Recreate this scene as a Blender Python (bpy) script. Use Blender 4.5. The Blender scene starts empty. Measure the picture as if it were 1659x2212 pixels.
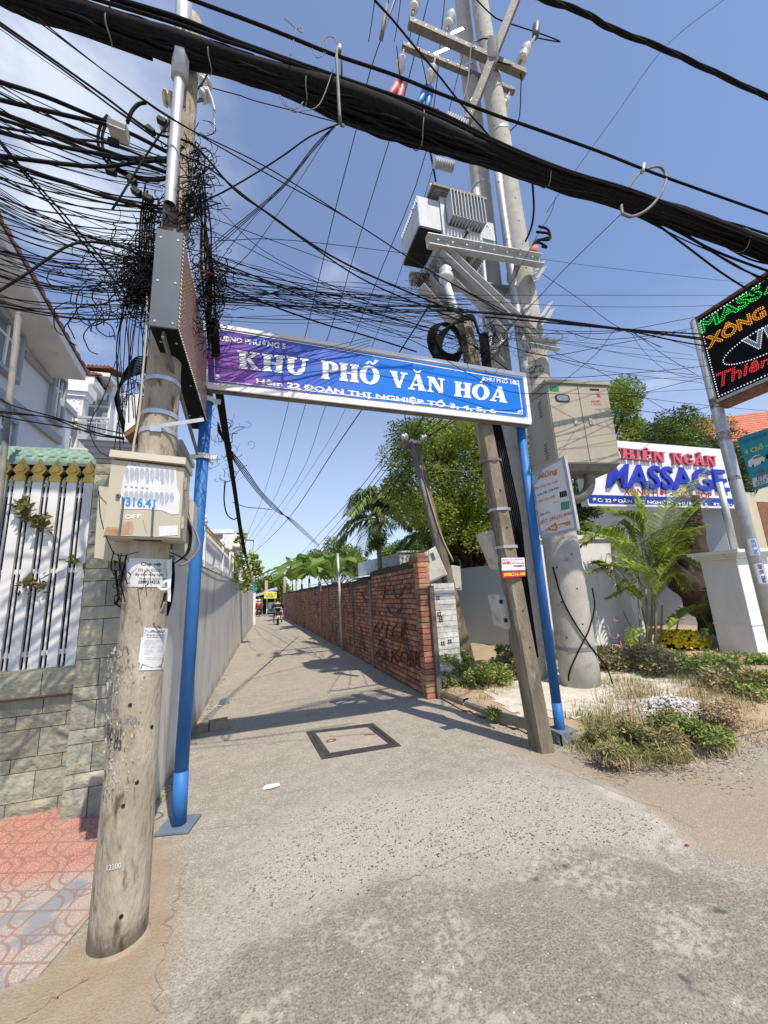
import bpy, bmesh, math, random
import numpy as np
from mathutils import Vector, Matrix
random.seed(7); RS=np.random.RandomState(11)
SC=bpy.context.scene; COL=SC.collection
# ------------------------------------------------------------------ camera, sky, sun, exposure
EYE=1.55; FP=840.; CX,CY=829.5,1106.
_vy=Vector((565-CX,-(1296-CY),-FP)).normalized()
_vz=Vector((600-CX,-(-2620-CY),-FP)).normalized(); _vz=(_vz-_vy*_vy.dot(_vz)).normalized()
_vx=_vy.cross(_vz)
RM=Matrix((_vx,_vy,_vz))
CAM=Vector((0,0,EYE))
cd=bpy.data.cameras.new('camera'); cam=bpy.data.objects.new('camera',cd); COL.objects.link(cam)
cam.matrix_world=Matrix.Translation(CAM)@RM.to_4x4()
cd.sensor_fit='VERTICAL'; cd.sensor_height=36; cd.lens=FP/2212*36; cd.clip_end=3000; cd.clip_start=.05
SC.camera=cam
TS=Vector((.18,-.62,1.0)).normalized()
sl=bpy.data.lights.new('sun','SUN'); sl.energy=5.0; sl.angle=math.radians(.5); sl.color=(1,.91,.77)
so=bpy.data.objects.new('sun',sl); COL.objects.link(so); so.rotation_euler=TS.to_track_quat('Z','Y').to_euler()
SC.view_settings.view_transform='Standard'; SC.view_settings.look='None'; SC.view_settings.exposure=0.12; SC.view_settings.gamma=1
W=bpy.data.worlds.new('World'); SC.world=W; W.use_nodes=True
wn=W.node_tree.nodes; wl=W.node_tree.links; wn.clear()
def ray(u,v): return (RM@Vector((u-CX,-(v-CY),-FP))).normalized()
def wnode(t,**k):
    n=wn.new(t)
    for a,b in k.items(): setattr(n,a,b)
    return n
sky=wnode('ShaderNodeTexSky',sky_type='NISHITA',sun_disc=False)
sky.sun_elevation=math.asin(TS.z); sky.sun_rotation=math.atan2(TS.x,TS.y)
sky.air_density=1.0; sky.dust_density=.6; sky.ozone_density=2.2
tc=wnode('ShaderNodeTexCoord'); sep=wnode('ShaderNodeSeparateXYZ'); wl.new(tc.outputs['Generated'],sep.inputs[0])
def wmath(op,a,b=None,clamp=False):
    n=wnode('ShaderNodeMath',operation=op); n.use_clamp=clamp
    for i,x in enumerate((a,b)):
        if x is None: continue
        if isinstance(x,(int,float)): n.inputs[i].default_value=x
        else: wl.new(x,n.inputs[i])
    return n.outputs[0]
nz=wnode('ShaderNodeTexNoise'); nz.inputs['Scale'].default_value=2.6; nz.inputs['Detail'].default_value=7; nz.inputs['Roughness'].default_value=.55
mp=wnode('ShaderNodeMapping'); mp.inputs['Scale'].default_value=(1,1,2.4); wl.new(tc.outputs['Generated'],mp.inputs[0]); wl.new(mp.outputs[0],nz.inputs['Vector'])
cl=None
for (u,v,inner,outer,amt) in ((20,170,.05,.36,.95),(80,480,.05,.42,1.0),(-150,300,.1,.6,.9),(560,885,.01,.10,.7),(735,610,.01,.10,.45),(1400,880,.02,.13,.85),(1600,250,.02,.12,.28),(1650,120,.01,.05,.4),(700,920,.02,.12,.35),(250,760,.05,.25,.5),(880,1000,.02,.1,.3)):
    d=ray(u,v); dp=wnode('ShaderNodeVectorMath',operation='DISTANCE'); dp.inputs[1].default_value=d; wl.new(tc.outputs['Generated'],dp.inputs[0])
    mr=wnode('ShaderNodeMapRange'); mr.interpolation_type='SMOOTHSTEP'; wl.new(dp.outputs['Value'],mr.inputs[0])
    mr.inputs[1].default_value=inner; mr.inputs[2].default_value=outer; mr.inputs[3].default_value=amt; mr.inputs[4].default_value=0
    cl=mr.outputs[0] if cl is None else wmath('MAXIMUM',cl,mr.outputs[0])
nr=wnode('ShaderNodeMapRange'); wl.new(nz.outputs['Fac'],nr.inputs[0]); nr.inputs[1].default_value=.40; nr.inputs[2].default_value=.64; nr.inputs[3].default_value=0; nr.inputs[4].default_value=1
cf=wmath('MULTIPLY',cl,nr.outputs[0],True)
hz=wnode('ShaderNodeMapRange'); wl.new(sep.outputs[2],hz.inputs[0]); hz.inputs[1].default_value=0; hz.inputs[2].default_value=.55; hz.inputs[3].default_value=.72; hz.inputs[4].default_value=.15
cf2=wmath('MAXIMUM',cf,hz.outputs[0])
tint=wnode('ShaderNodeMix',data_type='RGBA',blend_type='MULTIPLY'); tint.inputs[0].default_value=1; wl.new(sky.outputs[0],tint.inputs[6]); tint.inputs[7].default_value=(.93,1.14,1.45,1)
mx=wnode('ShaderNodeMix',data_type='RGBA'); wl.new(cf2,mx.inputs[0]); wl.new(tint.outputs[2],mx.inputs[6]); mx.inputs[7].default_value=(6.3,6.9,8.0,1)
bg=wnode('ShaderNodeBackground'); bg.inputs[1].default_value=.12; wl.new(mx.outputs[2],bg.inputs[0])
wo=wnode('ShaderNodeOutputWorld'); wl.new(bg.outputs[0],wo.inputs[0])
try:
    SC.cycles.max_bounces=6; SC.cycles.transparent_max_bounces=8
except Exception: pass

# ------------------------------------------------------------------ picking points in space
def PT(u,v,Y): d=ray(u,v); return CAM+d*(Y/d.y)
def PXX(u,v,X): d=ray(u,v); return CAM+d*(X/d.x)
def GR(u,v,z=0.): d=ray(u,v); return CAM+d*((z-EYE)/d.z)
def VT(u,v,x,y): d=ray(u,v); return CAM+d*(math.hypot(x,y)/math.hypot(d.x,d.y))
def planeY(Y): return lambda u,v: PT(u,v,Y)
def planeX(X): return lambda u,v: PXX(u,v,X)
def plane(P,n):
    P=Vector(P); n=Vector(n).normalized()
    def f(u,v):
        d=ray(u,v); return CAM+d*((P-CAM).dot(n)/d.dot(n))
    return f
def cylS(x0,y0,x1,y1,z1,r0,r1,eps=.002):
    # tapered leaning pole surface; base (x0,y0,0) top (x1,y1,z1)
    def f(u,v):
        d=ray(u,v); t=math.hypot(x0,y0)/math.hypot(d.x,d.y)
        for _ in range(8):
            p=CAM+d*t; k=p.z/z1; cx=x0+(x1-x0)*k; cy=y0+(y1-y0)*k; r=r0+(r1-r0)*k+eps
            # intersect horizontally with circle
            a=d.x*d.x+d.y*d.y; ox=-cx; oy=-cy; b=2*(d.x*ox+d.y*oy); c=ox*ox+oy*oy-r*r
            D=max(b*b-4*a*c,0); t=(-b-math.sqrt(D))/(2*a)
        return CAM+d*t
    return f

# ------------------------------------------------------------------ materials
MATS={}
def mat(name,c,c2=None,scale=6.,rough=.8,metal=0.,bump=0.,bscale=None,stretch=(1,1,1),lo=.35,hi=.65,island=0.,c3=None,s3=20.,a3=.5,emit=0.,trans=0.,spec=.4,bdist=.02):
    m=bpy.data.materials.new(name); m.use_nodes=True; nt=m.node_tree; N=nt.nodes; L=nt.links
    b=N['Principled BSDF']; b.inputs['Roughness'].default_value=rough; b.inputs['Metallic'].default_value=metal
    b.inputs['Specular IOR Level'].default_value=spec
    out=None
    c=tuple(c)+(1,)
    b.inputs['Base Color'].default_value=c
    if c2 is not None or bump>0 or c3 is not None:
        t=N.new('ShaderNodeTexCoord'); mp=N.new('ShaderNodeMapping'); mp.inputs['Scale'].default_value=stretch; L.new(t.outputs['Object'],mp.inputs[0])
    cur=None
    if c2 is not None:
        n=N.new('ShaderNodeTexNoise'); n.inputs['Scale'].default_value=scale; n.inputs['Detail'].default_value=8; n.inputs['Roughness'].default_value=.62; L.new(mp.outputs[0],n.inputs['Vector'])
        r=N.new('ShaderNodeMapRange'); r.inputs[1].default_value=lo; r.inputs[2].default_value=hi; L.new(n.outputs['Fac'],r.inputs[0])
        x=N.new('ShaderNodeMix'); x.data_type='RGBA'; x.inputs[6].default_value=c; x.inputs[7].default_value=tuple(c2)+(1,); L.new(r.outputs[0],x.inputs[0]); cur=x.outputs[2]
    if c3 is not None:
        n=N.new('ShaderNodeTexNoise'); n.inputs['Scale'].default_value=s3; n.inputs['Detail'].default_value=6; L.new(mp.outputs[0],n.inputs['Vector'])
        r=N.new('ShaderNodeMapRange'); r.inputs[1].default_value=a3; r.inputs[2].default_value=a3+.14; L.new(n.outputs['Fac'],r.inputs[0])
        x=N.new('ShaderNodeMix'); x.data_type='RGBA'; x.inputs[7].default_value=tuple(c3)+(1,); L.new(r.outputs[0],x.inputs[0])
        if cur is not None: L.new(cur,x.inputs[6])
        else: x.inputs[6].default_value=c
        cur=x.outputs[2]
    if island>0:
        g=N.new('ShaderNodeNewGeometry'); h=N.new('ShaderNodeHueSaturation'); r=N.new('ShaderNodeMapRange'); r.inputs[3].default_value=1-island; r.inputs[4].default_value=1+island
        L.new(g.outputs['Random Per Island'],r.inputs[0]); L.new(r.outputs[0],h.inputs['Value'])
        r2=N.new('ShaderNodeMapRange'); r2.inputs[3].default_value=.5-island*.06; r2.inputs[4].default_value=.5+island*.05
        mm=N.new('ShaderNodeMath'); mm.operation='MULTIPLY'; mm.inputs[1].default_value=7.31; L.new(g.outputs['Random Per Island'],mm.inputs[0])
        fr=N.new('ShaderNodeMath'); fr.operation='FRACT'; L.new(mm.outputs[0],fr.inputs[0]); L.new(fr.outputs[0],r2.inputs[0]); L.new(r2.outputs[0],h.inputs['Hue'])
        if cur is not None: L.new(cur,h.inputs['Color'])
        else: h.inputs['Color'].default_value=c
        cur=h.outputs[0]
    if cur is not None: L.new(cur,b.inputs['Base Color'])
    if bump>0:
        n=N.new('ShaderNodeTexNoise'); n.inputs['Scale'].default_value=bscale or scale*3; n.inputs['Detail'].default_value=8; L.new(mp.outputs[0],n.inputs['Vector'])
        bp=N.new('ShaderNodeBump'); bp.inputs['Strength'].default_value=bump; bp.inputs['Distance'].default_value=bdist; L.new(n.outputs['Fac'],bp.inputs['Height']); L.new(bp.outputs[0],b.inputs['Normal'])
    if emit>0:
        b.inputs['Emission Strength'].default_value=emit; b.inputs['Emission Color'].default_value=c
    if trans>0:
        tr=N.new('ShaderNodeBsdfTranslucent'); ms=N.new('ShaderNodeMixShader'); ms.inputs[0].default_value=trans
        if cur is not None: L.new(cur,tr.inputs[0])
        else: tr.inputs[0].default_value=c
        L.new(b.outputs[0],ms.inputs[1]); L.new(tr.outputs[0],ms.inputs[2]); L.new(ms.outputs[0],N['Material Output'].inputs[0])
    MATS[name]=m; return m

# ------------------------------------------------------------------ object bookkeeping
WL={}   # world location of every object made here
def tag(o,label=None,cat=None,group=None,kind=None):
    if label: o['label']=label
    if cat: o['category']=cat
    if group: o['group']=group
    if kind: o['kind']=kind
    return o
def thing(name,loc,label,cat,group=None):
    o=bpy.data.objects.new(name,None); COL.objects.link(o); o.location=loc; o.empty_display_size=.1; WL[o.name]=Vector(loc)
    return tag(o,label,cat,group)
class B:
    def __init__(s): s.v=[]; s.f=[]; s.sm=[]
    def add(s,vs,fs,smooth=False):
        k=len(s.v); s.v+= [tuple(v) for v in vs]
        for f in fs: s.f.append(tuple(i+k for i in f)); s.sm.append(smooth)
        return s
    def box(s,a,b,R=None,o=None):
        x0,y0,z0=a; x1,y1,z1=b
        vs=[Vector(p) for p in ((x0,y0,z0),(x1,y0,z0),(x1,y1,z0),(x0,y1,z0),(x0,y0,z1),(x1,y0,z1),(x1,y1,z1),(x0,y1,z1))]
        if R is not None: vs=[R@v for v in vs]
        if o is not None: vs=[v+Vector(o) for v in vs]
        return s.add(vs,((0,3,2,1),(4,5,6,7),(0,1,5,4),(1,2,6,5),(2,3,7,6),(3,0,4,7)))
    def bar(s,p,q,w,h=None,up=(0,0,1)):
        p=Vector(p); q=Vector(q); h=h or w; d=(q-p).normalized(); up=Vector(up)
        if abs(d.dot(up))>.97: up=Vector((0,1,0))
        a=d.cross(up).normalized(); c=a.cross(d)
        vs=[b_+a*(i*w/2)+c*(j*h/2) for b_ in (p,q) for i,j in ((-1,-1),(1,-1),(1,1),(-1,1))]
        return s.add(vs,((0,1,2,3),(7,6,5,4),(0,4,5,1),(1,5,6,2),(2,6,7,3),(3,7,4,0)))
    def tube(s,pts,r,n=6,cap=True,sq=1.):
        pts=[Vector(p) for p in pts]
        if not hasattr(r,'__len__'): r=[r]*len(pts)
        vs=[]; fs=[]; prev=None
        for i,p in enumerate(pts):
            d=(pts[min(i+1,len(pts)-1)]-pts[max(i-1,0)])
            d=d.normalized() if d.length>1e-9 else Vector((0,0,1))
            if prev is None:
                a=d.cross(Vector((0,0,1)));
                if a.length<.15: a=d.cross(Vector((0,1,0)))
            else: a=prev-d*prev.dot(d)
            a.normalize(); prev=a; c=d.cross(a)
            for j in range(n):
                t=2*math.pi*j/n; vs.append(p+a*(r[i]*math.cos(t))+c*(r[i]*sq*math.sin(t)))
        for i in range(len(pts)-1):
            for j in range(n): fs.append((i*n+j,i*n+(j+1)%n,(i+1)*n+(j+1)%n,(i+1)*n+j))
        s.add(vs,fs,True)
        if cap:
            k=len(s.v)-len(vs)
            s.f.append(tuple(k+j for j in reversed(range(n)))); s.sm.append(False)
            s.f.append(tuple(k+(len(pts)-1)*n+j for j in range(n))); s.sm.append(False)
        return s
    def cyl(s,p,q,r,r2=None,n=20): return s.tube([p,q],[r,r if r2 is None else r2],n)
    def ring(s,c,ax,r,h,t=.004,n=28):   # flat band round an axis
        c=Vector(c); ax=Vector(ax).normalized(); a=ax.cross(Vector((0,1,0))).normalized(); d=ax.cross(a)
        vs=[]; fs=[]
        for j in range(n):
            e=a*math.cos(2*math.pi*j/n)+d*math.sin(2*math.pi*j/n)
            for rr,hh in ((r,-h/2),(r+t,-h/2),(r+t,h/2),(r,h/2)): vs.append(c+e*rr+ax*hh)
        for j in range(n):
            k=((j+1)%n)*4
            for i in range(4): fs.append((j*4+i,j*4+(i+1)%4,k+(i+1)%4,k+i))
        return s.add(vs,fs)
    def ball(s,c,r,n=10,sz=1.):
        c=Vector(c); vs=[c+Vector((0,0,r*sz))]; fs=[]
        m=max(4,n//2)
        for i in range(1,m):
            a=math.pi*i/m
            for j in range(n): t=2*math.pi*j/n; vs.append(c+Vector((r*math.sin(a)*math.cos(t),r*math.sin(a)*math.sin(t),r*sz*math.cos(a))))
        vs.append(c-Vector((0,0,r*sz)))
        for j in range(n): fs.append((0,1+j,1+(j+1)%n))
        for i in range(m-2):
            for j in range(n): fs.append((1+i*n+j,1+(i+1)*n+j,1+(i+1)*n+(j+1)%n,1+i*n+(j+1)%n))
        e=len(vs)-1
        for j in range(n): fs.append((e,e-n+(j+1)%n,e-n+j))
        return s.add(vs,fs,True)
    def slab(s,pts,d):  # polygon extruded by vector d
        pts=[Vector(p) for p in pts]; d=Vector(d); n=len(pts)
        vs=pts+[p+d for p in pts]
        fs=[tuple(range(n)),tuple(reversed(range(n,2*n)))]+[(i,i+n,(i+1)%n+n,(i+1)%n) for i in range(n)]
        return s.add(vs,fs)
    def lathe(s,c,prof,ax=(0,0,1),n=16):
        c=Vector(c); ax=Vector(ax).normalized(); a=ax.cross(Vector((0,1,0)))
        if a.length<.1: a=ax.cross(Vector((1,0,0)))
        a.normalize(); d=ax.cross(a); vs=[]; fs=[]
        for r,h in prof:
            for j in range(n):
                t=2*math.pi*j/n; vs.append(c+ax*h+(a*math.cos(t)+d*math.sin(t))*r)
        for i in range(len(prof)-1):
            for j in range(n): fs.append((i*n+j,i*n+(j+1)%n,(i+1)*n+(j+1)%n,(i+1)*n+j))
        fs.append(tuple(reversed(range(n)))); fs.append(tuple(range((len(prof)-1)*n,len(prof)*n)))
        return s.add(vs,fs,True)
    def grid(s,P,nu,nv,smooth=True):  # P(i,j)
        vs=[P(i,j) for j in range(nv+1) for i in range(nu+1)]
        fs=[(j*(nu+1)+i,j*(nu+1)+i+1,(j+1)*(nu+1)+i+1,(j+1)*(nu+1)+i) for j in range(nv) for i in range(nu)]
        return s.add(vs,fs,smooth)
    def build(s,name,m,parent=None,origin=None,fix=True):
        if not s.v: return None
        V=np.array(s.v,dtype=float)
        if parent is not None: o0=WL[parent.name]; org=o0
        else:
            if origin is None: org=Vector(((V[:,0].min()+V[:,0].max())/2,(V[:,1].min()+V[:,1].max())/2,V[:,2].min()))
            else: org=Vector(origin)
        me=bpy.data.meshes.new(name); me.from_pydata((V-np.array(org)).tolist(),[],s.f)
        me.polygons.foreach_set('use_smooth',s.sm)
        if fix:
            bm=bmesh.new(); bm.from_mesh(me); bmesh.ops.recalc_face_normals(bm,faces=bm.faces); bm.to_mesh(me); bm.free()
        me.materials.append(m if not isinstance(m,str) else MATS[m]); me.update()
        o=bpy.data.objects.new(name,me); COL.objects.link(o)
        if parent is not None: o.parent=parent; WL[o.name]=Vector(org)
        else: o.location=org; WL[o.name]=Vector(org)
        return o
def rawmesh(name,V,F,m,parent=None,org=None,smooth=False):
    org=WL[parent.name] if parent is not None else Vector(org if org is not None else (0,0,0))
    V=np.asarray(V,dtype=np.float32)-np.array(org,dtype=np.float32)
    F=np.asarray(F,dtype=np.int32); k=F.shape[1]
    me=bpy.data.meshes.new(name); me.vertices.add(len(V)); me.vertices.foreach_set('co',V.ravel())
    me.loops.add(F.size); me.loops.foreach_set('vertex_index',F.ravel()); me.polygons.add(len(F))
    me.polygons.foreach_set('loop_start',np.arange(len(F),dtype=np.int32)*k); me.update(calc_edges=True); me.validate()
    me.polygons.foreach_set('use_smooth',[smooth]*len(me.polygons))
    me.materials.append(MATS[m] if isinstance(m,str) else m)
    o=bpy.data.objects.new(name,me); COL.objects.link(o)
    if parent is not None: o.parent=parent
    else: o.location=org
    WL[o.name]=Vector(org); return o

# ------------------------------------------------------------------ lettering
def bil(q,s,t):   # q = BL,BR,TR,TL pixels
    return ((1-s)*(1-t)*q[0][0]+s*(1-t)*q[1][0]+s*t*q[2][0]+(1-s)*t*q[3][0], (1-s)*(1-t)*q[0][1]+s*(1-t)*q[1][1]+s*t*q[2][1]+(1-s)*t*q[3][1])
def lift(p,n,e): return p+(CAM-p).normalized()*e if n is None else p+n*e
def letters(txt,q,surf,m,parent,bold=0.,shear=0.,eps=.003,depth=0.,name='lettering',label=None,fullh=None):
    """Inter lettering stretched into the quadrilateral q (BL,BR,TR,TL) of surface surf"""
    cu=bpy.data.curves.new('t','FONT'); cu.body=txt; cu.offset=bold; cu.shear=shear; cu.resolution_u=3; cu.fill_mode='FRONT'
    ob=bpy.data.objects.new('t',cu); COL.objects.link(ob)
    dg=bpy.context.evaluated_depsgraph_get(); me=bpy.data.meshes.new_from_object(ob.evaluated_get(dg))
    V=np.array([v.co[:] for v in me.vertices]); F=[tuple(p.vertices) for p in me.polygons]
    bpy.data.objects.remove(ob); bpy.data.curves.remove(cu); bpy.data.meshes.remove(me)
    if len(V)==0: return None
    x0,x1=V[:,0].min(),V[:,0].max(); y0=V[:,1].min(); y1=V[:,1].max()
    if fullh: y0,y1=fullh
    q3=[surf(*p) for p in q]; nrm=(q3[1]-q3[0]).cross(q3[3]-q3[0]).normalized()
    if nrm.dot(CAM-q3[0])<0: nrm=-nrm
    b=B(); vs=[]
    for v in V:
        s=(v[0]-x0)/(x1-x0); t=(v[1]-y0)/(y1-y0)
        vs.append(surf(*bil(q,s,t))+nrm*(eps+depth))
    b.add(vs,F)
    if depth>0:
        # walls round the boundary edges
        ed={}
        for f in F:
            for i in range(len(f)):
                e=(f[i],f[(i+1)%len(f)]); k=(min(e),max(e)); ed[k]=ed.get(k,0)+1
        n=len(vs); b.v+=[tuple(v-nrm*depth) for v in vs]
        for (i,j),c in ed.items():
            if c==1: b.f.append((i,j,j+n,i+n)); b.sm.append(False)
    o=b.build(name,m,parent,fix=False)
    if label: o['label']=label
    return o
SW=.24
def _ring(cx,cy,rx,ry,ix,iy,a0=0,a1=360,n=20):
    return [('strip',[((cx+rx*math.cos(math.radians(a0+(a1-a0)*i/n)),cy+ry*math.sin(math.radians(a0+(a1-a0)*i/n))),(cx+ix*math.cos(math.radians(a0+(a1-a0)*i/n)),cy+iy*math.sin(math.radians(a0+(a1-a0)*i/n)))) for i in range(n+1)])]
def _r(a,b,c,d): return [('poly',[(a,b),(c,b),(c,d),(a,d)])]
GL={
 'H':(1.0,_r(.07,0,.38,1)+_r(.64,0,.95,1)+_r(.38,.43,.64,.57)+_r(0,0,.46,.12)+_r(.56,0,1.02,.12)+_r(0,.88,.46,1)+_r(.56,.88,1.02,1)),
 'K':(1.02,_r(.07,0,.38,1)+_r(0,0,.46,.12)+_r(0,.88,.46,1)+[('poly',[(.32,.36),(.46,.48),(.9,.92),(.72,.92),(.32,.52)]),('poly',[(.42,.52),(.58,.62),(.96,.06),(.68,.06)])]+_r(.56,.9,1,1)+_r(.56,0,1.04,.1)),
 'U':(.98,_r(.07,.36,.37,1)+_r(.72,.36,.89,1)+_r(0,.88,.46,1)+_r(.62,.88,.99,1)+_ring(.48,.36,.41,.39,.13,.22,180,360)),
 'P':(.86,_r(.07,0,.38,1)+_r(0,0,.44,.1)+_r(0,.9,.44,1)+_ring(.44,.70,.46,.31,.14,.17,-90,90)+_r(.3,.9,.46,1)+_r(.3,.42,.46,.52)),
 'O':(1.0,_ring(.5,.5,.53,.53,.21,.39,0,360,36)),
 'V':(1.0,[('poly',[(.02,.95),(.36,.95),(.64,.0),(.42,.0)]),('poly',[(.72,.95),(.90,.95),(.58,.0),(.48,.12)])]+_r(-.03,.9,.42,1)+_r(.6,.9,1.03,1)),
 'A':(1.0,[('poly',[(.06,.05),(.2,.05),(.5,.98),(.44,1.02)]),('poly',[(.60,.05),(.96,.05),(.64,1.04),(.38,1.04)])]+_r(.22,.28,.72,.38)+_r(-.03,0,.36,.1)+_r(.56,0,1.03,.1)),
 'N':(1.04,_r(.1,0,.24,1)+_r(.78,0,.92,1)+[('poly',[(.08,1.),(.42,1.),(.94,.0),(.66,.0)])]+_r(0,0,.36,.1)+_r(0,.9,.3,1)+_r(.64,.9,1.04,1)),
 'I':(.46,_r(.12,0,.34,1)+_r(0,0,.46,.1)+_r(0,.9,.46,1)),
 'T':(.86,_r(.32,0,.54,1)+_r(.2,0,.66,.1)+_r(0,.88,.86,1)+_r(0,.7,.09,.9)+_r(.77,.7,.86,.9)),
 'E':(.82,_r(.07,0,.38,1)+_r(0,0,.78,.11)+_r(0,.89,.78,1)+_r(.32,.45,.6,.55)+_r(.7,0,.8,.3)+_r(.7,.7,.8,1)+_r(.54,.36,.62,.64)),
 'G':(1.0,_ring(.5,.5,.5,.52,.27,.4,50,330,30)+_r(.58,.38,1.0,.48)+_r(.74,.06,.92,.44)+_r(.82,.64,.9,.98)),
 ' ':(.5,[])}
def slabword(word,q,surf,m,parent,depth=0.,eps=.004,name='lettering',gap=.1):
    """bold slab-serif lettering drawn stroke by stroke; word is a list of (letter, accent)"""
    w=0; lay=[]
    for ch,ac in word:
        a,pr=GL[ch]; lay.append((w,pr,ac,a)); w+=a+gap
    w-=gap; q3=[surf(*p) for p in q]; nrm=(q3[1]-q3[0]).cross(q3[3]-q3[0]).normalized()
    if nrm.dot(CAM-q3[0])<0: nrm=-nrm
    b=B(); k=0
    def put(poly,e):
        P3=[surf(*bil(q,x/w,y))+nrm*e for x,y in poly]
        if depth>0: b.slab(P3,-nrm*depth)
        else: b.add(P3,[tuple(range(len(P3)))])
    for x0,pr,ac,a in lay:
        pr=list(pr); c=a/2
        if ac and '^' in ac: pr+=[('poly',[(c-.26,1.1),(c-.12,1.1),(c+.02,1.28),(c-.06,1.28)]),('poly',[(c+.1,1.1),(c+.24,1.1),(c+.04,1.28),(c-.04,1.26)])]
        if ac and '/' in ac:
            dx=.22 if '^' in ac else 0
            pr+=[('poly',[(c+dx-.08,1.12),(c+dx+.02,1.12),(c+dx+.22,1.38),(c+dx+.06,1.40)])]
        if ac and 'u' in ac: pr+=_ring(c,1.32,.24,.2,.15,.1,180,360,10)
        for kind,dat in pr:
            k+=1; e=eps+depth+.00025*(k%7)
            if kind=='poly': put([(x0+x,y) for x,y in dat],e)
            else:
                for i in range(len(dat)-1):
                    (p,qq),(r,s)=dat[i],dat[i+1]
                    put([(x0+p[0],p[1]),(x0+qq[0],qq[1]),(x0+s[0],s[1]),(x0+r[0],r[1])],e)
    return b.build(name,m,parent,fix=depth>0)
def patch(pix,surf,m,parent,name,eps=.002,depth=0.):
    P3=[surf(*p) for p in pix]; nrm=(P3[1]-P3[0]).cross(P3[2]-P3[1]).normalized()
    if nrm.dot(CAM-P3[0])<0: nrm=-nrm
    b=B()
    if depth: b.slab([p+nrm*(eps+depth) for p in P3],-nrm*depth)
    else: b.add([p+nrm*eps for p in P3],[tuple(range(len(P3)))])
    return b.build(name,m,parent,fix=bool(depth))
def outline(pix,surf,m,parent,name,w=2.,eps=.003):   # closed line drawn on a surface, w in pixels
    b=B(); n=len(pix); c=(sum(p[0] for p in pix)/n,sum(p[1] for p in pix)/n)
    inn=[]
    for p in pix:
        d=math.hypot(p[0]-c[0],p[1]-c[1]); k=1-w*1.4/d; inn.append((c[0]+(p[0]-c[0])*k,c[1]+(p[1]-c[1])*k))
    P3=[surf(*p) for p in pix]; Q3=[surf(*p) for p in inn]; nrm=(P3[1]-P3[0]).cross(P3[2]-P3[1]).normalized()
    if nrm.dot(CAM-P3[0])<0: nrm=-nrm
    vs=[p+nrm*eps for p in P3]+[p+nrm*eps for p in Q3]
    b.add(vs,[(i,(i+1)%n,n+(i+1)%n,n+i) for i in range(n)]); return b.build(name,m,parent,fix=False)
def crom(pts,k=5):
    pts=[Vector(p) for p in pts]
    if len(pts)<3: return [pts[0].lerp(pts[1],i/k) for i in range(k+1)]
    P=[pts[0]*2-pts[1]]+pts+[pts[-1]*2-pts[-2]]; out=[]
    for i in range(1,len(P)-2):
        a,b,c,d=P[i-1:i+3]
        for j in range(k):
            t=j/k; out.append(.5*((2*b)+(c-a)*t+(2*a-5*b+4*c-d)*t*t+(3*b-3*c+d-a)*t**3))
    out.append(pts[-1]); return out
# ------------------------------------------------------------------ palette
mat('concrete_pole',(.25,.205,.145),(.45,.40,.32),9,.9,bump=.7,bscale=46,stretch=(1,1,.30),c3=(.10,.075,.05),s3=22,a3=.575,lo=.30,hi=.68)
mat('concrete_spun',(.36,.35,.31),(.46,.44,.39),6,.85,bump=.35,bscale=60,c3=(.27,.26,.24),s3=5,a3=.60)
mat('concrete_old',(.14,.115,.09),(.27,.225,.165),7,.95,bump=.7,bscale=45,stretch=(1,1,.3),c3=(.40,.34,.24),s3=9,a3=.60)
mat('alley_plaster',(.60,.585,.55),(.68,.66,.62),2.2,.85,bump=.12,bscale=14,stretch=(1,1,.35),c3=(.44,.41,.36),s3=3.5,a3=.55)
mat('white_plaster',(.74,.75,.75),(.64,.65,.65),2.6,.85,bump=.06,bscale=30,c3=(.50,.49,.46),s3=4,a3=.62,stretch=(1,1,.4))
mat('villa_wall',(.70,.71,.74),(.64,.66,.69),1.5,.85,bump=.05,bscale=60)
mat('villa_trim',(.36,.38,.43),rough=.8)
mat('white_paint',(.72,.73,.74),(.62,.63,.64),3,.5,c3=(.45,.43,.4),s3=14,a3=.72)
mat('gold',(.66,.43,.10),(.50,.31,.06),12,.35,metal=.55)
mat('green_tile',(.20,.32,.25),(.14,.24,.19),6,.55)
mat('clay_tile',(.42,.20,.13),(.30,.14,.10),7,.8,island=.3)
mat('orange_tile',(.58,.20,.12),(.46,.15,.09),5,.7,island=.15)
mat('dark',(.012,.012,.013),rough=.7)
mat('glass',(.16,.20,.22),(.25,.29,.30),3,.15,spec=.7)
mat('cable',(.008,.008,.010),(.016,.015,.015),30,.85,spec=.1)
mat('dusty_blue',(.10,.15,.22),(.17,.19,.21),14,.8); mat('cable_grey',(.20,.20,.20),rough=.7)
mat('cable_beige',(.42,.36,.26),rough=.7)
mat('blue_paint',(.018,.12,.36),(.035,.17,.46),5,.55,bump=.12,bscale=40,c3=(.09,.16,.26),s3=13,a3=.62,stretch=(1,1,.4))
mat('galv',(.42,.43,.44),(.53,.54,.55),14,.5,metal=.35)
mat('galv_dark',(.13,.13,.12),(.21,.20,.18),10,.7,metal=.1,c3=(.12,.08,.05),s3=14,a3=.66)
mat('steel_band',(.62,.62,.62),(.5,.5,.5),10,.35,metal=.6)
mat('galv_rust',(.16,.075,.04),(.42,.42,.42),16,.8,lo=.42,hi=.58); mat('rust',(.16,.07,.035),(.26,.13,.07),14,.9,bump=.3)
mat('box_beige',(.50,.45,.34),(.45,.41,.32),4,.55,c3=(.40,.34,.24),s3=9,a3=.66)
mat('cab_beige',(.42,.39,.31),(.36,.33,.26),3,.55,c3=(.30,.26,.19),s3=7,a3=.62,stretch=(1,1,.3),bump=.05)
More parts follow.
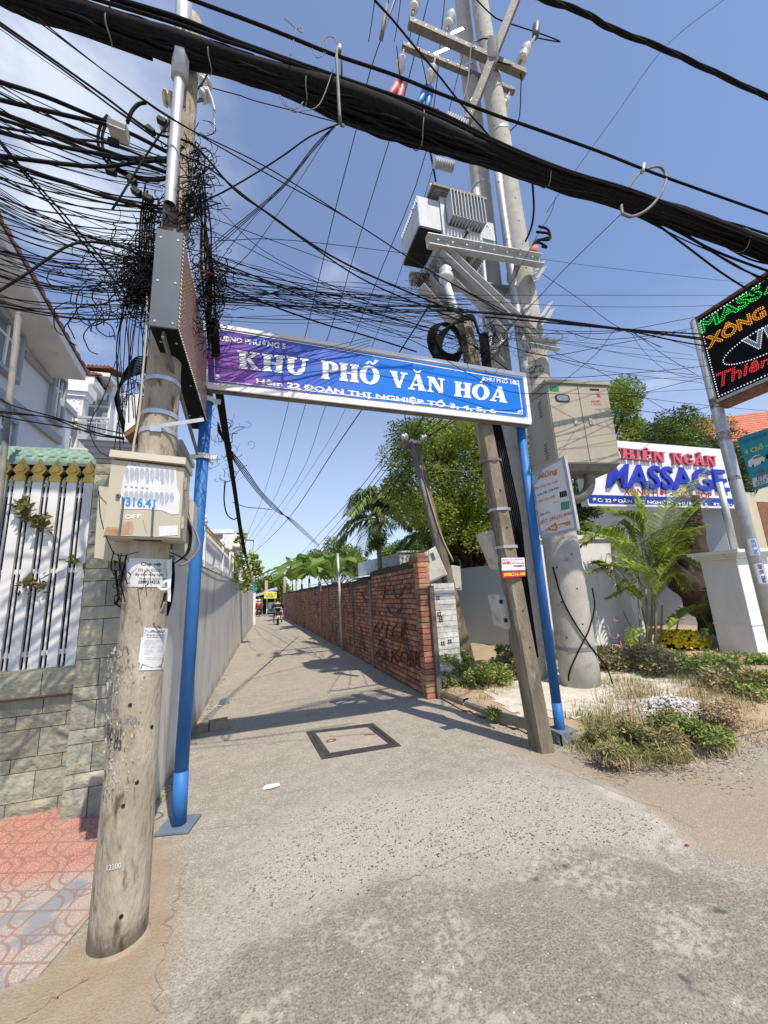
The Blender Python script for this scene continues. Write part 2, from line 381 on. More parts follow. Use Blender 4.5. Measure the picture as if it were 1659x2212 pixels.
mat('box_grey',(.55,.55,.50),(.42,.41,.36),7,.6,c3=(.25,.21,.16),s3=12,a3=.6)
mat('led_grey',(.075,.09,.115),(.09,.11,.135),4,.5)
mat('led_black',(.008,.008,.010),rough=.8,spec=.15)
mat('sign_white',(.74,.75,.78),(.68,.70,.74),3,.4)
mat('white',(.84,.84,.84),rough=.5)
mat('sign_blue',(.01,.03,.30),rough=.4)
mat('sign_red',(.50,.02,.03),rough=.4)
mat('letter_pink',(.50,.10,.14),rough=.5)
mat('letter_blue',(.012,.03,.40),rough=.45)
mat('orange_ink',(.62,.22,.06),rough=.5)
mat('navy_ink',(.03,.07,.25),rough=.5)
mat('green_ink',(.02,.30,.20),rough=.5)
mat('yellow_ink',(.75,.72,.08),rough=.5)
mat('black_ink',(.04,.04,.04),rough=.7)
mat('grey_ink',(.25,.25,.27),rough=.7)
mat('sky_ink',(.03,.22,.55),rough=.6)
mat('paper',(.55,.55,.54),(.66,.66,.65),9,.8,c3=(.4,.39,.37),s3=25,a3=.62)
mat('paper_white',(.68,.69,.70),(.6,.6,.62),12,.8)
mat('cyan_board',(.02,.36,.46),(.02,.30,.40),4,.45)
mat('bark',(.028,.019,.014),(.07,.048,.034),9,.95,bump=1.,bscale=22,stretch=(1,1,.4))
mat('bark_grey',(.20,.17,.13),(.30,.26,.20),9,.95,bump=.6,bscale=22,stretch=(1,1,3))
mat('palm_green',(.21,.31,.045),(.33,.40,.07),3,.5,island=.35,trans=.3)
mat('palm_stem',(.17,.20,.07),(.26,.27,.12),6,.6)
mat('coco_green',(.13,.20,.045),(.20,.26,.06),3,.5,island=.4,trans=.25)
mat('leaf_bright',(.24,.32,.035),(.33,.39,.06),2,.55,island=.45,trans=.35)
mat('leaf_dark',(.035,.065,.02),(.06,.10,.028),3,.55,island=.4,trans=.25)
mat('leaf_mid',(.12,.19,.03),(.18,.25,.045),3,.55,island=.4,trans=.3)
mat('banana_green',(.12,.22,.03),(.17,.27,.045),2,.45,island=.25,trans=.35)
mat('weed',(.24,.24,.09),(.33,.29,.13),4,.7,island=.4,trans=.25)
mat('weed_green',(.19,.26,.06),(.26,.31,.08),4,.7,island=.35,trans=.25)
mat('weed_dry',(.50,.40,.25),(.38,.29,.17),4,.8,island=.35,trans=.15)
mat('flower_yellow',(.85,.66,.02),(.75,.55,.015),8,.6,island=.2)
mat('lime',(.62,.58,.50),(.48,.43,.35),5,.95,bump=.6,bscale=30,c3=(.36,.29,.21),s3=8,a3=.58)
mat('gravel',(.66,.65,.62),(.42,.40,.37),6,.9,island=.3)
mat('lime_dust',(.27,.215,.15),(.34,.28,.20),9,.95,bump=.8,bscale=30); mat('kerb',(.24,.18,.13),(.33,.28,.22),7,.95,bump=.8,bscale=25)
mat('insulator',(.62,.62,.60),rough=.25)
mat('insulator_brown',(.30,.17,.09),rough=.3)
mat('transformer_grey',(.50,.53,.55),(.40,.43,.45),6,.55,c3=(.30,.25,.20),s3=9,a3=.63,stretch=(1,1,.3))
mat('yellow_cap',(.55,.45,.22),rough=.5)
mat('red_cap',(.62,.16,.17),rough=.5)
mat('blue_cap',(.05,.20,.50),rough=.5)
mat('skin',(.42,.25,.17),rough=.6)
mat('skin_pole',(.3,.3,.3))
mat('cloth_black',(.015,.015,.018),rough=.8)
mat('cloth_red',(.55,.09,.08),rough=.8)
mat('cloth_white',(.6,.6,.6),rough=.8)
mat('cream',(.62,.58,.44),rough=.5)
mat('green_lamp',(.02,.25,.10),rough=.4)

def footstain(nm,col,h):
    m=MATS[nm]; nt=m.node_tree; L=nt.links; b=nt.nodes['Principled BSDF']; src=b.inputs['Base Color'].links[0].from_socket
    t=nt.nodes.new('ShaderNodeNewGeometry'); s=nt.nodes.new('ShaderNodeSeparateXYZ'); L.new(t.outputs['Position'],s.inputs[0]); n=nt.nodes.new('ShaderNodeTexNoise'); n.inputs['Scale'].default_value=2.2; n.inputs['Detail'].default_value=9; n.inputs['Roughness'].default_value=.7; L.new(t.outputs['Position'],n.inputs['Vector'])
    a=nt.nodes.new('ShaderNodeMath'); a.operation='MULTIPLY_ADD'; a.inputs[1].default_value=-h*2.4; L.new(n.outputs['Fac'],a.inputs[0]); L.new(s.outputs[2],a.inputs[2]); r=nt.nodes.new('ShaderNodeMapRange'); r.inputs[1].default_value=-h*.75; r.inputs[2].default_value=-h*1.35; r.inputs[3].default_value=0; r.inputs[4].default_value=.8; L.new(a.outputs[0],r.inputs[0])
    x=nt.nodes.new('ShaderNodeMix'); x.data_type='RGBA'; L.new(r.outputs[0],x.inputs[0]); L.new(src,x.inputs[6]); x.inputs[7].default_value=col+(1,); L.new(x.outputs[2],b.inputs['Base Color'])
footstain('alley_plaster',(.30,.26,.20),.42); footstain('blue_paint',(.13,.11,.09),.10); footstain('white_plaster',(.42,.38,.32),.30)
# ------------------------------------------------------------------ ground with worn surfaces
def inpoly(X,Y,poly):
    ins=np.zeros(X.shape,bool); n=len(poly); j=n-1
    for i in range(n):
        xi,yi=poly[i]; xj,yj=poly[j]
        c=((yi>Y)!=(yj>Y))&(X<(xj-xi)*(Y-yi)/((yj-yi) if yj!=yi else 1e-9)+xi); ins^=c; j=i
    return ins
def gpoly(pix):
    out=[]
    for p in pix: g=GR(*p); out.append((g.x,g.y))
    return out
def vnoise(X,Y,s,seed=0):
    r=np.random.RandomState(seed); T=r.rand(64,64); x=X*s; y=Y*s; xi=np.floor(x).astype(int); yi=np.floor(y).astype(int); fx=x-xi; fy=y-yi
    fx=fx*fx*(3-2*fx); fy=fy*fy*(3-2*fy); g=lambda a,b:T[a%64,b%64]
    return (g(xi,yi)*(1-fx)+g(xi+1,yi)*fx)*(1-fy)+(g(xi,yi+1)*(1-fx)+g(xi+1,yi+1)*fx)*fy-.5
def fbm(X,Y,s,seed=0,o=4): return sum(vnoise(X,Y,s*2**k,seed+k)/2**k for k in range(o))
def blur(A,n):
    for _ in range(n):
        A=(A+np.roll(A,1,0)+np.roll(A,-1,0)+np.roll(A,1,1)+np.roll(A,-1,1))/5
    return A
def sheet(name,xs,ys,keep,zf,attrs,m,kind='structure',parent=None):
    X,Y=np.meshgrid(xs,ys); Z=zf(X,Y); nx,ny=len(xs),len(ys)
    V=np.stack([X,Y,Z],-1).reshape(-1,3)
    cx=(X[:-1,:-1]+X[1:,1:])/2; cy=(Y[:-1,:-1]+Y[1:,1:])/2; K=keep(cx,cy)
    jj,ii=np.nonzero(K); a=jj*nx+ii; F=np.stack([a,a+1,a+nx+1,a+nx],-1)
    used=np.unique(F); mp=-np.ones(len(V),int); mp[used]=np.arange(len(used)); F=mp[F]; V=V[used]
    o=rawmesh(name,V,F,m,parent,smooth=True); me=o.data
    for k,A in attrs(X,Y).items():
        at=me.attributes.new(k,'FLOAT','POINT'); at.data.foreach_set('value',A.reshape(-1)[used].astype(np.float32))
    if kind: o['kind']=kind
    return o
ASPH=gpoly([(300,2600),(397,2212),(470,2140),(496,2117),(546,2023),(645,1988),(744,1938),(823,1900),(950,1905),(1065,1898),(1140,1850),(1226,1827),(1320,1838),(1403,1848),(1478,1868),(1659,1890),(2100,1950),(3000,2300),(1900,3200)])
ASPH=[p for p in ASPH]+[]
AGG=gpoly([(400,2130),(500,1980),(640,1960),(760,1905),(900,1880),(1050,1870),(1230,1815),(1440,1835),(1455,1800),(1330,1720),(1180,1670),(1000,1680),(850,1700),(640,1740),(520,1830),(430,1950),(380,2080)])
WHT=gpoly([(1270,1690),(1330,1700),(1420,1760),(1465,1800),(1500,1850),(1400,1850),(1440,1800),(1330,1735)])
DUST=gpoly([(330,1740),(345,1800),(395,1868),(400,1900),(385,1960),(362,2060),(345,2212),(310,2600),(-600,2600),(-600,2200),(84,2112),(200,2000)])
RAMP=gpoly([(1170,1625),(1300,1640),(1659,1690),(2200,1760),(2400,1900),(1659,1870),(1500,1830),(1460,1790),(1330,1710),(1250,1672),(1100,1610),(1000,1560),(1040,1560)])
def edgemix(xs,ys,p,X,Y,amp,s,seed,nb):
    wx=X+amp*2*fbm(X,Y,s,seed); wy=Y+amp*2*fbm(X,Y,s,seed+9)
    return blur(inpoly(wx,wy,p).astype(float),nb)
def lin(a,b,st): return list(np.arange(a,b,st))
rx=np.array(lin(-60,-12,12)+lin(-12,-3.2,.8)+lin(-3.2,4.2,.04)+lin(4.2,14,.7)+lin(14,80,11))
ry=np.array(lin(-30,-6,6)+lin(-6,.6,.6)+lin(.6,7.2,.04)+lin(7.2,14,.12)+lin(14,80,2.))
def road_keep(x,y): return ((y<3.6)|((x>-1.1)&(x<3.3)))&~((y>3.7)&(x>2.75))
def road_attr(X,Y):
    near=edgemix(0,0,ASPH,X,Y,.09,2.2,3,2); far=(Y<.9)&(X>-.2); near=np.maximum(near,far)
    return {'asph':near,'agg':blur(edgemix(0,0,AGG,X,Y,.16,1.5,21,6),14),'wht':edgemix(0,0,WHT,X,Y,.05,4,41,3),'dust':edgemix(0,0,DUST,X,Y,.07,2.5,61,3),'ramp':edgemix(0,0,RAMP,X,Y,.05,2.5,81,4)}
def N_(nt,t,**k):
    n=nt.nodes.new(t)
    for a,b in k.items(): setattr(n,a,b)
    return n
def groundmat():
    m=bpy.data.materials.new('worn_road'); m.use_nodes=True; nt=m.node_tree; L=nt.links; b=nt.nodes['Principled BSDF']; b.inputs['Roughness'].default_value=.92; b.inputs['Specular IOR Level'].default_value=.25
    t=N_(nt,'ShaderNodeTexCoord')
    def noise(s,d=8,st=(1,1,1),r=.6):
        mp=N_(nt,'ShaderNodeMapping'); mp.inputs['Scale'].default_value=st; L.new(t.outputs['Object'],mp.inputs[0])
        n=N_(nt,'ShaderNodeTexNoise'); n.inputs['Scale'].default_value=s; n.inputs['Detail'].default_value=d; n.inputs['Roughness'].default_value=r; L.new(mp.outputs[0],n.inputs['Vector']); return n.outputs['Fac']
    def mr(x,a,b_,c=0,d=1):
        n=N_(nt,'ShaderNodeMapRange'); L.new(x,n.inputs[0]); n.inputs[1].default_value=a; n.inputs[2].default_value=b_; n.inputs[3].default_value=c; n.inputs[4].default_value=d; return n.outputs[0]
    def mix(f,a,c):
        n=N_(nt,'ShaderNodeMix',data_type='RGBA')
        if isinstance(f,float): n.inputs[0].default_value=f
        else: L.new(f,n.inputs[0])
        for i,x in ((6,a),(7,c)):
            if isinstance(x,tuple): n.inputs[i].default_value=x+(1,)
            else: L.new(x,n.inputs[i])
        return n.outputs[2]
    def mul(a,c):
        n=N_(nt,'ShaderNodeMath',operation='MULTIPLY'); L.new(a,n.inputs[0])
        if isinstance(c,float): n.inputs[1].default_value=c
        else: L.new(c,n.inputs[1])
        return n.outputs[0]
    def att(k): n=N_(nt,'ShaderNodeAttribute'); n.attribute_name=k; return n.outputs['Fac']
    big=noise(.9,5); mid=noise(7,8,r=.7); fine=noise(90,4); finest=noise(260,2)
    conc=mix(mr(big,.35,.65),(.375,.342,.285),(.30,.275,.23)); conc=mix(mr(mid,.42,.7),conc,(.45,.415,.35)); conc=mix(mul(mr(fine,.42,.62),.75),conc,(.19,.165,.13)); conc=mix(mul(mr(noise(34,6,r=.8),.52,.60),.55),conc,(.56,.52,.44)); conc=mix(mr(noise(3.2,7,r=.7),.57,.68,0,.55),conc,(.21,.18,.14))
    # exposed stones
    v=N_(nt,'ShaderNodeTexVoronoi'); v.inputs['Scale'].default_value=46; v.inputs['Randomness'].default_value=1; L.new(t.outputs['Object'],v.inputs['Vector'])
    sepc=N_(nt,'ShaderNodeSeparateColor'); L.new(v.outputs['Color'],sepc.inputs[0])
    v2=N_(nt,'ShaderNodeTexVoronoi'); v2.inputs['Scale'].default_value=105; L.new(t.outputs['Object'],v2.inputs['Vector']); sep2=N_(nt,'ShaderNodeSeparateColor'); L.new(v2.outputs['Color'],sep2.inputs[0])
    st=mul(mr(v.outputs['Distance'],.42,.30),mr(sepc.outputs[0],.66,.72)); st2=mul(mr(v2.outputs['Distance'],.40,.3),mr(sep2.outputs[0],.45,.5))
    agg=att('agg'); aggc=mix(mr(mid,.35,.65),(.42,.39,.33),(.31,.29,.25)); aggc=mix(mr(fine,.45,.6),aggc,(.52,.48,.40))
    aggc=mix(mul(st2,.7),aggc,(.16,.145,.12)); aggc=mix(mul(st,mr(noise(4,6,r=.7),.42,.58)),aggc,(.10,.09,.08))
    c=mix(mul(agg,mr(mid,.25,.55)),conc,aggc)
    spars=mul(st2,mr(big,.4,.6,.3,.7)); c=mix(spars,c,(.14,.125,.105))
    asp=mix(mr(mid,.35,.65),(.305,.275,.215),(.235,.212,.168)); asp=mix(mul(mr(noise(2.3,6),.55,.62),mr(fine,.4,.6)),asp,(.36,.335,.28)); asp=mix(mr(fine,.45,.62,0,.8),asp,(.115,.105,.085)); asp=mix(mul(mr(noise(30,6,r=.8),.53,.60),.6),asp,(.42,.39,.32)); asp=mix(mul(mr(noise(2.0,8,r=.72),.50,.57),mr(noise(24,5),.44,.56)),asp,(.40,.37,.30)); asp=mix(mul(mr(finest,.62,.7),.6),asp,(.45,.43,.38))
    asp=mix(mr(noise(4.5,3),.66,.72),asp,(.10,.095,.085))
    # pale flaking rim along the edge of the asphalt layer
    a=att('asph'); c=mix(a,c,asp)
    n=N_(nt,'ShaderNodeMath',operation='PINGPONG'); L.new(a,n.inputs[0]); n.inputs[1].default_value=.5
    c=mix(mul(mr(n.outputs[0],.1,.4),mul(mr(noise(16,8,r=.75),.50,.62),.6)),c,(.50,.47,.40))
    c=mix(mul(att('wht'),mr(mid,.38,.55)),c,(.55,.52,.46))
    du=mix(mr(mid,.35,.65),(.31,.235,.16),(.36,.29,.215)); du=mix(mul(mr(fine,.45,.7),.4),du,(.20,.15,.10))
    c=mix(mul(att('dust'),mr(mid,.2,.42)),c,du)
    rp=mix(mr(big,.3,.7),(.30,.255,.195),(.36,.29,.215)); rp=mix(mul(mr(noise(26,6,r=.8),.5,.6),.5),rp,(.44,.38,.30)); rp=mix(mul(mr(fine,.5,.7),.5),rp,(.22,.17,.12))
    c=mix(mul(att('ramp'),mr(mid,.22,.45)),c,rp)
    L.new(c,b.inputs['Base Color'])
    bp=N_(nt,'ShaderNodeBump'); bp.inputs['Strength'].default_value=.8; bp.inputs['Distance'].default_value=.010
    ad=N_(nt,'ShaderNodeMath',operation='ADD'); L.new(mid,ad.inputs[0]); L.new(fine,ad.inputs[1]); ad2=N_(nt,'ShaderNodeMath',operation='SUBTRACT'); L.new(ad.outputs[0],ad2.inputs[0]); L.new(mul(st,agg),ad2.inputs[1]); L.new(ad2.outputs[0],bp.inputs['Height']); L.new(bp.outputs[0],b.inputs['Normal'])
    MATS['worn_road']=m
groundmat()
mat('earth',(.34,.245,.16),(.43,.33,.225),2.2,.97,bump=.8,bscale=16,c3=(.22,.155,.10),s3=40,a3=.55)
B().add([(-700,-400,-.03),(700,-400,-.03),(700,900,-.03),(-700,900,-.03)],[(0,1,2,3)]).build('ground','earth',origin=(0,0,-.03))['kind']='structure'
sheet('road',rx,ry,road_keep,lambda X,Y:.002*fbm(X,Y,1.3,5),road_attr,'worn_road')
# earth verge on the right
VEDGE=[(2.46,5.95),(2.5,5.0),(2.62,4.3),(2.75,3.75),(3.05,3.3),(3.5,3.05),(4.2,2.95),(5.5,2.9),(8,2.95),(16,3.0),(16,14),(6,14),(3.1,14),(2.95,6.4)]
def verge_z(X,Y):
    X1=X; d=np.full(X.shape,9.)
    for i in range(len(VEDGE)-1):
        if i>8: break
        ax,ay=VEDGE[i]; bx,by=VEDGE[i+1]; t=np.clip(((X-ax)*(bx-ax)+(Y-ay)*(by-ay))/((bx-ax)**2+(by-ay)**2),0,1)
        d=np.minimum(d,np.hypot(X-ax-t*(bx-ax),Y-ay-t*(by-ay)))
    s=np.clip(d/.75,0,1); s=s*s*(3-2*s)
    s=np.where((Y>3.7)&(X<3.2),np.clip(d/.16,0,1),s)
    return .012+.10*s+.05*s*fbm(X,Y,2.1,31)
vx=np.array(lin(2.3,9.6,.05)+lin(9.6,40,2)); vy=np.array(lin(2.8,8.,.05)+lin(8,40,1.5))
vg=VEDGE[:9]+[(40,3.0),(40,60),(3.1,60),(2.95,6.4)]
sheet('verge',vx,vy,lambda x,y: inpoly(x,y,vg),verge_z,lambda X,Y:{},'earth')
# strip of bare earth sheet over lime by the big pole
def limemask(X,Y): return inpoly(X+.12*fbm(X,Y,3,8),Y+.12*fbm(X,Y,3,18),[(2.86,4.05),(3.5,3.75),(4.5,3.75),(5.3,4.0),(6.0,4.2),(6.3,4.7),(5.6,5.2),(4.9,5.6),(3.9,6.0),(3.2,5.6),(2.9,4.8)])
sheet('lime_patch',np.array(lin(2.8,6.4,.06)),np.array(lin(3.6,6.1,.06)),limemask,lambda X,Y: verge_z(X,Y)+.006,lambda X,Y:{},'lime')
# kerb stones, broken
def kerb():
    pts=[(2.50,5.75),(2.56,5.0),(2.64,4.35),(2.76,3.86),(2.86,3.6),(3.0,3.36),(3.3,3.14),(3.7,3.0)]
    for i in range(len(pts)-1):
        (x0,y0),(x1,y1)=pts[i],pts[i+1]; b=B(); dx,dy=x1-x0,y1-y0; l=math.hypot(dx,dy); nx,ny=-dy/l,dx/l
        if nx<0: nx,ny=-nx,-ny
        x0+=dx*.02; y0+=dy*.02; x1-=dx*.02; y1-=dy*.02
        k=12; h0=.135-.012*i
        def P(a,c):
            t=a/k; r=fbm(np.array([x0+t*dx*3.]),np.array([y0+c*7.]),3,i)[0]*.03
            prof=[(-.0,-.02),(-.01,h0*.6),(.012,h0),(.09,h0+.004),(.11,-.02)][c]
            return (x0+(x1-x0)*t+nx*(prof[0]+r*.5),y0+(y1-y0)*t+ny*(prof[0]+r*.5),max(-.02,prof[1]+(r if prof[1]>0 else 0)))
        b.grid(P,k,4,False)
        o=b.build('kerb_stone','kerb'); tag(o,'weathered brown kerb stone edging the raised verge beside the alley','kerb','broken kerb stones along the verge')
kerb()
# red patterned pavement tiles
def tilemat():
    m=bpy.data.materials.new('pattern_tiles'); m.use_nodes=True; nt=m.node_tree; L=nt.links; b=nt.nodes['Principled BSDF']; b.inputs['Roughness'].default_value=.85
    t=N_(nt,'ShaderNodeTexCoord'); mp=N_(nt,'ShaderNodeMapping'); mp.inputs['Rotation'].default_value=(0,0,math.radians(20)); mp.inputs['Scale'].default_value=(1/.30,1/.30,1); L.new(t.outputs['Object'],mp.inputs[0])
    fr=N_(nt,'ShaderNodeVectorMath',operation='FRACTION'); L.new(mp.outputs[0],fr.inputs[0]); s=N_(nt,'ShaderNodeSeparateXYZ'); L.new(fr.outputs[0],s.inputs[0])
    def M(op,a,c=None,d=None):
        n=N_(nt,'ShaderNodeMath',operation=op)
        for i,x in enumerate((a,c,d)):
            if x is None: continue
            if isinstance(x,(int,float)): n.inputs[i].default_value=x
            else: L.new(x,n.inputs[i])
        return n.outputs[0]
    x,y=s.outputs[0],s.outputs[1]
    def line(v,p,w): return M('LESS_THAN',M('ABSOLUTE',M('SUBTRACT',v,p)),w)
    def dist(cx,cy): return M('SQRT',M('ADD',M('POWER',M('SUBTRACT',x,cx),2),M('POWER',M('SUBTRACT',y,cy),2)))
    d1=dist(0,0); d2=dist(1,1); dm=M('MINIMUM',d1,d2); dc=dist(.5,.5)
    g=line(x,.0,.028)
    for q in (line(x,1,.02),line(y,0,.028),line(y,1,.02),line(dm,.36,.022),line(dm,.52,.022),M('MULTIPLY',line(dc,.17,.02),1),M('MULTIPLY',line(x,.5,.018),M('GREATER_THAN',dm,.52)),M('MULTIPLY',line(y,.5,.018),M('GREATER_THAN',dm,.52))): g=M('MAXIMUM',g,q)
    n=N_(nt,'ShaderNodeTexNoise'); n.inputs['Scale'].default_value=120; n.inputs['Detail'].default_value=3; L.new(t.outputs['Object'],n.inputs['Vector'])
    n2=N_(nt,'ShaderNodeTexNoise'); n2.inputs['Scale'].default_value=2.2; n2.inputs['Detail'].default_value=5; L.new(t.outputs['Object'],n2.inputs['Vector'])
    sy=N_(nt,'ShaderNodeSeparateXYZ'); L.new(t.outputs['Object'],sy.inputs[0])
    def mix(f,a,c):
        q=N_(nt,'ShaderNodeMix',data_type='RGBA'); L.new(f,q.inputs[0])
        for i,z in ((6,a),(7,c)):
            if isinstance(z,tuple): q.inputs[i].default_value=z+(1,)
            else: L.new(z,q.inputs[i])
        return q.outputs[2]
    def mr(v,a,c,lo=0,hi=1):
        q=N_(nt,'ShaderNodeMapRange'); L.new(v,q.inputs[0]); q.inputs[1].default_value=a; q.inputs[2].default_value=c; q.inputs[3].default_value=lo; q.inputs[4].default_value=hi; return q.outputs[0]
    red=mix(mr(n.outputs['Fac'],.48,.62),(.38,.14,.10),(.54,.37,.32)); grey=mix(mr(n.outputs['Fac'],.45,.6),(.33,.26,.22),(.46,.40,.36))
    # the far rows are red tiles, the near rows faded ones (worn by feet)
    f=mr(M('ADD',sy.outputs[1],M('MULTIPLY',n2.outputs['Fac'],.5)),.30,.52); c=mix(f,grey,red)
    n3=N_(nt,'ShaderNodeTexNoise'); n3.inputs['Scale'].default_value=4; L.new(t.outputs['Object'],n3.inputs['Vector'])
    c=mix(M('MULTIPLY',mr(n3.outputs['Fac'],.52,.60,0,.8),mr(f,.6,.2)),c,(.20,.23,.27)); c=mix(M('MULTIPLY',g,.65),c,(.24,.13,.10)); c=mix(mr(n2.outputs['Fac'],.5,.75,0,.5),c,(.36,.28,.21))
    L.new(c,b.inputs['Base Color']); bp=N_(nt,'ShaderNodeBump'); bp.inputs['Strength'].default_value=.6; bp.inputs['Distance'].default_value=.006; bp.invert=True; L.new(g,bp.inputs['Height']); L.new(bp.outputs[0],b.inputs['Normal'])
    MATS['pattern_tiles']=m
tilemat()
TP=gpoly([(-900,1900),(-300,1800),(0,1770),(140,1730),(260,1745),(262,1850),(235,1930),(193,1983),(84,2112),(0,2137),(-500,2280),(-1200,2200)])
TP=[(x,y) for x,y in TP]
B().slab([(x,y,.009) for x,y in TP],(0,0,-.02)).build('pavement','pattern_tiles',origin=(-1.4,3.0,0))['kind']='structure'
# ------------------------------------------------------------------ boundary walls on the left
th=thing('alley_wall',(-.9,3.95,0),'long grey plastered wall with white picket fence and gold tips along the alley','wall')
b=B(); wallpath=[(-.80,3.95),(-.80,8),(-.76,14),(-.66,20),(-.52,27.5)]
WP=lambda y: float(np.interp(y,[p[1] for p in wallpath],[p[0] for p in wallpath]))
for i in range(len(wallpath)-1):
    (x0,y0),(x1,y1)=wallpath[i],wallpath[i+1]; zt=lambda y:2.05+.012*(y-4)
    b.add([(x0,y0,-.02),(x1,y1,-.02),(x1,y1,zt(y1)),(x0,y0,zt(y0)),(x0-.2,y0,-.02),(x1-.2,y1,-.02),(x1-.2,y1,zt(y1)),(x0-.2,y0,zt(y0))],[(0,1,2,3),(7,6,5,4),(3,2,6,7),(0,3,7,4),(1,5,6,2)])
b.build('wall_body','alley_plaster',th)
b=B(); g=B(); y=4.15; i=0
while y<27.4:
    x=WP(y)-.09; z0=2.05+.012*(y-4); st=.13 if y<16 else .26; w=.045 if y<16 else .06
    b.box((x-.012,y,z0+.01),(x+.012,y+w,z0+.62))
    if y<20: g.add([(x,y-.008,z0+.62),(x+.014,y+w/2,z0+.62),(x,y+w+.008,z0+.62),(x-.014,y+w/2,z0+.62),(x,y+w/2,z0+.72)],[(0,1,4),(1,2,4),(2,3,4),(3,0,4)])
    y+=st; i+=1
for zz in (.1,.5):
    b.bar((WP(4)-.075,4.05,2.05+zz),(WP(14)-.075,14,2.17+zz),.025,.04); b.bar((WP(14)-.075,14,2.17+zz),(WP(27.4)-.075,27.4,2.33+zz),.03,.045)
b.build('picket_fence','white_paint',th)
for k in range(2): g.bar((WP(4)-.06,4.1,2.70-.0),(WP(20)-.06,20,2.89),.012,.03)
g.build('gold_tips','gold',th)
for yy in (6.6,9.6,12.6,16,20,24):
    x=WP(yy)-.09; z0=2.05+.012*(yy-4); p=B().box((x-.05,yy-.05,z0),(x+.05,yy+.05,z0+.72)).box((x-.065,yy-.065,z0+.72),(x+.065,yy+.065,z0+.75)).build('fence_post','white_paint',th)
    s=B().ball((x,yy,z0+.80),.055,12).build('post_ball','white',p)
# seam line along the coping
B().bar((WP(4)+.004,3.96,2.02),(WP(14)+.004,14,2.15),.006,.012).build('coping_seam','dark',th)

def stonewall(b,x0,x1,z0,z1,Y,seed=0,th_=.035,rows=(.21,.105),sk=0):
    r=random.Random(seed); z=z0; k=sk
    while z<z1-.01:
        h=min(rows[k%len(rows)],z1-z); x=x0-(.0 if k%2 else .17)*1.; wl=.34
        while x<x1:
            a=max(x,x0); c=min(x+wl-.006,x1)
            if c-a>.02:
                nsub=3 if h>.15 else 2; d=[r.uniform(0,.010) for _ in range(8)]; e=.003
                # hand-split slab: small grid front with relief
                nu,nv=4,nsub
                def P(i,j):
                    edge=(i in(0,nu)) or (j in(0,nv)); return (a+(c-a)*i/nu,Y-(.006 if edge else r.uniform(.006,.022)),z+e+(h-2*e)*j/nv)
                pts=[P(i,j) for j in range(nv+1) for i in range(nu+1)]
                fs=[(j*(nu+1)+i,j*(nu+1)+i+1,(j+1)*(nu+1)+i+1,(j+1)*(nu+1)+i) for j in range(nv) for i in range(nu)]
                n=len(pts); ring=[i for i in range(nu+1)]+[j*(nu+1)+nu for j in range(1,nv+1)]+[nv*(nu+1)+i for i in range(nu-1,-1,-1)]+[j*(nu+1) for j in range(nv-1,0,-1)]
                pts+=[(pts[i][0],Y+.02,pts[i][2]) for i in ring]; m=len(ring)
                fs+=[(ring[i],n+i,n+(i+1)%m,ring[(i+1)%m]) for i in range(m)]
                b.add(pts,fs)
            x+=wl
        z+=h; k+=1
mat('split_stone',(.235,.25,.205),(.34,.335,.255),7,.9,bump=.7,bscale=22,island=.22,c3=(.45,.41,.28),s3=5,a3=.56,bdist=.03)
mat('joint',(.045,.055,.05),rough=.95)
sp=thing('stone_pillar',(-1.2,4.1,0),'tall pillar faced with greenish split stone beside the concrete pole','pillar')
b=B(); stonewall(b,-1.43,-.84,0,2.88,3.93,3); b.build('stone_facing','split_stone',sp)
B().box((-1.425,3.936,0),(-.845,4.4,2.88)).build('pillar_core','joint',sp)
b=B(); 
for i,(e,z0,z1) in enumerate(((.02,2.88,2.92),(.05,2.92,2.97),(.085,2.97,3.01),(.12,3.01,3.06))): b.box((-1.43-e,3.93-e,z0+.001),(-.84+e,4.40+e,z1))
b.build('capital','villa_trim',sp)
lw=thing('garden_wall',(-3,4.3,0),'low garden wall of greenish split stone under the white slat fence','wall')
b=B(); stonewall(b,-4.6,-1.432,0,.86,4.16,8,sk=1); b.build('stone_facing','split_stone',lw)
B().box((-4.6,4.17,0),(-1.44,4.4,.86)).build('wall_core','joint',lw)
b=B(); stonewall(b,-4.6,-1.432,.885,1.085,4.09,12,rows=(.20,)); b.box((-4.6,4.10,.875),(-1.432,4.42,1.085)); b.build('coping','split_stone',lw)
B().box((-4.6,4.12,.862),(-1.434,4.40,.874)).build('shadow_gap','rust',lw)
# white slat fence
fe=thing('slat_fence',(-3,4.25,1.085),'white slat fence with gold spearhead tips on the low stone wall','fence')
F0=PT(14,1240,4.22).x; sx=PT(135,1240,4.22).x-PT(57,1240,4.22).x; sx/=2; r=random.Random(3)
base=PT(57,1240,4.22).x; xs=[base+sx*k for k in range(-14,5)]
zb=PT(100,1442,4.22).z; zt=PT(57,1040,4.22).z
zt2=zt
for x in xs:
    if x>-1.47: continue
    s=B().box((x-.037,4.205,zb),(x+.037,4.235,zt2)).build('slat','white_paint',fe)
    # spearhead finial
    pr=[(-.045,0),(.045,0),(.045,.045),(.028,.06),(.058,.10),(.046,.125),(0,.215),(-.046,.125),(-.058,.10),(-.028,.06),(-.045,.045)]
    g=B().slab([(x+a,4.195,zt2+z) for a,z in pr],(0,.05,0)).slab([(x+a*.62,4.185,zt2+.055+z*.55) for a,z in pr[3:]],(0,.01,0)).build('spear_tip','gold',fe)
    if x+sx/2<-1.47:
        B().box((x+sx/2-.007,4.214,zb),(x+sx/2+.007,4.228,zt2-.05)).build('thin_bar','white_paint',fe)
        B().lathe((x+sx/2,4.22,zt2-.05),[(.02,0),(.022,.02),(.012,.03),(.02,.05),(.002,.10)],n=8).build('bar_tip','box_grey',fe)
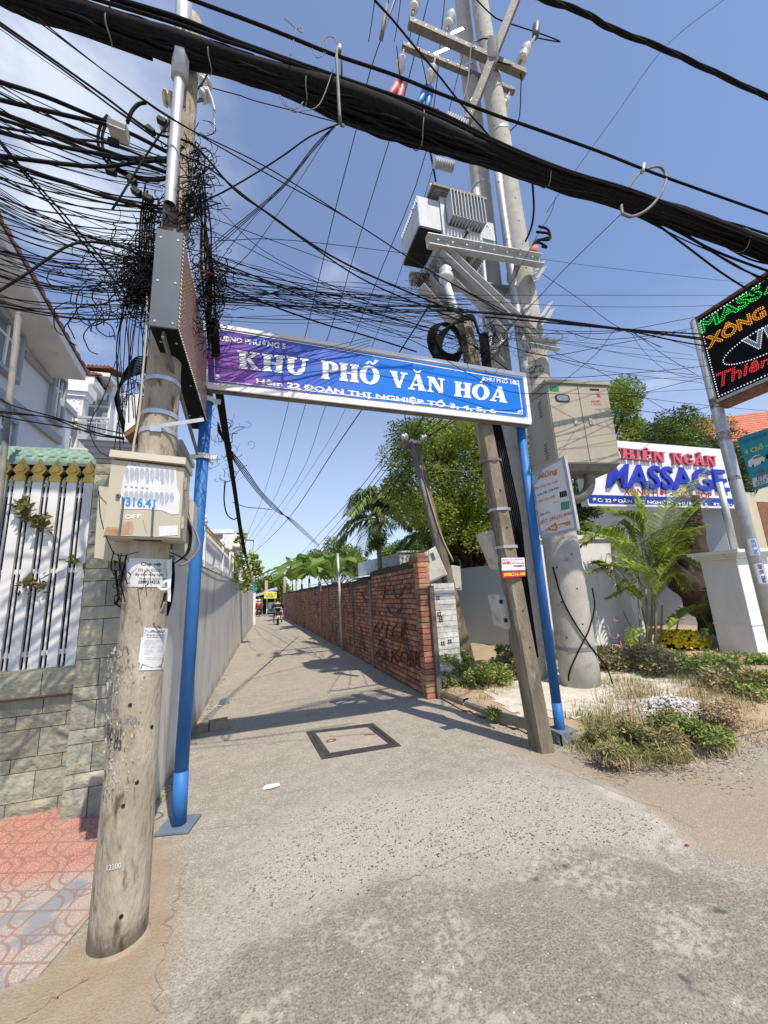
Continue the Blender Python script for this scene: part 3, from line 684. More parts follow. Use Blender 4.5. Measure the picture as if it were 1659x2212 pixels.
for z in (zb+.12,(zb+zt2)/2,zt2-.12): B().box((-4.5,4.237,z-.02),(-1.435,4.262,z+.02)).build('rail','white_paint',fe)
# dark backing of the garden side and green coping tiles
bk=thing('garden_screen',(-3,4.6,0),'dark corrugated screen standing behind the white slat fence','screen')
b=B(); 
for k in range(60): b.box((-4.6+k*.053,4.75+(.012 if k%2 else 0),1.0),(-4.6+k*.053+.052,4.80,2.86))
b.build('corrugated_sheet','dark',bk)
gt=thing('tile_canopy',(-3,4.7,2.85),'row of pale green glazed roof tiles above the white fence','roof')
b=B(); z0=PT(120,1000,4.45).z; step=(PT(176,985,4.45).x-PT(133,985,4.45).x)*.56
for k in range(34):
    xc=PT(200,985,4.45).x+.07-k*step
    if xc>-1.5: pass
    for q in range(4):
        vs=[];fs=[];n=10; ya,yb=4.38+q*.13,4.38+(q+1)*.13+.02; za,zb2=z0+q*.075,z0+(q+1)*.075-.012
        for (yy,zz,rr) in ((ya,za-.02,.0),(ya,za,1.0),(yb,zb2,.9)):
            for j in range(n+1): t=math.pi*j/n; vs.append((xc-math.cos(t)*step*.5,yy,zz+max(0,math.sin(t))*.042*rr))
        for a in range(2):
            for j in range(n): fs.append((a*(n+1)+j,a*(n+1)+j+1,(a+1)*(n+1)+j+1,(a+1)*(n+1)+j))
        b.add(vs,fs,True)
    for q in range(5): b.bar((xc-step*.3,4.374,z0-.0+.045),(xc+step*.3,4.374,z0+.045),.004,.004) if q==0 else None
b.build('tiles','green_tile',gt,fix=False)
B().box((-4.6,4.45,z0-.12),(-1.45,4.95,z0-.025)).build('eave_board','dark',gt)
# steel flag pole at far left
fp=B(); q=GR(-40,1790); p0=PT(-20,1250,4.0); p1=PT(40,680,4.0); fp.tube([p0-(p1-p0)*.9,p1],[.027,.024],12).ball(p1,.027,10)
tag(fp.build('steel_pole','galv_dark'),'thin dull steel pole standing before the white villa at the edge','pole')

# ------------------------------------------------------------------ white villa behind the fence
HX=-4.0; hs=planeX(HX)
vh=thing('villa',(-6,8,0),'white villa with grey string courses, windows and a clay tile roof','house')
def hp(u,v): return hs(u,v)
def cr(x,y): return (x*.16535,713.2+y*.16535)
hs2=planeX(HX+.62); e0=hs2(*cr(740,20)); e1=hs2(*cr(1075,590)); d=(e0-e1); 
ycorner=hp(*cr(945,1150)).y
ztop=lambda y: e1.z+(e0.z-e1.z)*(y-e1.y)/(e0.y-e1.y)
ytop=-1
b=B(); 
b.add([(HX,3.2,0),(HX,ycorner,0),(HX,ycorner,ztop(ycorner)+.02),(HX,3.2,ztop(3.2)+.02)],[(0,1,2,3)])
b.add([(HX,ycorner,0),(HX-7,ycorner,0),(HX-7,ycorner,ztop(ycorner)),(HX,ycorner,ztop(ycorner))],[(0,1,2,3)])
b.add([(HX,3.2,0),(HX,3.2,ztop(3.2)),(HX-7,3.2,ztop(3.2)),(HX-7,3.2,0)],[(0,1,2,3)])
b.build('wall','villa_wall',vh)
# string courses and sills on the side wall
def strip(pa,pb,h,dz=.06,m='villa_trim',nm='string_course'):
    A=hp(*cr(*pa)); C=hp(*cr(*pb)); z=(A.z+C.z)/2
    B().box((HX+.001,min(A.y,C.y),z-h/2),(HX+dz,max(A.y,C.y),z+h/2)).build(nm,m,vh)
strip((290,290),(650,680),.12); strip((795,930),(970,1110),.12); strip((-700,150),(-2,930),.10); strip((-900,-100),(740,1590),.16,.07)
def win(c4,pane=2,nm='window'):
    P=[hp(*cr(*c)) for c in c4]; ya=min(p.y for p in P); yb=max(p.y for p in P); za=min(P[2].z,P[3].z); zb_=max(P[0].z,P[1].z)
    f=B(); t=.07
    f.box((HX+.001,ya-t,za-t),(HX+.09,ya,zb_+t)).box((HX+.001,yb,za-t),(HX+.09,yb+t,zb_+t)).box((HX+.001,ya,zb_),(HX+.11,yb,zb_+t*1.3)).box((HX+.001,ya,za-t),(HX+.12,yb,za))
    fr=f.build(nm,'villa_trim',vh)
    b=B().box((HX+.004,ya+.002,za+.002),(HX+.014,yb-.002,zb_-.002)); b.build('glass','glass',fr)
    m=B(); 
    for k in range(pane+1):
        y=ya+(yb-ya)*k/pane; y=min(max(y,ya+.03),yb-.03); m.box((HX+.016,y-.022,za+.003),(HX+.045,y+.022,zb_-.003))
    zz=za+(zb_-za)*.72; m.box((HX+.016,ya+.003,zz-.02),(HX+.047,yb-.003,zz+.02)); m.build('mullions','white',fr)
win([(690,560),(800,720),(735,1215),(620,1120)])
win([(-260,-300),(235,90),(150,590),(-330,200)],3)
win([(-200,1000),(110,1340),(60,1640),(-230,1500)],2)
# eave soffit, fascia and roof above
b=B(); y0,y1=2.6,e1.y+.15
so_=.62
b.add([(HX,y0,ztop(y0)),(HX,y1,ztop(y1)),(HX+so_,y1,ztop(y1)-.0),(HX+so_,y0,ztop(y0)),(HX,y0,ztop(y0)+.16),(HX,y1,ztop(y1)+.16),(HX+so_,y1,ztop(y1)+.16),(HX+so_,y0,ztop(y0)+.16)],[(0,1,2,3),(4,5,6,7),(2,3,7,6),(1,2,6,5)])
b.build('eave','white_plaster',vh)
def tileroof(b,P0,P1,P2,P3,nu,nv,h=.05):  # eave P0-P1, ridge P3-P2
    P0,P1,P2,P3=map(Vector,(P0,P1,P2,P3)); n=(P1-P0).cross(P3-P0).normalized()
    if n.z<0: n=-n
    for j in range(nv):
        for i in range(nu):
            def q(s,t): return (P0.lerp(P1,s)).lerp(P3.lerp(P2,s),t)
            s0,s1=i/nu,(i+1)/nu; t0,t1=j/nv,(j+1)/nv+.1/nv; vs=[]; k=4
            for t,up in ((t0,h*1.2),(t1,h*.4)):
                for a in range(k+1): vs.append(q(s0+(s1-s0)*a/k,min(t,1))+n*(up*.5+h*math.sin(math.pi*a/k)*.9))
            for a in range(k+1): vs.append(q(s0+(s1-s0)*a/k,t0)-n*.01)
            b.add(vs,[(a,a+1,k+2+a,k+1+a) for a in range(k)]+[(2*k+2+a,2*k+3+a,a+1,a) for a in range(k)])
b=B(); tileroof(b,(HX+so_+.03,y0,ztop(y0)+.15),(HX+so_+.03,y1+.1,ztop(y1)+.15),(HX-2.2,y1+.1,ztop(y1)+1.2),(HX-2.2,y0,ztop(y0)+1.2),26,14,.035); b.build('roof','clay_tile',vh,fix=False)
# rear wing: gable pieces, balcony and carved column
wy=ycorner+1.3; ws=planeY(wy)
def wp(x,y,Y=None): return PT(*cr(x,y),Y or wy)
P=lambda x,y:wp(x,y)
a=P(1480,600); c=P(1560,1560); z_=P(1500,480).z
b=B(); b.box((P(985,700).x,wy,0),(P(1480,600).x,wy+4,P(1480,500).z-.2)); b.build('rear_wing','white_plaster',vh)
b=B(); A=P(1075,590); Cc=P(1490,480); tileroof(b,(A.x-.2,wy-.55,A.z-.1),(Cc.x+.12,wy-.55,A.z-.02),(Cc.x+.12,wy+1.1,A.z+.62),(A.x-.2,wy+1.1,A.z+.62),12,7,.045); b.build('upper_roof','clay_tile',vh,fix=False)
B().box((A.x-.15,wy-.5,A.z-.24),(Cc.x+.1,wy-.002,A.z-.14)).build('upper_fascia','white_plaster',vh)
b=B()
for k in range(4): x=A.x-.1+(Cc.x-A.x)*k/3.3; b.bar((x,wy-.02,A.z-.42),(x,wy-.45,A.z-.26),.05,.05).box((x-.03,wy-.06,A.z-.62),(x+.03,wy-.003,A.z-.3))
b.build('roof_brackets','dark',vh)
b=B(); A=P(870,740); Cc=P(1340,815); D_=P(1480,770); tileroof(b,(A.x,wy-.9,Cc.z),(Cc.x+.15,wy-.9,Cc.z),(Cc.x+.15,wy-.01,Cc.z+.42),(A.x,wy-.01,Cc.z+.42),12,5,.045); b.build('lower_roof','clay_tile',vh,fix=False)
B().box((A.x,wy-.86,Cc.z-.22),(Cc.x+.12,wy-.004,Cc.z-.04)).build('lower_fascia','white_plaster',vh)
A=P(1100,1060); Cc=P(1245,1060); zc=A.z
col=B().box((A.x,wy-1.0,0),(A.x+.36,wy-.7,zc)); 
co=col.build('column','white_plaster',vh); B().box((A.x-.1,wy-1.1,zc+.002),(A.x+.46,wy-.6,zc+.22)).box((A.x-.05,wy-1.05,zc-.1),(A.x+.41,wy-.65,zc-.002)).build('column_capital','white',co)
b=B(); r=random.Random(5)
for k in range(70):
    zz=zc-.15-r.random()*2.4; xx=A.x+.04+r.random()*.28; b.add([(xx,wy-1.012,zz),(xx+.03,wy-1.004,zz+.02),(xx+.01,wy-1.015,zz+.06),(xx-.02,wy-1.004,zz+.03)],[(0,1,2,3)])
b.build('carving','villa_wall',co,fix=False)
zf=P(900,1600).z-.3; xb0=P(860,1360).x-.6; xb1=P(1380,1580).x+.4
B().box((xb0-.5,wy-1.2,zf-.3),(xb1,wy,zf)).build('balcony_floor','white_plaster',vh)
b=B(); zr=P(900,1375).z
b.bar((xb0,wy-1.15,zr),(xb1,wy-1.15,zr),.05).bar((xb0,wy-1.15,zr-.12),(xb1,wy-1.15,zr-.12),.03)
k=xb0
while k<xb1: b.bar((k,wy-1.15,zf),(k,wy-1.15,zr),.022); k+=.11
b.build('balcony_rail','galv',vh)
b=B(); r=random.Random(9)
for k in range(14):
    xx=xb0+.35+r.random()*.45; zz=zf+.1+r.random()*(zr-zf-.3); t=[(xx+.09*math.cos(a)*(1-a/12),wy-1.165,zz+.09*math.sin(a)*(1-a/12)) for a in np.linspace(0,9,14)]; b.tube(t,.012,4)
b.build('rail_scrollwork','insulator_brown',vh)
b=B(); A=P(935,1120); 
for k in range(3): b.box((xb0+.1+k*.75,wy-.02,zf),(xb0+.75+k*.75,wy-.002,zf+2.0))
d_=b.build('balcony_doors','white_paint',vh)
for k in range(3):
    b=B()
    for i in range(2):
        for j in range(5): b.box((xb0+.16+k*.75+i*.29,wy-.03,zf+.12+j*.37),(xb0+.4+k*.75+i*.29,wy-.022,zf+.43+j*.37))
    b.build('door_panes','glass',d_)
# ------------------------------------------------------------------ left concrete pole and what hangs on it
PB=(-.645,2.545); PTOP=(-.585,2.60,6.25)
lp=thing('utility_pole',(PB[0],PB[1],0),'stained round concrete pole wrapped in cables beside the stone pillar','utility pole')
b=B(); pts=[];rs=[]
for i in range(40):
    k=i/39; pts.append((PB[0]+(PTOP[0]-PB[0])*k,PB[1]+(PTOP[1]-PB[1])*k,-.02+6.27*k)); rs.append(.125-.056*k)
b.tube(pts,rs,32); b.build('pole_shaft','concrete_pole',lp)
tag(B().lathe((PB[0],PB[1],-.01),[(.150,0),(.139,.010),(.129,.026)],n=26).build('mortar_collar','lime_dust'),'rough dusty mortar collar round the foot of the left pole','collar')
def pax(z): k=z/6.25; return Vector((PB[0]+(PTOP[0]-PB[0])*k,PB[1]+(PTOP[1]-PB[1])*k,z)),.125-.056*k
lpS=cylS(PB[0],PB[1],PTOP[0],PTOP[1],6.25,.125,.069,.0015)
for z in (2.93,2.70,2.585):
    c,r_=pax(z); B().ring(c,(0,.05,1),r_+.001,.028,.004).build('steel_band','steel_band',lp)
c,r_=pax(2.60); B().bar(c+Vector((.02,-r_-.01,0)),c+Vector((.27,-r_-.02,.06)),.003,.024).build('band_tail','steel_band',lp)
c,r_=pax(2.585); B().box((-.03,-.012,-.02),(.03,.0,.02),o=c+Vector((.01,-r_-.002,0))).build('band_buckle','steel_band',lp)
b=B()
for (u,v) in ((328,1570),(281,1523),(266,1741),(262,1980),(350,890),(296,1690)): 
    p=lpS(u,v); n=(p-pax(p.z)[0]); n.z=0; n.normalize(); b.cyl(p-n*.002,p+n*.0012,.009,.009,10)
b.build('bolt_holes','dark',lp)
# paper notices on the shaft
def cpx(x,y): return (192+x*.2305,1206.9+y*.2305)
def wrap(pix,m,nm,par,n=8,eps=.0):   # paper wrapped on the pole
    b=B(); b.grid(lambda i,j: (lambda p:p+(CAM-p).normalized()*(.002+eps))(lpS(*bil(pix,i/n,j/n))),n,n); return b.build(nm,m,par,fix=False)
n1=wrap([cpx(365,262),cpx(725,268),cpx(742,5),cpx(345,-10)],'paper','paper_notice',lp)
def polewrite(txt,x0,y0,x1,y1,par,m='black_ink',bold=.01,k=None,slope=0):
    return letters(txt,[cpx(x0,y1),cpx(x1,y1+slope),cpx(x1,y0+slope),cpx(x0,y0)],lpS,m,par,bold,eps=.0036,name='notice_text')
polewrite('Cho vay',487,35,680,72,n1,bold=.02,slope=4); polewrite('Chỉ cần CCCD',460,85,680,118,n1,slope=3); polewrite('lấy tiền hàng ngày',430,128,700,165,n1,slope=3); polewrite('trả góp cho người giữ thẻ',470,175,715,198,n1,slope=3); polewrite('0589374326',462,203,664,234,n1,bold=.02)
n2=wrap([cpx(470,1048),cpx(695,1038),cpx(742,655),cpx(520,645)],'paper_white','paper_flyer',lp)
wrap([cpx(463,970),cpx(510,975),cpx(522,735),cpx(492,735)],'paper_white','paper_scrap',lp)
def fl(txt,x0,y0,x1,y1,m='grey_ink',bold=.01): return polewrite(txt,x0,y0,x1,y1,n2,m,bold,slope=2)
fl('YÊN NGUYÊN QUẢNG CÁO',530,705,712,722,'black_ink',.02); fl('VỰ VÀ CHĂM SÓC KHÁCH',540,728,705,742,'black_ink',.02)
for k,(a,c_) in enumerate(((520,695),(515,640),(515,620),(513,618),(512,690),(510,690),(520,600),(518,600),(516,600),(515,560),(640,686),(638,684),(536,684),(530,668))): fl('nhận giao hàng tận nơi '[:10+k%9],a,762+[0,12,24,34,52,66,88,101,114,128,88,101,160,176][k],c_,769+[0,12,24,34,52,66,88,101,114,128,88,101,160,176][k])
patch([cpx(520,700),cpx(722,708),cpx(728,672),cpx(700,668),cpx(690,690),cpx(655,665),cpx(640,692),cpx(600,664),cpx(560,688),cpx(525,665)],lambda u,v:(lambda p:p+(CAM-p).normalized()*.003)(lpS(u,v)),'grey_ink',n2,'flyer_border')
patch([cpx(480,1035),cpx(500,985),cpx(540,1000),cpx(590,1018),cpx(650,1010),cpx(690,975),cpx(688,1032)],lambda u,v:(lambda p:p+(CAM-p).normalized()*.003)(lpS(u,v)),'grey_ink',n2,'flyer_photo')
# ragged remains of older bills, paint and pencilled numbers
r=random.Random(4); b=B(); b2=B(); b3=B()
for k in range(300):
    v=1395+r.random()**1.2*330; u=244+ (v-1395)*-.08 +r.random()*74
    if r.random()<.5: u=232+(1395-v)*.05+r.random()*30
    w=.8+r.random()*3.2; h=1.5+r.random()*8; q=[(u,v),(u+w,v+r.random()),(u+w*.8,v+h),(u-w*.1,v+h*.9)]
    tgt=r.choice((b,b,b2,b3))
    try: P3=[(lambda p:p+(CAM-p).normalized()*(.0012+.0001*(k%5)))(lpS(*p)) for p in q]
    except Exception: continue
    tgt.add(P3,[(0,1,2,3)])
mat('glue',(.10,.08,.06),(.2,.16,.12),30); mat('old_paper',(.56,.54,.50),(.38,.35,.30),30); b.build('bill_scraps','old_paper',lp,fix=False)['kind']='stuff'; b2.build('bill_glue','glue',lp,fix=False)['kind']='stuff'; b3.build('bill_stains','concrete_old',lp,fix=False)['kind']='stuff'
letters('HO VAY',[(232,1600),(262,1606),(266,1576),(234,1568)],lpS,'black_ink',lp,.01,name='old_lettering'); letters('03',[(246,1618),(262,1620),(264,1598),(248,1596)],lpS,'black_ink',lp,.01,name='old_lettering'); letters('TRIEU',[(243,1560),(292,1562),(294,1550),(245,1548)],lpS,'grey_ink',lp,name='old_lettering')
letters('12200',[(231,1880),(262,1874),(262,1862),(231,1868)],lpS,'paper_white',lp,name='chalk_number')
# worn cut-outs and dirt ring at the foot
# galvanised pipe strapped before the pole, going up
def tubeobj(nm,pts,r,m,label=None,cat=None,group=None,n=12,parent=None):
    o=B().tube(pts,r,n).build(nm,m,parent)
    if label: tag(o,label,cat,group)
    return o
gp=thing('steel_pipe',PT(367,440,2.4),'galvanised lamp pipe strapped upright before the left concrete pole','pipe')
pa,pm,pb=PT(367,443,2.42),PT(389,150,2.44),PT(401,-60,2.47)
b=B().tube([pa,pm],[.036,.036],16,cap=False); b.tube([pa+(pm-pa).normalized()*.002,pm],[.033,.033],16,cap=False); b.build('pipe','galv',gp)
B().tube([pa+(pm-pa)*.02,pa+(pm-pa)*.021],[.036,.036],12).build('pipe_mouth','dark',gp)
B().tube([pm-(pb-pm)*.1,pb],[.058,.058],6).build('upper_arm','galv',gp)
B().tube([PT(378,300,2.52),PT(372,500,2.53)],[.05,.05],10).build('pipe_sleeve','galv_dark',gp)
# LED advertising box seen edge-on
X0,X1=-.62,-.475; z0,z1=3.10,3.76; Y0,Y1=2.21,3.64
lb=thing('led_sign',(X0,Y0,z0),'dark grey LED sign box mounted edge-on to the left pole','sign')
B().box((X0,Y0,z0),(X1,Y0+.012,z1)).build('end_panel','led_grey',lb)
B().box((X0,Y0+.0125,z0+.002),(X1-.004,Y1,z1-.002)).build('casing','led_black',lb)
b=B()
for zz in (z0+.03,z0+.30,z1-.06):
    for xx in (X0+.028,X1-.025): b.cyl((xx,Y0-.003,zz),(xx,Y0+.001,zz),.0065,.0065,10)
b.build('screws','steel_band',lb)
m=bpy.data.materials.new('led_face'); m.use_nodes=True; nt=m.node_tree; bs=nt.nodes['Principled BSDF']; t=N_(nt,'ShaderNodeTexCoord'); v=N_(nt,'ShaderNodeTexVoronoi'); v.inputs['Scale'].default_value=36; v.inputs['Randomness'].default_value=.15; nt.links.new(t.outputs['Object'],v.inputs['Vector'])
rp=N_(nt,'ShaderNodeValToRGB'); rp.color_ramp.elements[0].color=(.90,.56,.20,1); rp.color_ramp.elements[0].position=.28; rp.color_ramp.elements[1].color=(.12,.08,.06,1); rp.color_ramp.elements[1].position=.40; nt.links.new(v.outputs['Distance'],rp.inputs[0])
n_=N_(nt,'ShaderNodeTexNoise'); n_.inputs['Scale'].default_value=5; nt.links.new(t.outputs['Object'],n_.inputs['Vector']); mxx=N_(nt,'ShaderNodeMix',data_type='RGBA'); mr_=N_(nt,'ShaderNodeMapRange'); mr_.inputs[1].default_value=.45; mr_.inputs[2].default_value=.58; nt.links.new(n_.outputs['Fac'],mr_.inputs[0]); nt.links.new(mr_.outputs[0],mxx.inputs[0]); nt.links.new(rp.outputs[0],mxx.inputs[6]); mxx.inputs[7].default_value=(.30,.17,.15,1); nt.links.new(mxx.outputs[2],bs.inputs['Base Color']); bs.inputs['Roughness'].default_value=.4; MATS['led_face']=m
B().box((X1-.0038,Y0+.03,z0+.02),(X1+.001,Y1-.02,z1-.02)).build('led_panel','led_face',lb)
b=B(); k=0
yy=Y0+.03
while yy<Y1-.02:
    for zz in (z0+.012,z1-.012): b.ball((X1+.003,yy,zz),.006,6)
    yy+=.028
zz=z0+.03
while zz<z1:
    for yy in (Y0+.018,Y1-.01): b.ball((X1+.003,yy,zz),.006,6)
    zz+=.028
b.build('border_bulbs','insulator',lb)
pA=PT(360,716,2.26); pB=PT(426,978,3.40); B().bar(PT(352,722,2.24),pB,.05,.012,up=(1,0,0)).build('support_arm','galv_dark',lb)
b=B()
for k in (.1,.45,.8):
    for xx in (X0+.03,X1-.03): b.cyl((xx,Y0+(Y1-Y0)*k,z0-.004),(xx,Y0+(Y1-Y0)*k,z0+.001),.007,.007,8)
b.build('underside_bolts','steel_band',lb)

# meter cabinet on the pole
MY=2.37; ms=planeY(MY)
def cm(x,y): return (192+x*.16535,932.6+y*.16535)
mb=thing('meter_cabinet',PT(*cm(690,1500),MY),'beige steel meter cabinet with torn white bill and OFF painted on its door','electrical box')
q=[ms(*cm(*c)) for c in ((185,1350),(1190,1390),(1250,470),(298,362))]
dz=Vector((0,.19,0))
B().slab([q[0],q[1],q[2],q[3]],dz).build('housing','box_beige',mb)
o_=Vector((0,-.006,0)); B().slab([ms(*cm(192,1352))+o_,ms(*cm(1188,1386))+o_,ms(*cm(1245,480))+o_,ms(*cm(302,368))+o_],(0,.005,0)).build('door','box_beige',mb)
tl,tr=ms(*cm(300,345)),ms(*cm(1258,445)); b=B(); b.slab([tl+Vector((-.004,-.03,0)),tr+Vector((.006,-.03,0)),tr+Vector((.006,-.022,.042)),tl+Vector((-.004,-.022,.042))],(0,.24,0)); b.build('rain_lid','box_beige',mb)
B().slab([ms(*cm(185,1375))+Vector((0,.005,0)),ms(*cm(1185,1412))+Vector((0,.005,0)),ms(*cm(1188,1392))+Vector((0,.005,0)),ms(*cm(186,1354))+Vector((0,.005,0))],(0,.18,0)).build('bottom_rim','cab_beige',mb)
# lines below the lid
mss=planeY(MY-.0062)
bill=patch([cm(530,405),cm(1140,480),cm(1150,690),cm(1190,830),cm(1180,1075),cm(1090,1085),cm(960,1030),cm(700,1010),cm(420,1015),cm(405,900),cm(440,640),cm(480,480)],mss,'paper_white',mb,'torn_bill')
r=random.Random(8); b=B()
for row,y0_,y1_ in ((0,450,690),(1,755,960)):
    for k in range(10):
        x=470+k*66+row*-8; 
        if x>1100: continue
        h=y1_-y0_; cx_=x+28; cy_=y0_+h*.3+x*.04; pts=[cm(cx_+26*math.cos(a)*(1+.3*r.random()),cy_+h*.33*math.sin(a)+(h*.25 if math.sin(a)>0 and r.random()<.3 else 0)) for a in np.linspace(0,2*math.pi,11)[:-1]]
        P3=[mss(*p)+Vector((0,-.003,0)) for p in pts]; b.add(P3,[tuple(range(len(P3)))])
mat('bill_grey',(.33,.36,.42),(.45,.47,.52),40,.8); b.build('bill_pictures','bill_grey',mb,fix=False)
b=B()
for (x,y) in ((560,425),(600,430),(650,432),(760,442),(480,720),(560,722),(620,728),(700,735),(760,742)): P3=[mss(*cm(x+a,y+c))+Vector((0,-.0032,0)) for a,c in ((-14,-8),(20,-6),(18,10),(-12,9))]; b.add(P3,[(0,1,2,3)])
b.build('bill_print','grey_ink',mb,fix=False)
letters('1316.41',[cm(425,970),cm(865,1000),cm(870,885),cm(430,845)],mss,'sky_ink',mb,.02,eps=.004,name='stencilled_number'); letters('OFF',[cm(470,1140),cm(683,1130),cm(683,1075),cm(470,1088)],mss,'white',mb,.01,eps=.003,name='painted_text')
patch([cm(915,1368),cm(1165,1350),cm(1162,1222),cm(910,1235)],mss,'paper_white',mb,'sticker')
mat('rust_stain',(.36,.17,.06),(.45,.40,.30),9,.8,lo=.40,hi=.60)
patch([cm(195,1340),cm(560,1345),cm(600,1260),cm(560,1170),cm(450,1180),cm(400,1250),cm(230,1240)],mss,'rust_stain',mb,'rust_patch',.001); patch([cm(745,1330),cm(760,1310),cm(712,1150),cm(702,1155)],mss,'rust_stain',mb,'rust_run',.001)
for xa,xb,ya,yb,yc in ((468,412,865,1350,840),(850,834,990,1370,885)): patch([cm(xb-25,yb),cm(xb+3,yb+2),cm(xa+8,ya),cm(xa-22,ya-2)],mss,'led_grey',mb,'door_bar',.002,.004)
c_=mss(*cm(388,840)); B().cyl(c_,c_+Vector((0,-.012,0)),.0125,.0105,16).build('lock','galv_dark',mb); B().cyl(c_+Vector((0,-.0121,0)),c_+Vector((0,-.014,0)),.005,.005,12).build('lock_core','dark',mb)
for y in (690,1190): h=ms(*cm(1252-(y-690)*.07,y)); B().box((-.002,-.012,-.035),(.012,.012,.035),o=h).build('hinge','concrete_pole',mb)
B().bar(q[0].lerp(q[1],.35)+Vector((0,.06,-.012)),q[0].lerp(q[1],.72)+Vector((0,.06,-.012)),.03,.004).build('cable_slot','dark',mb)
# neighbours: yellow-beige box behind left, grey box on the right, white box above
bb=thing('junction_box',PT(240,1210,2.62),'yellow-beige plastic junction box half hidden behind the meter cabinet','electrical box')
q=[PT(*p,2.56) for p in ((206,1205),(278,1214),(284,1060),(216,1050))]; B().slab(q,(0,.14,0)).build('case','cream',bb); B().slab([p+Vector((-.004,-.006,0)) for p in q],(0,.005,0)).build('cover','box_beige',bb)
B().box((-.03,-.0,-.05),(.05,.1,.0),o=PT(250,1212,2.6)).build('cable_entry','galv_dark',bb)
gb=thing('fuse_box',PT(400,1195,2.66),'weathered grey fuse box on the right side of the left pole','electrical box')
q=[PT(*p,2.62) for p in ((372,1192),(398,1204),(412,1188),(420,1085),(404,1062),(384,1060))]; B().slab(q,(0,.15,0)).build('case','box_grey',gb)
B().box((-.004,-.006,-.0),(.004,.0,.09),o=PT(407,1110,2.618)).build('side_rib','concrete_pole',gb); B().cyl(PT(372,1207,2.62),PT(372,1207,2.66),.018,.018,12).build('cable_gland','galv_dark',gb)
wb=thing('splice_box',PT(282,935,2.68),'white painted splice box with rust on the left side of the pole','electrical box')
q=[PT(*p,2.66) for p in ((270,935),(297,915),(302,850),(276,868))]; b=B(); b.slab(q,(0,.16,0)); b.build('case','box_grey',wb)
B().slab([p+Vector((-.001,-.008,0)) for p in q],(0,.007,0)).build('cover','white_paint',wb); B().slab([PT(*p,2.64) for p in ((270,944),(298,926),(297,916),(270,936))],(0,.16,0)).build('rusty_bottom','rust',wb)

# ------------------------------------------------------------------ the welcome banner over the alley
GY=3.46
gt_=thing('banner_gate',(1.2,GY,0),'blue steel gate of two posts carrying the blue KHU PHỐ VĂN HÓA banner','gate')
def post(px,py,topx,topy,r=.049):
    g=GR(px,py); t=VT(topx,topy,g.x,g.y); t=PT(topx,topy,GY+.03)
    o=B().tube([(g.x,g.y,.0),(g.x*.98+t.x*.02,g.y*.98+t.y*.02,.36)],[r+.0015,r+.0015],24).tube([g+Vector((0,0,.36)),t],[r,r],24).build('gate_post','blue_paint',gt_)
    return g,t,o
gL,tL,oL=post(386,1785,449,830); 
B().box((-.115,-.115,0),(.115,.115,.012),R=Matrix.Rotation(math.radians(-14),3,'Z'),o=(gL.x,gL.y,.006)).build('base_plate','dusty_blue',oL)
gR,tR,oR=post(1213,1600,1121,900)
b=B(); b.box((-.10,-.12,.10),(.12,.10,.112),o=(gR.x,gR.y,0)).box((-.10,-.12,-.01),(-.088,.10,.10),o=(gR.x,gR.y,0)).box((-.10,-.12,-.01),(.02,-.108,.0999),o=(gR.x,gR.y,0)); b.build('footing_plate','dusty_blue',oR)
for (u,v) in ((444,862),(436,985)):
    p=PT(u,v,GY-.0); c_=Vector((gL.x+(tL.x-gL.x)*p.z/tL.z,gL.y+(tL.y-gL.y)*p.z/tL.z,p.z)); B().ring(c_,(0,0,1),.057,.045,.006).box((.055,-.012,-.02),(.115,.012,.02),o=c_).box((-.10,-.012,-.02),(-.055,.012,.02),o=c_).build('clamp','white_paint',oL)
# frame and printed sheet
FY=GY-.075; fs=planeY(FY)
TL,TR,BR,BL=(440,698),(1133,808),(1146,914),(447,834)
def fr(pix,nm,m,d=.03,e=0): return patch(pix,fs,m,bn,nm,e,d)
bn=B().slab([fs(*p) for p in ((444,704),(1128,813),(1140,908),(449,826))],(0,.006,0)).build('banner_panel','white',gt_)
WL[bn.name]=WL[gt_.name]
# printed sheet: blue with lighter drum motif; slightly rippled towards the left
m=bpy.data.materials.new('banner_print_glare'); m.use_nodes=True; nt=m.node_tree; bs=nt.nodes['Principled BSDF']; bs.inputs['Roughness'].default_value=.32; bs.inputs['Specular IOR Level'].default_value=.35; Lk=nt.links
t=N_(nt,'ShaderNodeTexCoord')
def band(cx,cz,k,w,ph=0):
    vm=N_(nt,'ShaderNodeVectorMath',operation='DISTANCE'); vm.inputs[1].default_value=(cx,0,cz); Lk.new(t.outputs['Object'],vm.inputs[0])
    s=N_(nt,'ShaderNodeMath',operation='SINE'); mu=N_(nt,'ShaderNodeMath',operation='MULTIPLY'); mu.inputs[1].default_value=k; Lk.new(vm.outputs['Value'],mu.inputs[0]); Lk.new(mu.outputs[0],s.inputs[0]); g=N_(nt,'ShaderNodeMath',operation='GREATER_THAN'); g.inputs[1].default_value=w; Lk.new(s.outputs[0],g.inputs[0]); return g.outputs[0],vm.outputs['Value']
g1,d1=band(.55,.2,95,.80); 
vo=N_(nt,'ShaderNodeTexVoronoi'); vo.feature='DISTANCE_TO_EDGE'; vo.inputs['Scale'].default_value=26; Lk.new(t.outputs['Object'],vo.inputs['Vector']); ve=N_(nt,'ShaderNodeMath',operation='LESS_THAN'); ve.inputs[1].default_value=.07; Lk.new(vo.outputs['Distance'],ve.inputs[0])
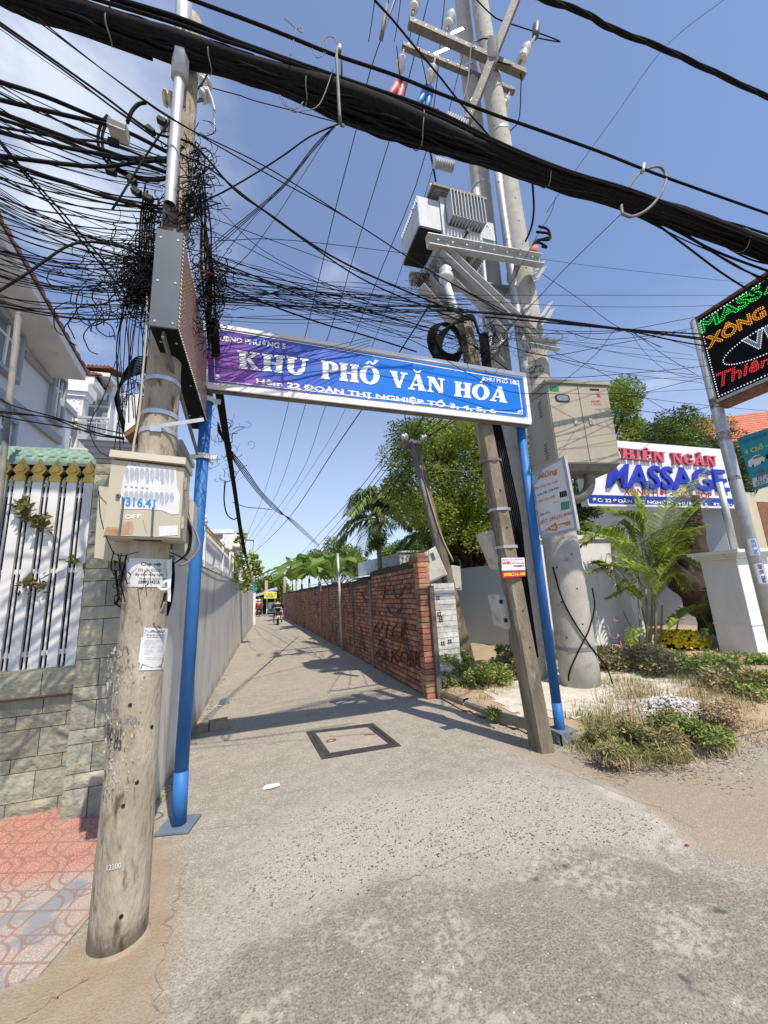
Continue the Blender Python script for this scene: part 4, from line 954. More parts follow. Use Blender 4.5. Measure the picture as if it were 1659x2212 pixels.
g3,d3=band(.55,.2,14,.1); mm=N_(nt,'ShaderNodeMath',operation='MULTIPLY'); Lk.new(g3,mm.inputs[0]); Lk.new(ve.outputs[0],mm.inputs[1]); mx_=N_(nt,'ShaderNodeMath',operation='MAXIMUM'); Lk.new(mm.outputs[0],mx_.inputs[0]); Lk.new(g1,mx_.inputs[1]); fc=N_(nt,'ShaderNodeMath',operation='MULTIPLY'); fc.inputs[1].default_value=.55; 
edge=N_(nt,'ShaderNodeMapRange'); edge.inputs[1].default_value=1.25; edge.inputs[2].default_value=.95; Lk.new(d1,edge.inputs[0]); e2=N_(nt,'ShaderNodeMath',operation='MULTIPLY'); Lk.new(edge.outputs[0],e2.inputs[0]); Lk.new(mx_.outputs[0],e2.inputs[1]); Lk.new(e2.outputs[0],fc.inputs[0])
ns=N_(nt,'ShaderNodeTexNoise'); ns.inputs['Scale'].default_value=1.4; Lk.new(t.outputs['Object'],ns.inputs['Vector']); mr_=N_(nt,'ShaderNodeMapRange'); mr_.inputs[1].default_value=.4; mr_.inputs[2].default_value=.62; Lk.new(ns.outputs['Fac'],mr_.inputs[0])
sx_=N_(nt,'ShaderNodeSeparateXYZ'); Lk.new(t.outputs['Object'],sx_.inputs[0]); gx=N_(nt,'ShaderNodeMapRange'); gx.inputs[1].default_value=-1.7; gx.inputs[2].default_value=-.2; Lk.new(sx_.outputs[0],gx.inputs[0])
ba=N_(nt,'ShaderNodeMix',data_type='RGBA'); ba.inputs[6].default_value=(.03,.05,.40,1); ba.inputs[7].default_value=(.008,.17,.66,1); Lk.new(gx.outputs[0],ba.inputs[0])
ba2=N_(nt,'ShaderNodeMix',data_type='RGBA'); ba2.inputs[7].default_value=(.38,.12,.46,1); Lk.new(ba.outputs[2],ba2.inputs[6]); sm=N_(nt,'ShaderNodeMath',operation='MULTIPLY'); Lk.new(mr_.outputs[0],sm.inputs[0]); iv=N_(nt,'ShaderNodeMath',operation='SUBTRACT'); iv.inputs[0].default_value=1; Lk.new(gx.outputs[0],iv.inputs[1]); Lk.new(iv.outputs[0],sm.inputs[1]); Lk.new(sm.outputs[0],ba2.inputs[0])  # violet blotches put a glare into the print colour at the left end
mo=N_(nt,'ShaderNodeMix',data_type='RGBA'); mo.inputs[7].default_value=(.06,.42,.78,1); Lk.new(ba2.outputs[2],mo.inputs[6]); Lk.new(fc.outputs[0],mo.inputs[0]); Lk.new(mo.outputs[2],bs.inputs['Base Color']); MATS['banner_print_glare']=m
QB=[(452,824),(1137,901),(1127,817),(446,706)]
def ripple(u,v):
    s=(u-446)/690.; k=max(0,1-s*1.7)
    return PT(u,v,FY-.013-.005*k*math.sin(s*34+(v-760)*.035)-.006*k*math.sin(s*17+1+(v-760)*.02)-.002*math.sin(s*40))
b=B(); b.grid(lambda i,j: ripple(*bil(QB,i/120,j/16)),120,16); sh=b.build('printed_sheet','banner_print_glare',bn,fix=False)
WL[sh.name]=WL[gt_.name]
fr([TL,TR,(1129,815),(444,706)],'top_rail','white',.020,.002); fr([(447,828),(1139,907),(1146,918),(448,840)],'bottom_rail','white',.020,.002); fr([TL,(445,704),(451,836),(446,836)],'left_rail','white',.023,.002); fr([(1126,808),TR,BR,(1139,913)],'right_rail','white',.023,.002)
B().bar(PT(449,842,FY+.04),PT(1140,920,FY+.04),.04,.04).build('lower_beam','galv_dark',gt_)
bs_=lambda u,v: ripple(u,v)
def bt(txt,q,bold=.03,shear=0): return letters(txt,q,bs_,'white',sh,bold,shear,eps=.003,name='banner_text')
bt('UBND PHƯỜNG 5',[(474,736),(617,755),(618,739),(475,721)],.03); bt('KHU PHỐ 10',[(1043,823),(1113,831),(1112,819),(1042,809)],.03)
bt('Hẻm 22 ĐOÀN THỊ NGHIỆP TỔ 3, 4, 5, 6',[(553,832),(1072,896),(1070,879),(553,811)],.035)
slabword([('K',0),('H',0),('U',0)],[(515,796),(661,812),(666,776),(513,757)],bs_,'white',sh); slabword([('P',0),('H',0),('O','^/')],[(694,818),(818,832),(819,794),(694,779)],bs_,'white',sh)
slabword([('V',0),('A','u'),('N',0)],[(842,836),(961,851),(960,819),(843,801)],bs_,'white',sh); slabword([('H',0),('O','/'),('A',0)],[(981,856),(1094,871),(1096,839),(981,824)],bs_,'white',sh)
def bl(p,q,w=1.6):
    b=B(); P=[]; n=24
    for i in range(n+1):
        u=p[0]+(q[0]-p[0])*i/n; v=p[1]+(q[1]-p[1])*i/n; P.append((u,v))
    dx,dy=q[0]-p[0],q[1]-p[1]; l=math.hypot(dx,dy); nx,ny=-dy/l*w/2,dx/l*w/2
    vs=[bs_(u+nx,v+ny)+Vector((0,-.0035,0)) for u,v in P]+[bs_(u-nx,v-ny)+Vector((0,-.0035,0)) for u,v in P]
    b.add(vs,[(i,i+1,n+2+i,n+1+i) for i in range(n)]); return b
b=B()
for p,q in (((472,711),(1112,822)),((470,823),(1118,894)),((461,720),(464,812)),((1120,829),(1128,889))): x=bl(p,q); b.add(x.v,x.f)
for (x,y,sx2,sy2) in ((461,712,1,1),(464,818,1,-1),(1120,823,-1,1),(1128,895,-1,-1)):
    for a,c_ in (((0,0),(14,2)),((0,0),(1,11)),((4,4),(11,5)),((4,4),(5,9)),((8,0),(8,8)),((0,7),(9,7))): 
        x_=bl((x+sx2*a[0],y+sy2*a[1]),(x+sx2*c_[0],y+sy2*c_[1]),1.4); b.add(x_.v,x_.f)
b.build('banner_border','white',sh,fix=False)
b=B()
for k in range(9):
    for row in ((TL,TR,.5),((447,830),(1143,909),.5)):
        u=row[0][0]+(row[1][0]-row[0][0])*(k+.5)/9; v=row[0][1]+(row[1][1]-row[0][1])*(k+.5)/9+(3 if row[0] is TL else 0); p=fs(u,v); b.ball(p+Vector((0,-.006,0)),.007,8)
b.build('rivets','galv_dark',bn)

# ------------------------------------------------------------------ small signboard on the right post
SX=2.86; ss=planeX(SX)
def cs(x,y): return (1014.9+x*.16535,932.6+y*.16535)
sg=thing('signboard',ss(*cs(925,1400)),'tilted white metalwork signboard with orange arrow on the right blue post','sign')
q4=[cs(925,1400),cs(1410,1275),cs(1232,312),cs(805,545)]
P4=[ss(*p) for p in q4]; fo=B().slab(P4,(.03,0,0)).build('frame','galv',sg)
pn=patch([cs(940,1360),cs(1372,1250),cs(1205,360),cs(820,572)],ss,'sign_white',sg,'face',.003)
mat('sign_sky',(.10,.42,.66),(.55,.68,.78),6,.4)
patch([cs(820,572),cs(955,498),cs(870,690),cs(845,700)],ss,'sign_sky',pn,'blue_corner',.005); patch([cs(932,1300),cs(990,1290),cs(1060,1330),cs(940,1360)],ss,'sign_sky',pn,'blue_corner',.005)
def st_(txt,x0,yt0,yb0,x1,yt1,yb1,m,bold=.01): return letters(txt,[cs(x0,yb0),cs(x1,yb1),cs(x1,yt1),cs(x0,yt0)],ss,m,pn,bold,eps=.006,name='sign_text')
st_('Mừng',893,548,655,1150,455,560,'orange_ink',.035); st_('Gia Công Các Loại:',850,728,772,1157,622,668,'orange_ink'); st_('- Cửa Sắt, Cửa Kéo',868,812,858,1168,698,745,'navy_ink',.015); st_('- Nhà Tiền Chế',880,896,938,1113,812,856,'orange_ink'); st_('Inox',1100,905,945,1180,882,920,'yellow_ink',.01); st_('- Bạt Xếp',905,1068,1115,1052,1030,1076,'green_ink',.015); st_('SĐT: 090.293.8686',925,1160,1212,1336,1030,1078,'orange_ink')
patch([cs(985,1285),cs(1130,1182),cs(1133,1216),cs(1318,1162),cs(1322,1215),cs(1143,1258),cs(1146,1300)],ss,'orange_ink',pn,'arrow',.005); letters('Vô 40m',[cs(1060,1284),cs(1256,1232),cs(1254,1196),cs(1056,1246)],ss,'white',pn,.03,eps=.008,name='sign_text')
for (x,y,w,h,m) in ((1175,790,95,75,'led_black'),(1192,925,112,105,'green_ink')):
    patch([cs(x+8,y+h),cs(x+w+6,y+h-25),cs(x+w-4,y-25),cs(x,y)],ss,m,pn,'gate_picture',.005)
    b=B()
    for k in range(1,4): P3=[ss(*cs(x+w*k/4+a,y+c-25*k/4)) +Vector((-.0065,0,0)) for a,c in ((0,4),(4,4),(10,h-4),(6,h-4))]; b.add(P3,[(0,1,2,3)])
    b.build('picture_bars','galv',pn,fix=False)
# ------------------------------------------------------------------ octagonal old pole beside the right post
qa=GR(1172,1618); qt=PT(1003,688,3.55)
sq=thing('old_pole',(qa.x,qa.y,0),'weathered square concrete pole leaning beside the right blue post, cable coil on top','utility pole')
b=B(); n=30; vs=[]; fs_=[]
for i in range(n+1):
    k=i/n; c=Vector((qa.x,qa.y,-.02)).lerp(qt,k); w=.082-.014*k; d=.11-.03*k
    prof=[(-w,-d*.7),(-w*.72,-d),(w*.72,-d),(w,-d*.7),(w,d),(-w,d)]
    R=Matrix.Rotation(math.radians(-12),2)
    for x,y in prof: v=R@Vector((x,y)); vs.append((c.x+v.x,c.y+v.y,c.z))
for i in range(n):
    for j in range(6): fs_.append((i*6+j,i*6+(j+1)%6,(i+1)*6+(j+1)%6,(i+1)*6+j))
fs_.append(tuple(n*6+j for j in range(6))); b.add(vs,fs_); b.build('pole_shaft','concrete_old',sq)
def sax(v):
    z=v; k=z/qt.z; return Vector((qa.x,qa.y,0)).lerp(qt,k)
for z in (1.95,2.35,2.9): c=sax(z); B().ring(c,(0,0,1),.115,.03,.004,8).build('steel_band','steel_band' if z!=2.9 else 'galv_dark',sq)
b=B()
for z in (.95,1.3,1.75,2.15,2.55): c=sax(z); b.cyl(c+Vector((-.01,-.107,0)),c+Vector((-.01,-.07,0)),.008,.008,8)
b.build('bolt_holes','dark',sq)
# white meter boxes on its left side
def simplebox(nm,pix,Y,d,m,label,group=None,cat='electrical box',cover=None):
    q=[PT(*p,Y) for p in pix]; t=thing(nm,q[0],label,cat,group); B().slab(q,(0,d,0)).build('case',m,t)
    c=sum(q,Vector())/len(q); B().slab([c+(p-c)*.88+Vector((0,-.012,0)) for p in q],(0,.0115,0)).build('cover',cover or m,t); return t,q
t_,q=simplebox('meter_box',((1082,1225),(1098,1229),(1076,1143),(1050,1148)),3.62,.22,'box_grey','tall white meter box on the old square pole above the WIFI plate')
t_,q=simplebox('meter_box',((1090,1352),(1118,1362),(1098,1280),(1076,1285)),3.6,.2,'box_grey','white meter box low on the old square pole below the WIFI plate')
b=B(); 
for p in ((1082,1300),(1092,1340)): c=PT(*p,3.585); b.box((-.02,-.004,-.02),(.02,0,.02),o=c)
b.build('meter_window','dark',t_)
# wifi plates
WY_=3.40; wS=planeY(WY_)
def cw(x,y): return (1083+x*.3472,960+y*.3472)
wf=thing('wifi_plate',wS(*cw(5,830)),'small white and red WIFI CAMERA plate tied to the old square pole','sign')
a=patch([cw(2,785),cw(148,782),cw(142,705),cw(0,706)],wS,'sign_white',wf,'upper_plate',0,.004); letters('DỊCH VỤ LẮP ĐẶT',[cw(4,724),cw(135,722),cw(134,709),cw(3,711)],wS,'sign_red',a,.02,eps=.006,name='plate_text'); letters('WIFI',[cw(3,748),cw(55,748),cw(54,728),cw(3,730)],wS,'sign_red',a,.04,eps=.006,name='plate_text'); letters('CÁP QUANG',[cw(60,745),cw(140,743),cw(139,732),cw(60,732)],wS,'sign_red',a,.02,eps=.006,name='plate_text'); letters('CAMERA',[cw(72,763),cw(143,761),cw(142,750),cw(71,751)],wS,'navy_ink',a,.04,eps=.006,name='plate_text')
a=patch([cw(8,832),cw(152,820),cw(150,785),cw(4,790)],wS,'sign_red',wf,'lower_plate',0,.004); letters('0908.216.168',[cw(14,822),cw(146,814),cw(145,795),cw(13,799)],wS,'yellow_ink',a,.03,eps=.006,name='plate_text')

# ------------------------------------------------------------------ the pair of tall spun concrete poles
R1=(4.42,4.93); R2=(4.06,5.62)
T1=VT(1036,0,4.37,4.9); T2=VT(998,0,4.2,5.4)
def tall(base,top,r0,r1,label,f):
    zt=top.z; k=15.5/zt; e=(base[0]+(top.x-base[0])*k,base[1]+(top.y-base[1])*k)
    o=thing('spun_pole',(base[0],base[1],0),label,'utility pole','pair of tall spun concrete poles'); b=B(); pts=[];rs=[]
    for i in range(31): q=i/30; pts.append((base[0]+(e[0]-base[0])*q,base[1]+(e[1]-base[1])*q,-.05+15.5*q)); rs.append(r0+(r1-r0)*q)
    b.tube(pts,rs,36); b.build('pole_shaft','concrete_spun',o); return o,e
o1,E1=tall(R1,T1,.275,.15,'thick round concrete pole with crossed black cables at its foot, nearer of the pair',0)
o2,E2=tall(R2,T2,.265,.15,'round concrete pole standing in shade behind the thick one',0)
def ax(base,E,z,r0,r1): k=z/15.5; return Vector((base[0]+(E[0]-base[0])*k,base[1]+(E[1]-base[1])*k,z)), r0+(r1-r0)*k
A1=lambda z:ax(R1,E1,z,.275,.15); A2=lambda z:ax(R2,E2,z,.265,.15)
S1=cylS(R1[0],R1[1],E1[0],E1[1],15.5,.275,.15,.003)
for z in (.62,7.1,12.2,10.2): c,r_=A1(z); B().ring(c,(0,0,1),r_+.002,.05,.006).build('steel_band','steel_band' if z>1 else 'cable_grey',o1)
for z in (.66,9.5,12.6): c,r_=A2(z); B().ring(c,(0,0,1),r_+.002,.05,.006).build('steel_band','steel_band',o2)
b=B()
for i,z in enumerate(np.arange(.9,15,.5)):
    for s in (-.6,.3):
        c,r_=A1(z+s*.2); a=-math.pi/2+s-.5; d=Vector((math.cos(a),math.sin(a),0)); b.cyl(c+d*(r_-.004),c+d*(r_+.0015),.013,.013,8)
b.build('bolt_holes','dark',o1)
def ct(x,y): return (877.8+x*.1984,631+y*.1984)
for txt,qq in (('TCVN',((1300,800),(1418,755),(1415,728),(1298,768))),('5847-2016',((1290,865),(1475,815),(1472,780),(1288,838))),('HKN - K2',((1310,912),(1500,862),(1498,818),(1308,878))),('S  SF',((1345,960),(1432,940),(1430,905),(1343,925)))): letters(txt,[ct(*p) for p in qq],S1,'black_ink',o1,.01,eps=.003,name='stencil_text')
mat('red_scrawl',(.50,.16,.15),rough=.8)
for pts in ([(1327,1335),(1328,1350)],[(1321,1343),(1335,1341)],[(1312,1350),(1318,1375),(1330,1380),(1338,1372)],[(1340,1385),(1344,1400),(1338,1412)]):
    b=B().tube([S1(*p) for p in pts],.006,5); b.build('red_scrawl','red_scrawl',o1)
# crossed cables at foot
cb=B().tube(crom([S1(*p)+Vector((0,-.02,0)) for p in ((1192,1225),(1215,1300),(1262,1380),(1300,1430),(1310,1445))]+[GR(1330,1490,.1),GR(1350,1497,.08)]),.011,6).tube(crom([S1(*p)+Vector((0,-.02,0)) for p in ((1277,1270),(1282,1310),(1270,1360),(1250,1400),(1228,1450),(1226,1470))]),.011,6).build('foot_cables','cable',o1)
# conduits on the poles
for nm,pts,Y in (('conduit',((1065,460),(1100,700),(1108,905)),0),):
    pass
def onpole(Afun,z,ang,off): c,r_=Afun(z); return c+Vector((math.cos(ang),math.sin(ang),0))*(r_+off)
def conduit(Af,z0,z1,ang,off,rad,label,parent): 
    b=B().tube([onpole(Af,z,ang,off) for z in np.linspace(z0,z1,8)],rad,14); o=b.build('conduit','galv',parent)
    for z in np.linspace(z0+.6,z1-.4,4): B().ring(onpole(Af,z,ang,off),(0,0,1),rad+.001,.04,.005,12).build('conduit_clamp','steel_band',parent)
    return o
conduit(A1,4.5,9.3,math.radians(-165),.02,.062,'',o1)
conduit(A1,4.5,7.8,math.radians(10),.06,.05,'',o1)
conduit(A2,1.4,9.3,math.radians(-150),.02,.06,'',o2)
# ------------------------------------------------------------------ transformer platform
tp=thing('transformer_platform',(3.9,4.7,5.2),'galvanised angle-iron platform and braces carrying the transformer','platform')
def K1(x,y): return (877.8+x*.23146,329.2+y*.23146)   # crop (1600,600) 700px
def pr(u,v,x,y): return VT(u,v,x,y)
def bm(nm,p,q,w,h=None,m='galv'): return B().bar(p,q,w,h).build(nm,m,tp)
# channel beams drawn between picked points with their own distance
def chan(p,q,w=.14,t=.012,up=(0,0,1),nm='channel_beam',m='galv',flip=1):
    p,q=Vector(p),Vector(q); d=(q-p).normalized(); up=Vector(up); s=d.cross(up).normalized()*flip; u=s.cross(d).normalized()*flip
    b=B(); b.bar(p,q,t,w,up=u); b.bar(p+u*(w/2-t/2)+s*(w*.28),q+u*(w/2-t/2)+s*(w*.28),w*.5,t,up=u); b.bar(p-u*(w/2-t/2)+s*(w*.28),q-u*(w/2-t/2)+s*(w*.28),w*.5,t,up=u)
    return b.build(nm,m,tp)
DF=lambda x,y: (x,y)
f=lambda uv,Y: PT(uv[0],uv[1],Y)
pl=f(K1(185,850),4.55); pr_=f(K1(1245,1035),4.55)
chan(pl,pr_,.20); chan(pl+Vector((0,.75,0)),pr_+Vector((0,.75,0)),.20)
chan(f(K1(330,920),4.58),f(K1(1180,1720),4.68),.17,nm='brace'); chan(f(K1(310,1010),5.25),f(K1(860,1600),5.3),.17,nm='brace')
chan(f(K1(140,1240),4.9),f(K1(480,1640),5.1),.30,nm='brace'); chan(f(K1(270,1000),5.0),f(K1(940,1680),5.05),.20,nm='brace')
for (x,y) in ((230,1000),(620,960),(1000,1080)): chan(f(K1(x+60,y-110),4.55),f(K1(x-60,y+110),5.3),.10,nm='cross_member')
chan(f(K1(1100,1500),4.45),f(K1(1160,1400),5.2),.12,nm='stub_beam'); chan(f(K1(1250,1580),4.55),f(K1(1340,1440),5.2),.14,nm='stub_beam'); chan(f(K1(1180,1180),4.5),f(K1(1270,1050),5.25),.12,nm='stub_beam')
chan(f(ct(1310,540),4.55),f(ct(1640,600),4.55),.16,nm='lower_beam'); chan(f(ct(820,600),5.1),f(ct(1010,820),5.15),.18,nm='lower_brace'); chan(f(ct(920,640),4.9),f(ct(1040,500),5.0),.10,nm='lower_brace')
# conduit bracket plates
b=B()
for k in range(8): p=pl.lerp(pr_,(k+.7)/8.5); b.cyl(p+Vector((0,-.075,.04)),p+Vector((0,-.055,.04)),.018,.018,8)
b.build('bolts','steel_band',tp)
# bird nest of dry twigs
r=random.Random(2); b=B(); c=f(K1(185,1200),4.95)
for k in range(140): a=Vector((r.gauss(0,.10),r.gauss(0,.1),r.gauss(0,.06))); d=Vector((r.gauss(0,1),r.gauss(0,1),r.gauss(0,.5))).normalized()*.11; b.tube([c+a-d,c+a+d],.004,3)
tag(b.build('bird_nest','bark'),'untidy bird nest of dry twigs lodged under the transformer','nest')
# transformer itself
tr=thing('transformer',f(K1(500,790),4.85),'grey pole transformer with vertical cooling fins on its platform','transformer')
c0=f(K1(540,560),4.6); 
def G4(pix,Y): return [f(K1(*p),Y) for p in pix]
# tank
zb=f(K1(540,790),4.58).z; ztk=f(K1(540,330),4.42).z; xl=f(K1(350,600),4.55).x; xr=f(K1(710,600),4.55).x
B().box((xl,4.62,zb),(xr,5.35,ztk)).build('tank','transformer_grey',tr)
b=B(); b.box((xl-.17,4.50,ztk+.002),(xr+.10,5.5,ztk+.05)); b.box((xl-.12,4.54,ztk-.04),(xr+.06,5.46,ztk)); b.build('tank_cover','galv_dark',tr)
b=B(); n=11; z1_=f(K1(540,600),4.42).z
for k in range(n): x=xl+.10+(xr-xl-.13)*k/(n-1); b.box((x-.006,4.42,z1_),(x+.006,4.619,ztk-.10))
b.box((xl+.08,4.45,z1_+.02),(xr-.01,4.462,z1_+.032)); fo_=b.build('cooling_fins','transformer_grey',tr)
# dark sheet on the tank paints in the shade between the fins
B().box((xl+.085,4.612,z1_),(xr-.02,4.6195,ztk-.10)).build('fin_gap_shade','led_grey',tr)
xe=f(K1(205,500),4.62).x; b=B(); n=15
for k in range(n): y=4.66+k*.052; b.box((xl-.40,y,zb+.10),(xl-.003,y+.008,ztk-.10))
b.build('side_fins','transformer_grey',tr); B().box((xl-.402,4.64,zb+.12),(xl-.395,5.42,zb+.55)).build('fin_rail','transformer_grey',tr)
B().box((xl-.39,4.64,zb+.085),(xl-.01,5.42,zb+.095)).build('fin_underside_shade','dark',tr); B().box((xl-.385,4.65,zb+.08),(xl-.01,4.657,ztk-.12)).build('fin_end_plate','transformer_grey',tr)  # dark plate added to paint shade onto the underside of the left fins
b=B(); 
for k in range(n): y=4.66+k*.052; b.box((xr+.003,y,zb+.08),(xr+.27,y+.008,ztk-.28))
b.build('side_fins','transformer_grey',tr); e=B().box((xr+.01,4.63,zb+.14),(xr+.26,4.652,ztk-.30)).build('fin_end_plate','transformer_grey',tr)
c=Vector((xr+.13,4.628,ztk-.44)); b=B().add([c+Vector((-.07,0,0)),c+Vector((.07,0,0)),c+Vector((0,0,.12))],[(0,1,2)]); wt=b.build('warning_triangle','white',tr,fix=False); B().add([c+Vector((-.04,-.002,.015)),c+Vector((.04,-.002,.015)),c+Vector((0,-.002,.085))],[(0,1,2)]).build('triangle_mark','green_lamp',wt,fix=False)
for x,m in ((xl-.06,'yellow_cap'),(xl+.62,'galv_dark')): B().lathe((x,4.75,ztk+.05),[(.09,0),(.10,.03),(.055,.06),(.06,.10),(.03,.13),(.02,.30)] if m=='yellow_cap' else [(.04,0),(.045,.08),(.03,.09),(.03,.2)],n=14).build('bushing',m,tr)
B().cyl((xl+.42,4.60,zb+.12),(xl+.42,4.52,zb+.10),.035,.035,12).build('drain_valve','galv_dark',tr)
b=B().tube([(xl+.2,4.615,zb-.02),(xl+.2,5.3,zb-.02)],.05,6).tube([(xr-.1,4.615,zb-.02),(xr-.1,5.3,zb-.02)],.05,6).build('skids','galv_dark',tr)
# ------------------------------------------------------------------ crossarms and insulators on top
def K2(x,y): return (850.3+x*.1984,y*.1984)   # crop (1550,0) 600px
def onp(uv,x=4.35,y=4.95): return VT(uv[0],uv[1],x,y)
ca=thing('crossarms',(4.2,5,10),'grey steel crossarms bolted across the tops of the pole pair','crossarm')
def arm(a,c,w=.12,nm='crossarm_beam',ya=4.8,yb=4.8): 
    p=f(K2(*a),ya); q=f(K2(*c),yb); B().bar(p,q,w,w).build(nm,'galv_dark',ca); return p,q
a1=arm((165,250),(1425,810),.13,ya=4.62,yb=4.62); a2=arm((95,500),(1310,1000),.10,ya=5.25,yb=5.25)
a3=arm((1350,-40),(805,1320),.13,ya=4.1,yb=4.55)
for p,q,Y in (((440,595),(740,460),5.25),((590,385),(760,310),4.7),((845,1110),(945,955),4.9)): B().bar(f(K2(*p),Y-.05),f(K2(*q),Y-.05),.012,.07).build('brace_strap','galv',ca)
b=B()
for pq in (a1,a2,a3):
    for k in range(12): p=pq[0].lerp(pq[1],(k+.5)/12); b.cyl(p+Vector((0,-.07,0)),p+Vector((0,-.062,0)),.012,.012,6)
b.build('bolts','steel_band',ca)
def pininsul(p0,p1,m='insulator',label='white porcelain pin insulator with two sheds on a crossarm',cap=None):
    p0=Vector(p0); p1=Vector(p1); d=p1-p0; l=d.length; t=thing('insulator',p0,label,'insulator','pin insulators on the crossarms')
    B().cyl(p0,p0.lerp(p1,.45),.022,.022,8).build('pin','galv_dark',t)
    B().lathe(p0.lerp(p1,.35),[(.03,0),(.085,l*.06),(.09,l*.12),(.045,l*.18),(.05,l*.24),(.11,l*.32),(.10,l*.40),(.05,l*.48),(.045,l*.62)],d,16).build('sheds',m,t); return t
for a,c in (((195,210),(250,-60)),((560,390),(640,120)),((1360,720),(1470,470))): pininsul(f(K2(*a),4.62),f(K2(*c),4.62))
for a,c in (((110,545),(60,800)),((450,640),(395,900)),((1260,1010),(1180,1220))): pininsul(f(K2(*a),5.2),f(K2(*c),5.2),label='white porcelain insulator hanging below a crossarm')
def ribbed(p0,p1,r,m,label,nm='arrester',n=9):
    p0=Vector(p0); p1=Vector(p1); l=(p1-p0).length; pr=[(r*.5,0)]
    for k in range(n): h=l*(k+.2)/n; pr+=[(r*.55,h),(r,h+l*.3/n),(r*.95,h+l*.45/n),(r*.55,h+l*.6/n)]
    pr.append((r*.3,l)); return tag(B().lathe(p0,pr,p1-p0,14).build(nm,m),label,'insulator')
ribbed(f(K2(1085,640),4.3),f(K2(1075,450),4.3),.10,'transformer_grey','pale ribbed arrester standing by the steep crossarm near the second tall pole')
ribbed(f(K2(800,1385),4.45),f(K2(560,1290),4.45),.10,'transformer_grey','pale ribbed arrester lying over the cable bundle')
ribbed(f(K1(440,140),4.5),f(K1(255,90),4.5),.085,'transformer_grey','pale ribbed arrester just above the transformer')
t=thing('fuse_tube',f(K2(1340,740),4.6),'brown stick fuse with black capsule at the crossarm end','fuse'); B().tube([f(K2(1340,740),4.6),f(K2(1420,600),4.6),f(K2(1545,390),4.6)],.03,8).build('rod','galv_dark',t); B().lathe(f(K2(1545,400),4.6),[(.06,0),(.075,.1),(.08,.3),(.07,.42),(.03,.46)],f(K2(1560,200),4.6)-f(K2(1545,400),4.6),12).build('capsule','led_grey',t); B().lathe(f(K2(1390,650),4.58),[(.03,0),(.10,.03),(.10,.06),(.05,.1),(.11,.16),(.10,.2),(.03,.22)],f(K2(1440,560),4.58)-f(K2(1390,650),4.58),12).build('shed','insulator',t)
# red and blue covers
for nm,m,qs in (('red','red_cap',((866,180),(857,205),(850,222))),('blue','blue_cap',((925,195),(918,222),(912,238)))):
    t=thing('jumper_cover',f(qs[0],5.1),nm+' rag-like plastic jumper cover hanging at the crossarms','cover'); p=[f(x,5.1) for x in qs]; dx=Vector((.10,0,0)); B().tube([p[0]+Vector((0,0,.1)),p[0]-dx*.3,p[1]-dx,p[2]-dx*1.4],[.05,.09,.06,.035],8).build('wing',m,t); B().tube([p[0]+Vector((0,0,.1)),p[0]+dx*.3,p[1]+dx*.6,p[2]+dx*.1-Vector((0,0,.1))],[.05,.09,.06,.03],8).build('wing',m,t)
# chain of stay above transformer
b=B(); p=f((930,330),4.6); q=f((941,390),4.6)
for k in range(12): c=p.lerp(q,k/11.); b.ball(c,.02,6)
tag(b.build('chain','cable'),'short black chain running down onto the transformer','chain')
# black cable tails on the platform end
b=B(); base=f(K1(1185,900),4.7)
for pts in (((1185,900),(1200,840),(1300,800),(1340,790),(1320,720),(1235,690)),((1185,900),(1220,820),(1330,815),(1330,760),(1215,742)),((1185,900),(1210,845),(1260,850),(1310,885),(1265,878))): b.tube(crom([f(K1(*p_),4.7) for p_ in pts]),.022,6)
t=thing('cable_tails',base,'black cable tails curling from an orange sleeve on the platform end','cable'); b.build('tails','cable',t); B().cyl(f(K1(1165,960),4.7),f(K1(1205,890),4.7),.09,.06,10).build('sleeve','orange_tile',t)
# white streaked insulator pipe on platform
t=thing('riser_pipe',f(K1(480,1570),4.5),'white riser pipe with porcelain head before the platform braces','pipe'); B().tube([f(K1(480,1570),4.5),f(K1(430,1400),4.5),f(K1(370,1200),4.5)],[.06,.055,.05],10).build('pipe','white_paint',t); B().lathe(f(K1(375,1215),4.5),[(.05,0),(.11,.05),(.11,.12),(.06,.16),(.10,.22),(.03,.30)],(0,0,1),12).build('head','insulator',t)

# ------------------------------------------------------------------ distribution cabinet
def K3(x,y): return (1083+x*.3472,521.2+y*.3472)
nrm=Vector((-.125,-.992,0)); P0=Vector((4.6,4.22,4)); cS=plane(P0,nrm)
tl,tr_,br,bl_=[cS(*K3(*p)) for p in ((288,890),(664,898),(745,1386),(352,1382))]
cbn=thing('distribution_cabinet',(tl+tr_+br+bl_)/4,'large beige two-door distribution cabinet mounted on the thick round pole','electrical cabinet')
ux=(tr_-tl).normalized(); ux.z=0; ux.normalize(); wd=(tr_-tl).length; 
wd=(br-bl_).length; zt_=(tl.z+tr_.z)/2; zb_=(bl_.z+br.z)/2; o0=Vector((bl_.x,bl_.y,0)); dp=Vector((.125,.992,0))*.52
def cb_(x,z,e=0): return o0+ux*x+Vector((0,0,z))+nrm*e
B().slab([cb_(0,zb_),cb_(wd,zb_),cb_(wd,zt_),cb_(0,zt_)],dp).build('housing','cab_beige',cbn)
B().slab([cb_(-.03,zt_+.002,.04),cb_(wd+.03,zt_+.002,.04),cb_(wd+.03,zt_+.05,.04),cb_(-.03,zt_+.05,.04)],dp*1.12).build('roof_plate','cab_beige',cbn)
mid=wd*.50
for x0,x1 in ((.012,mid-.006),(mid+.006,wd-.012)): 
    d_=B().slab([cb_(x0,zb_+.015,.014),cb_(x1,zb_+.015,.014),cb_(x1,zt_-.02,.014),cb_(x0,zt_-.02,.014)],dp*.025).build('door','cab_beige',cbn)
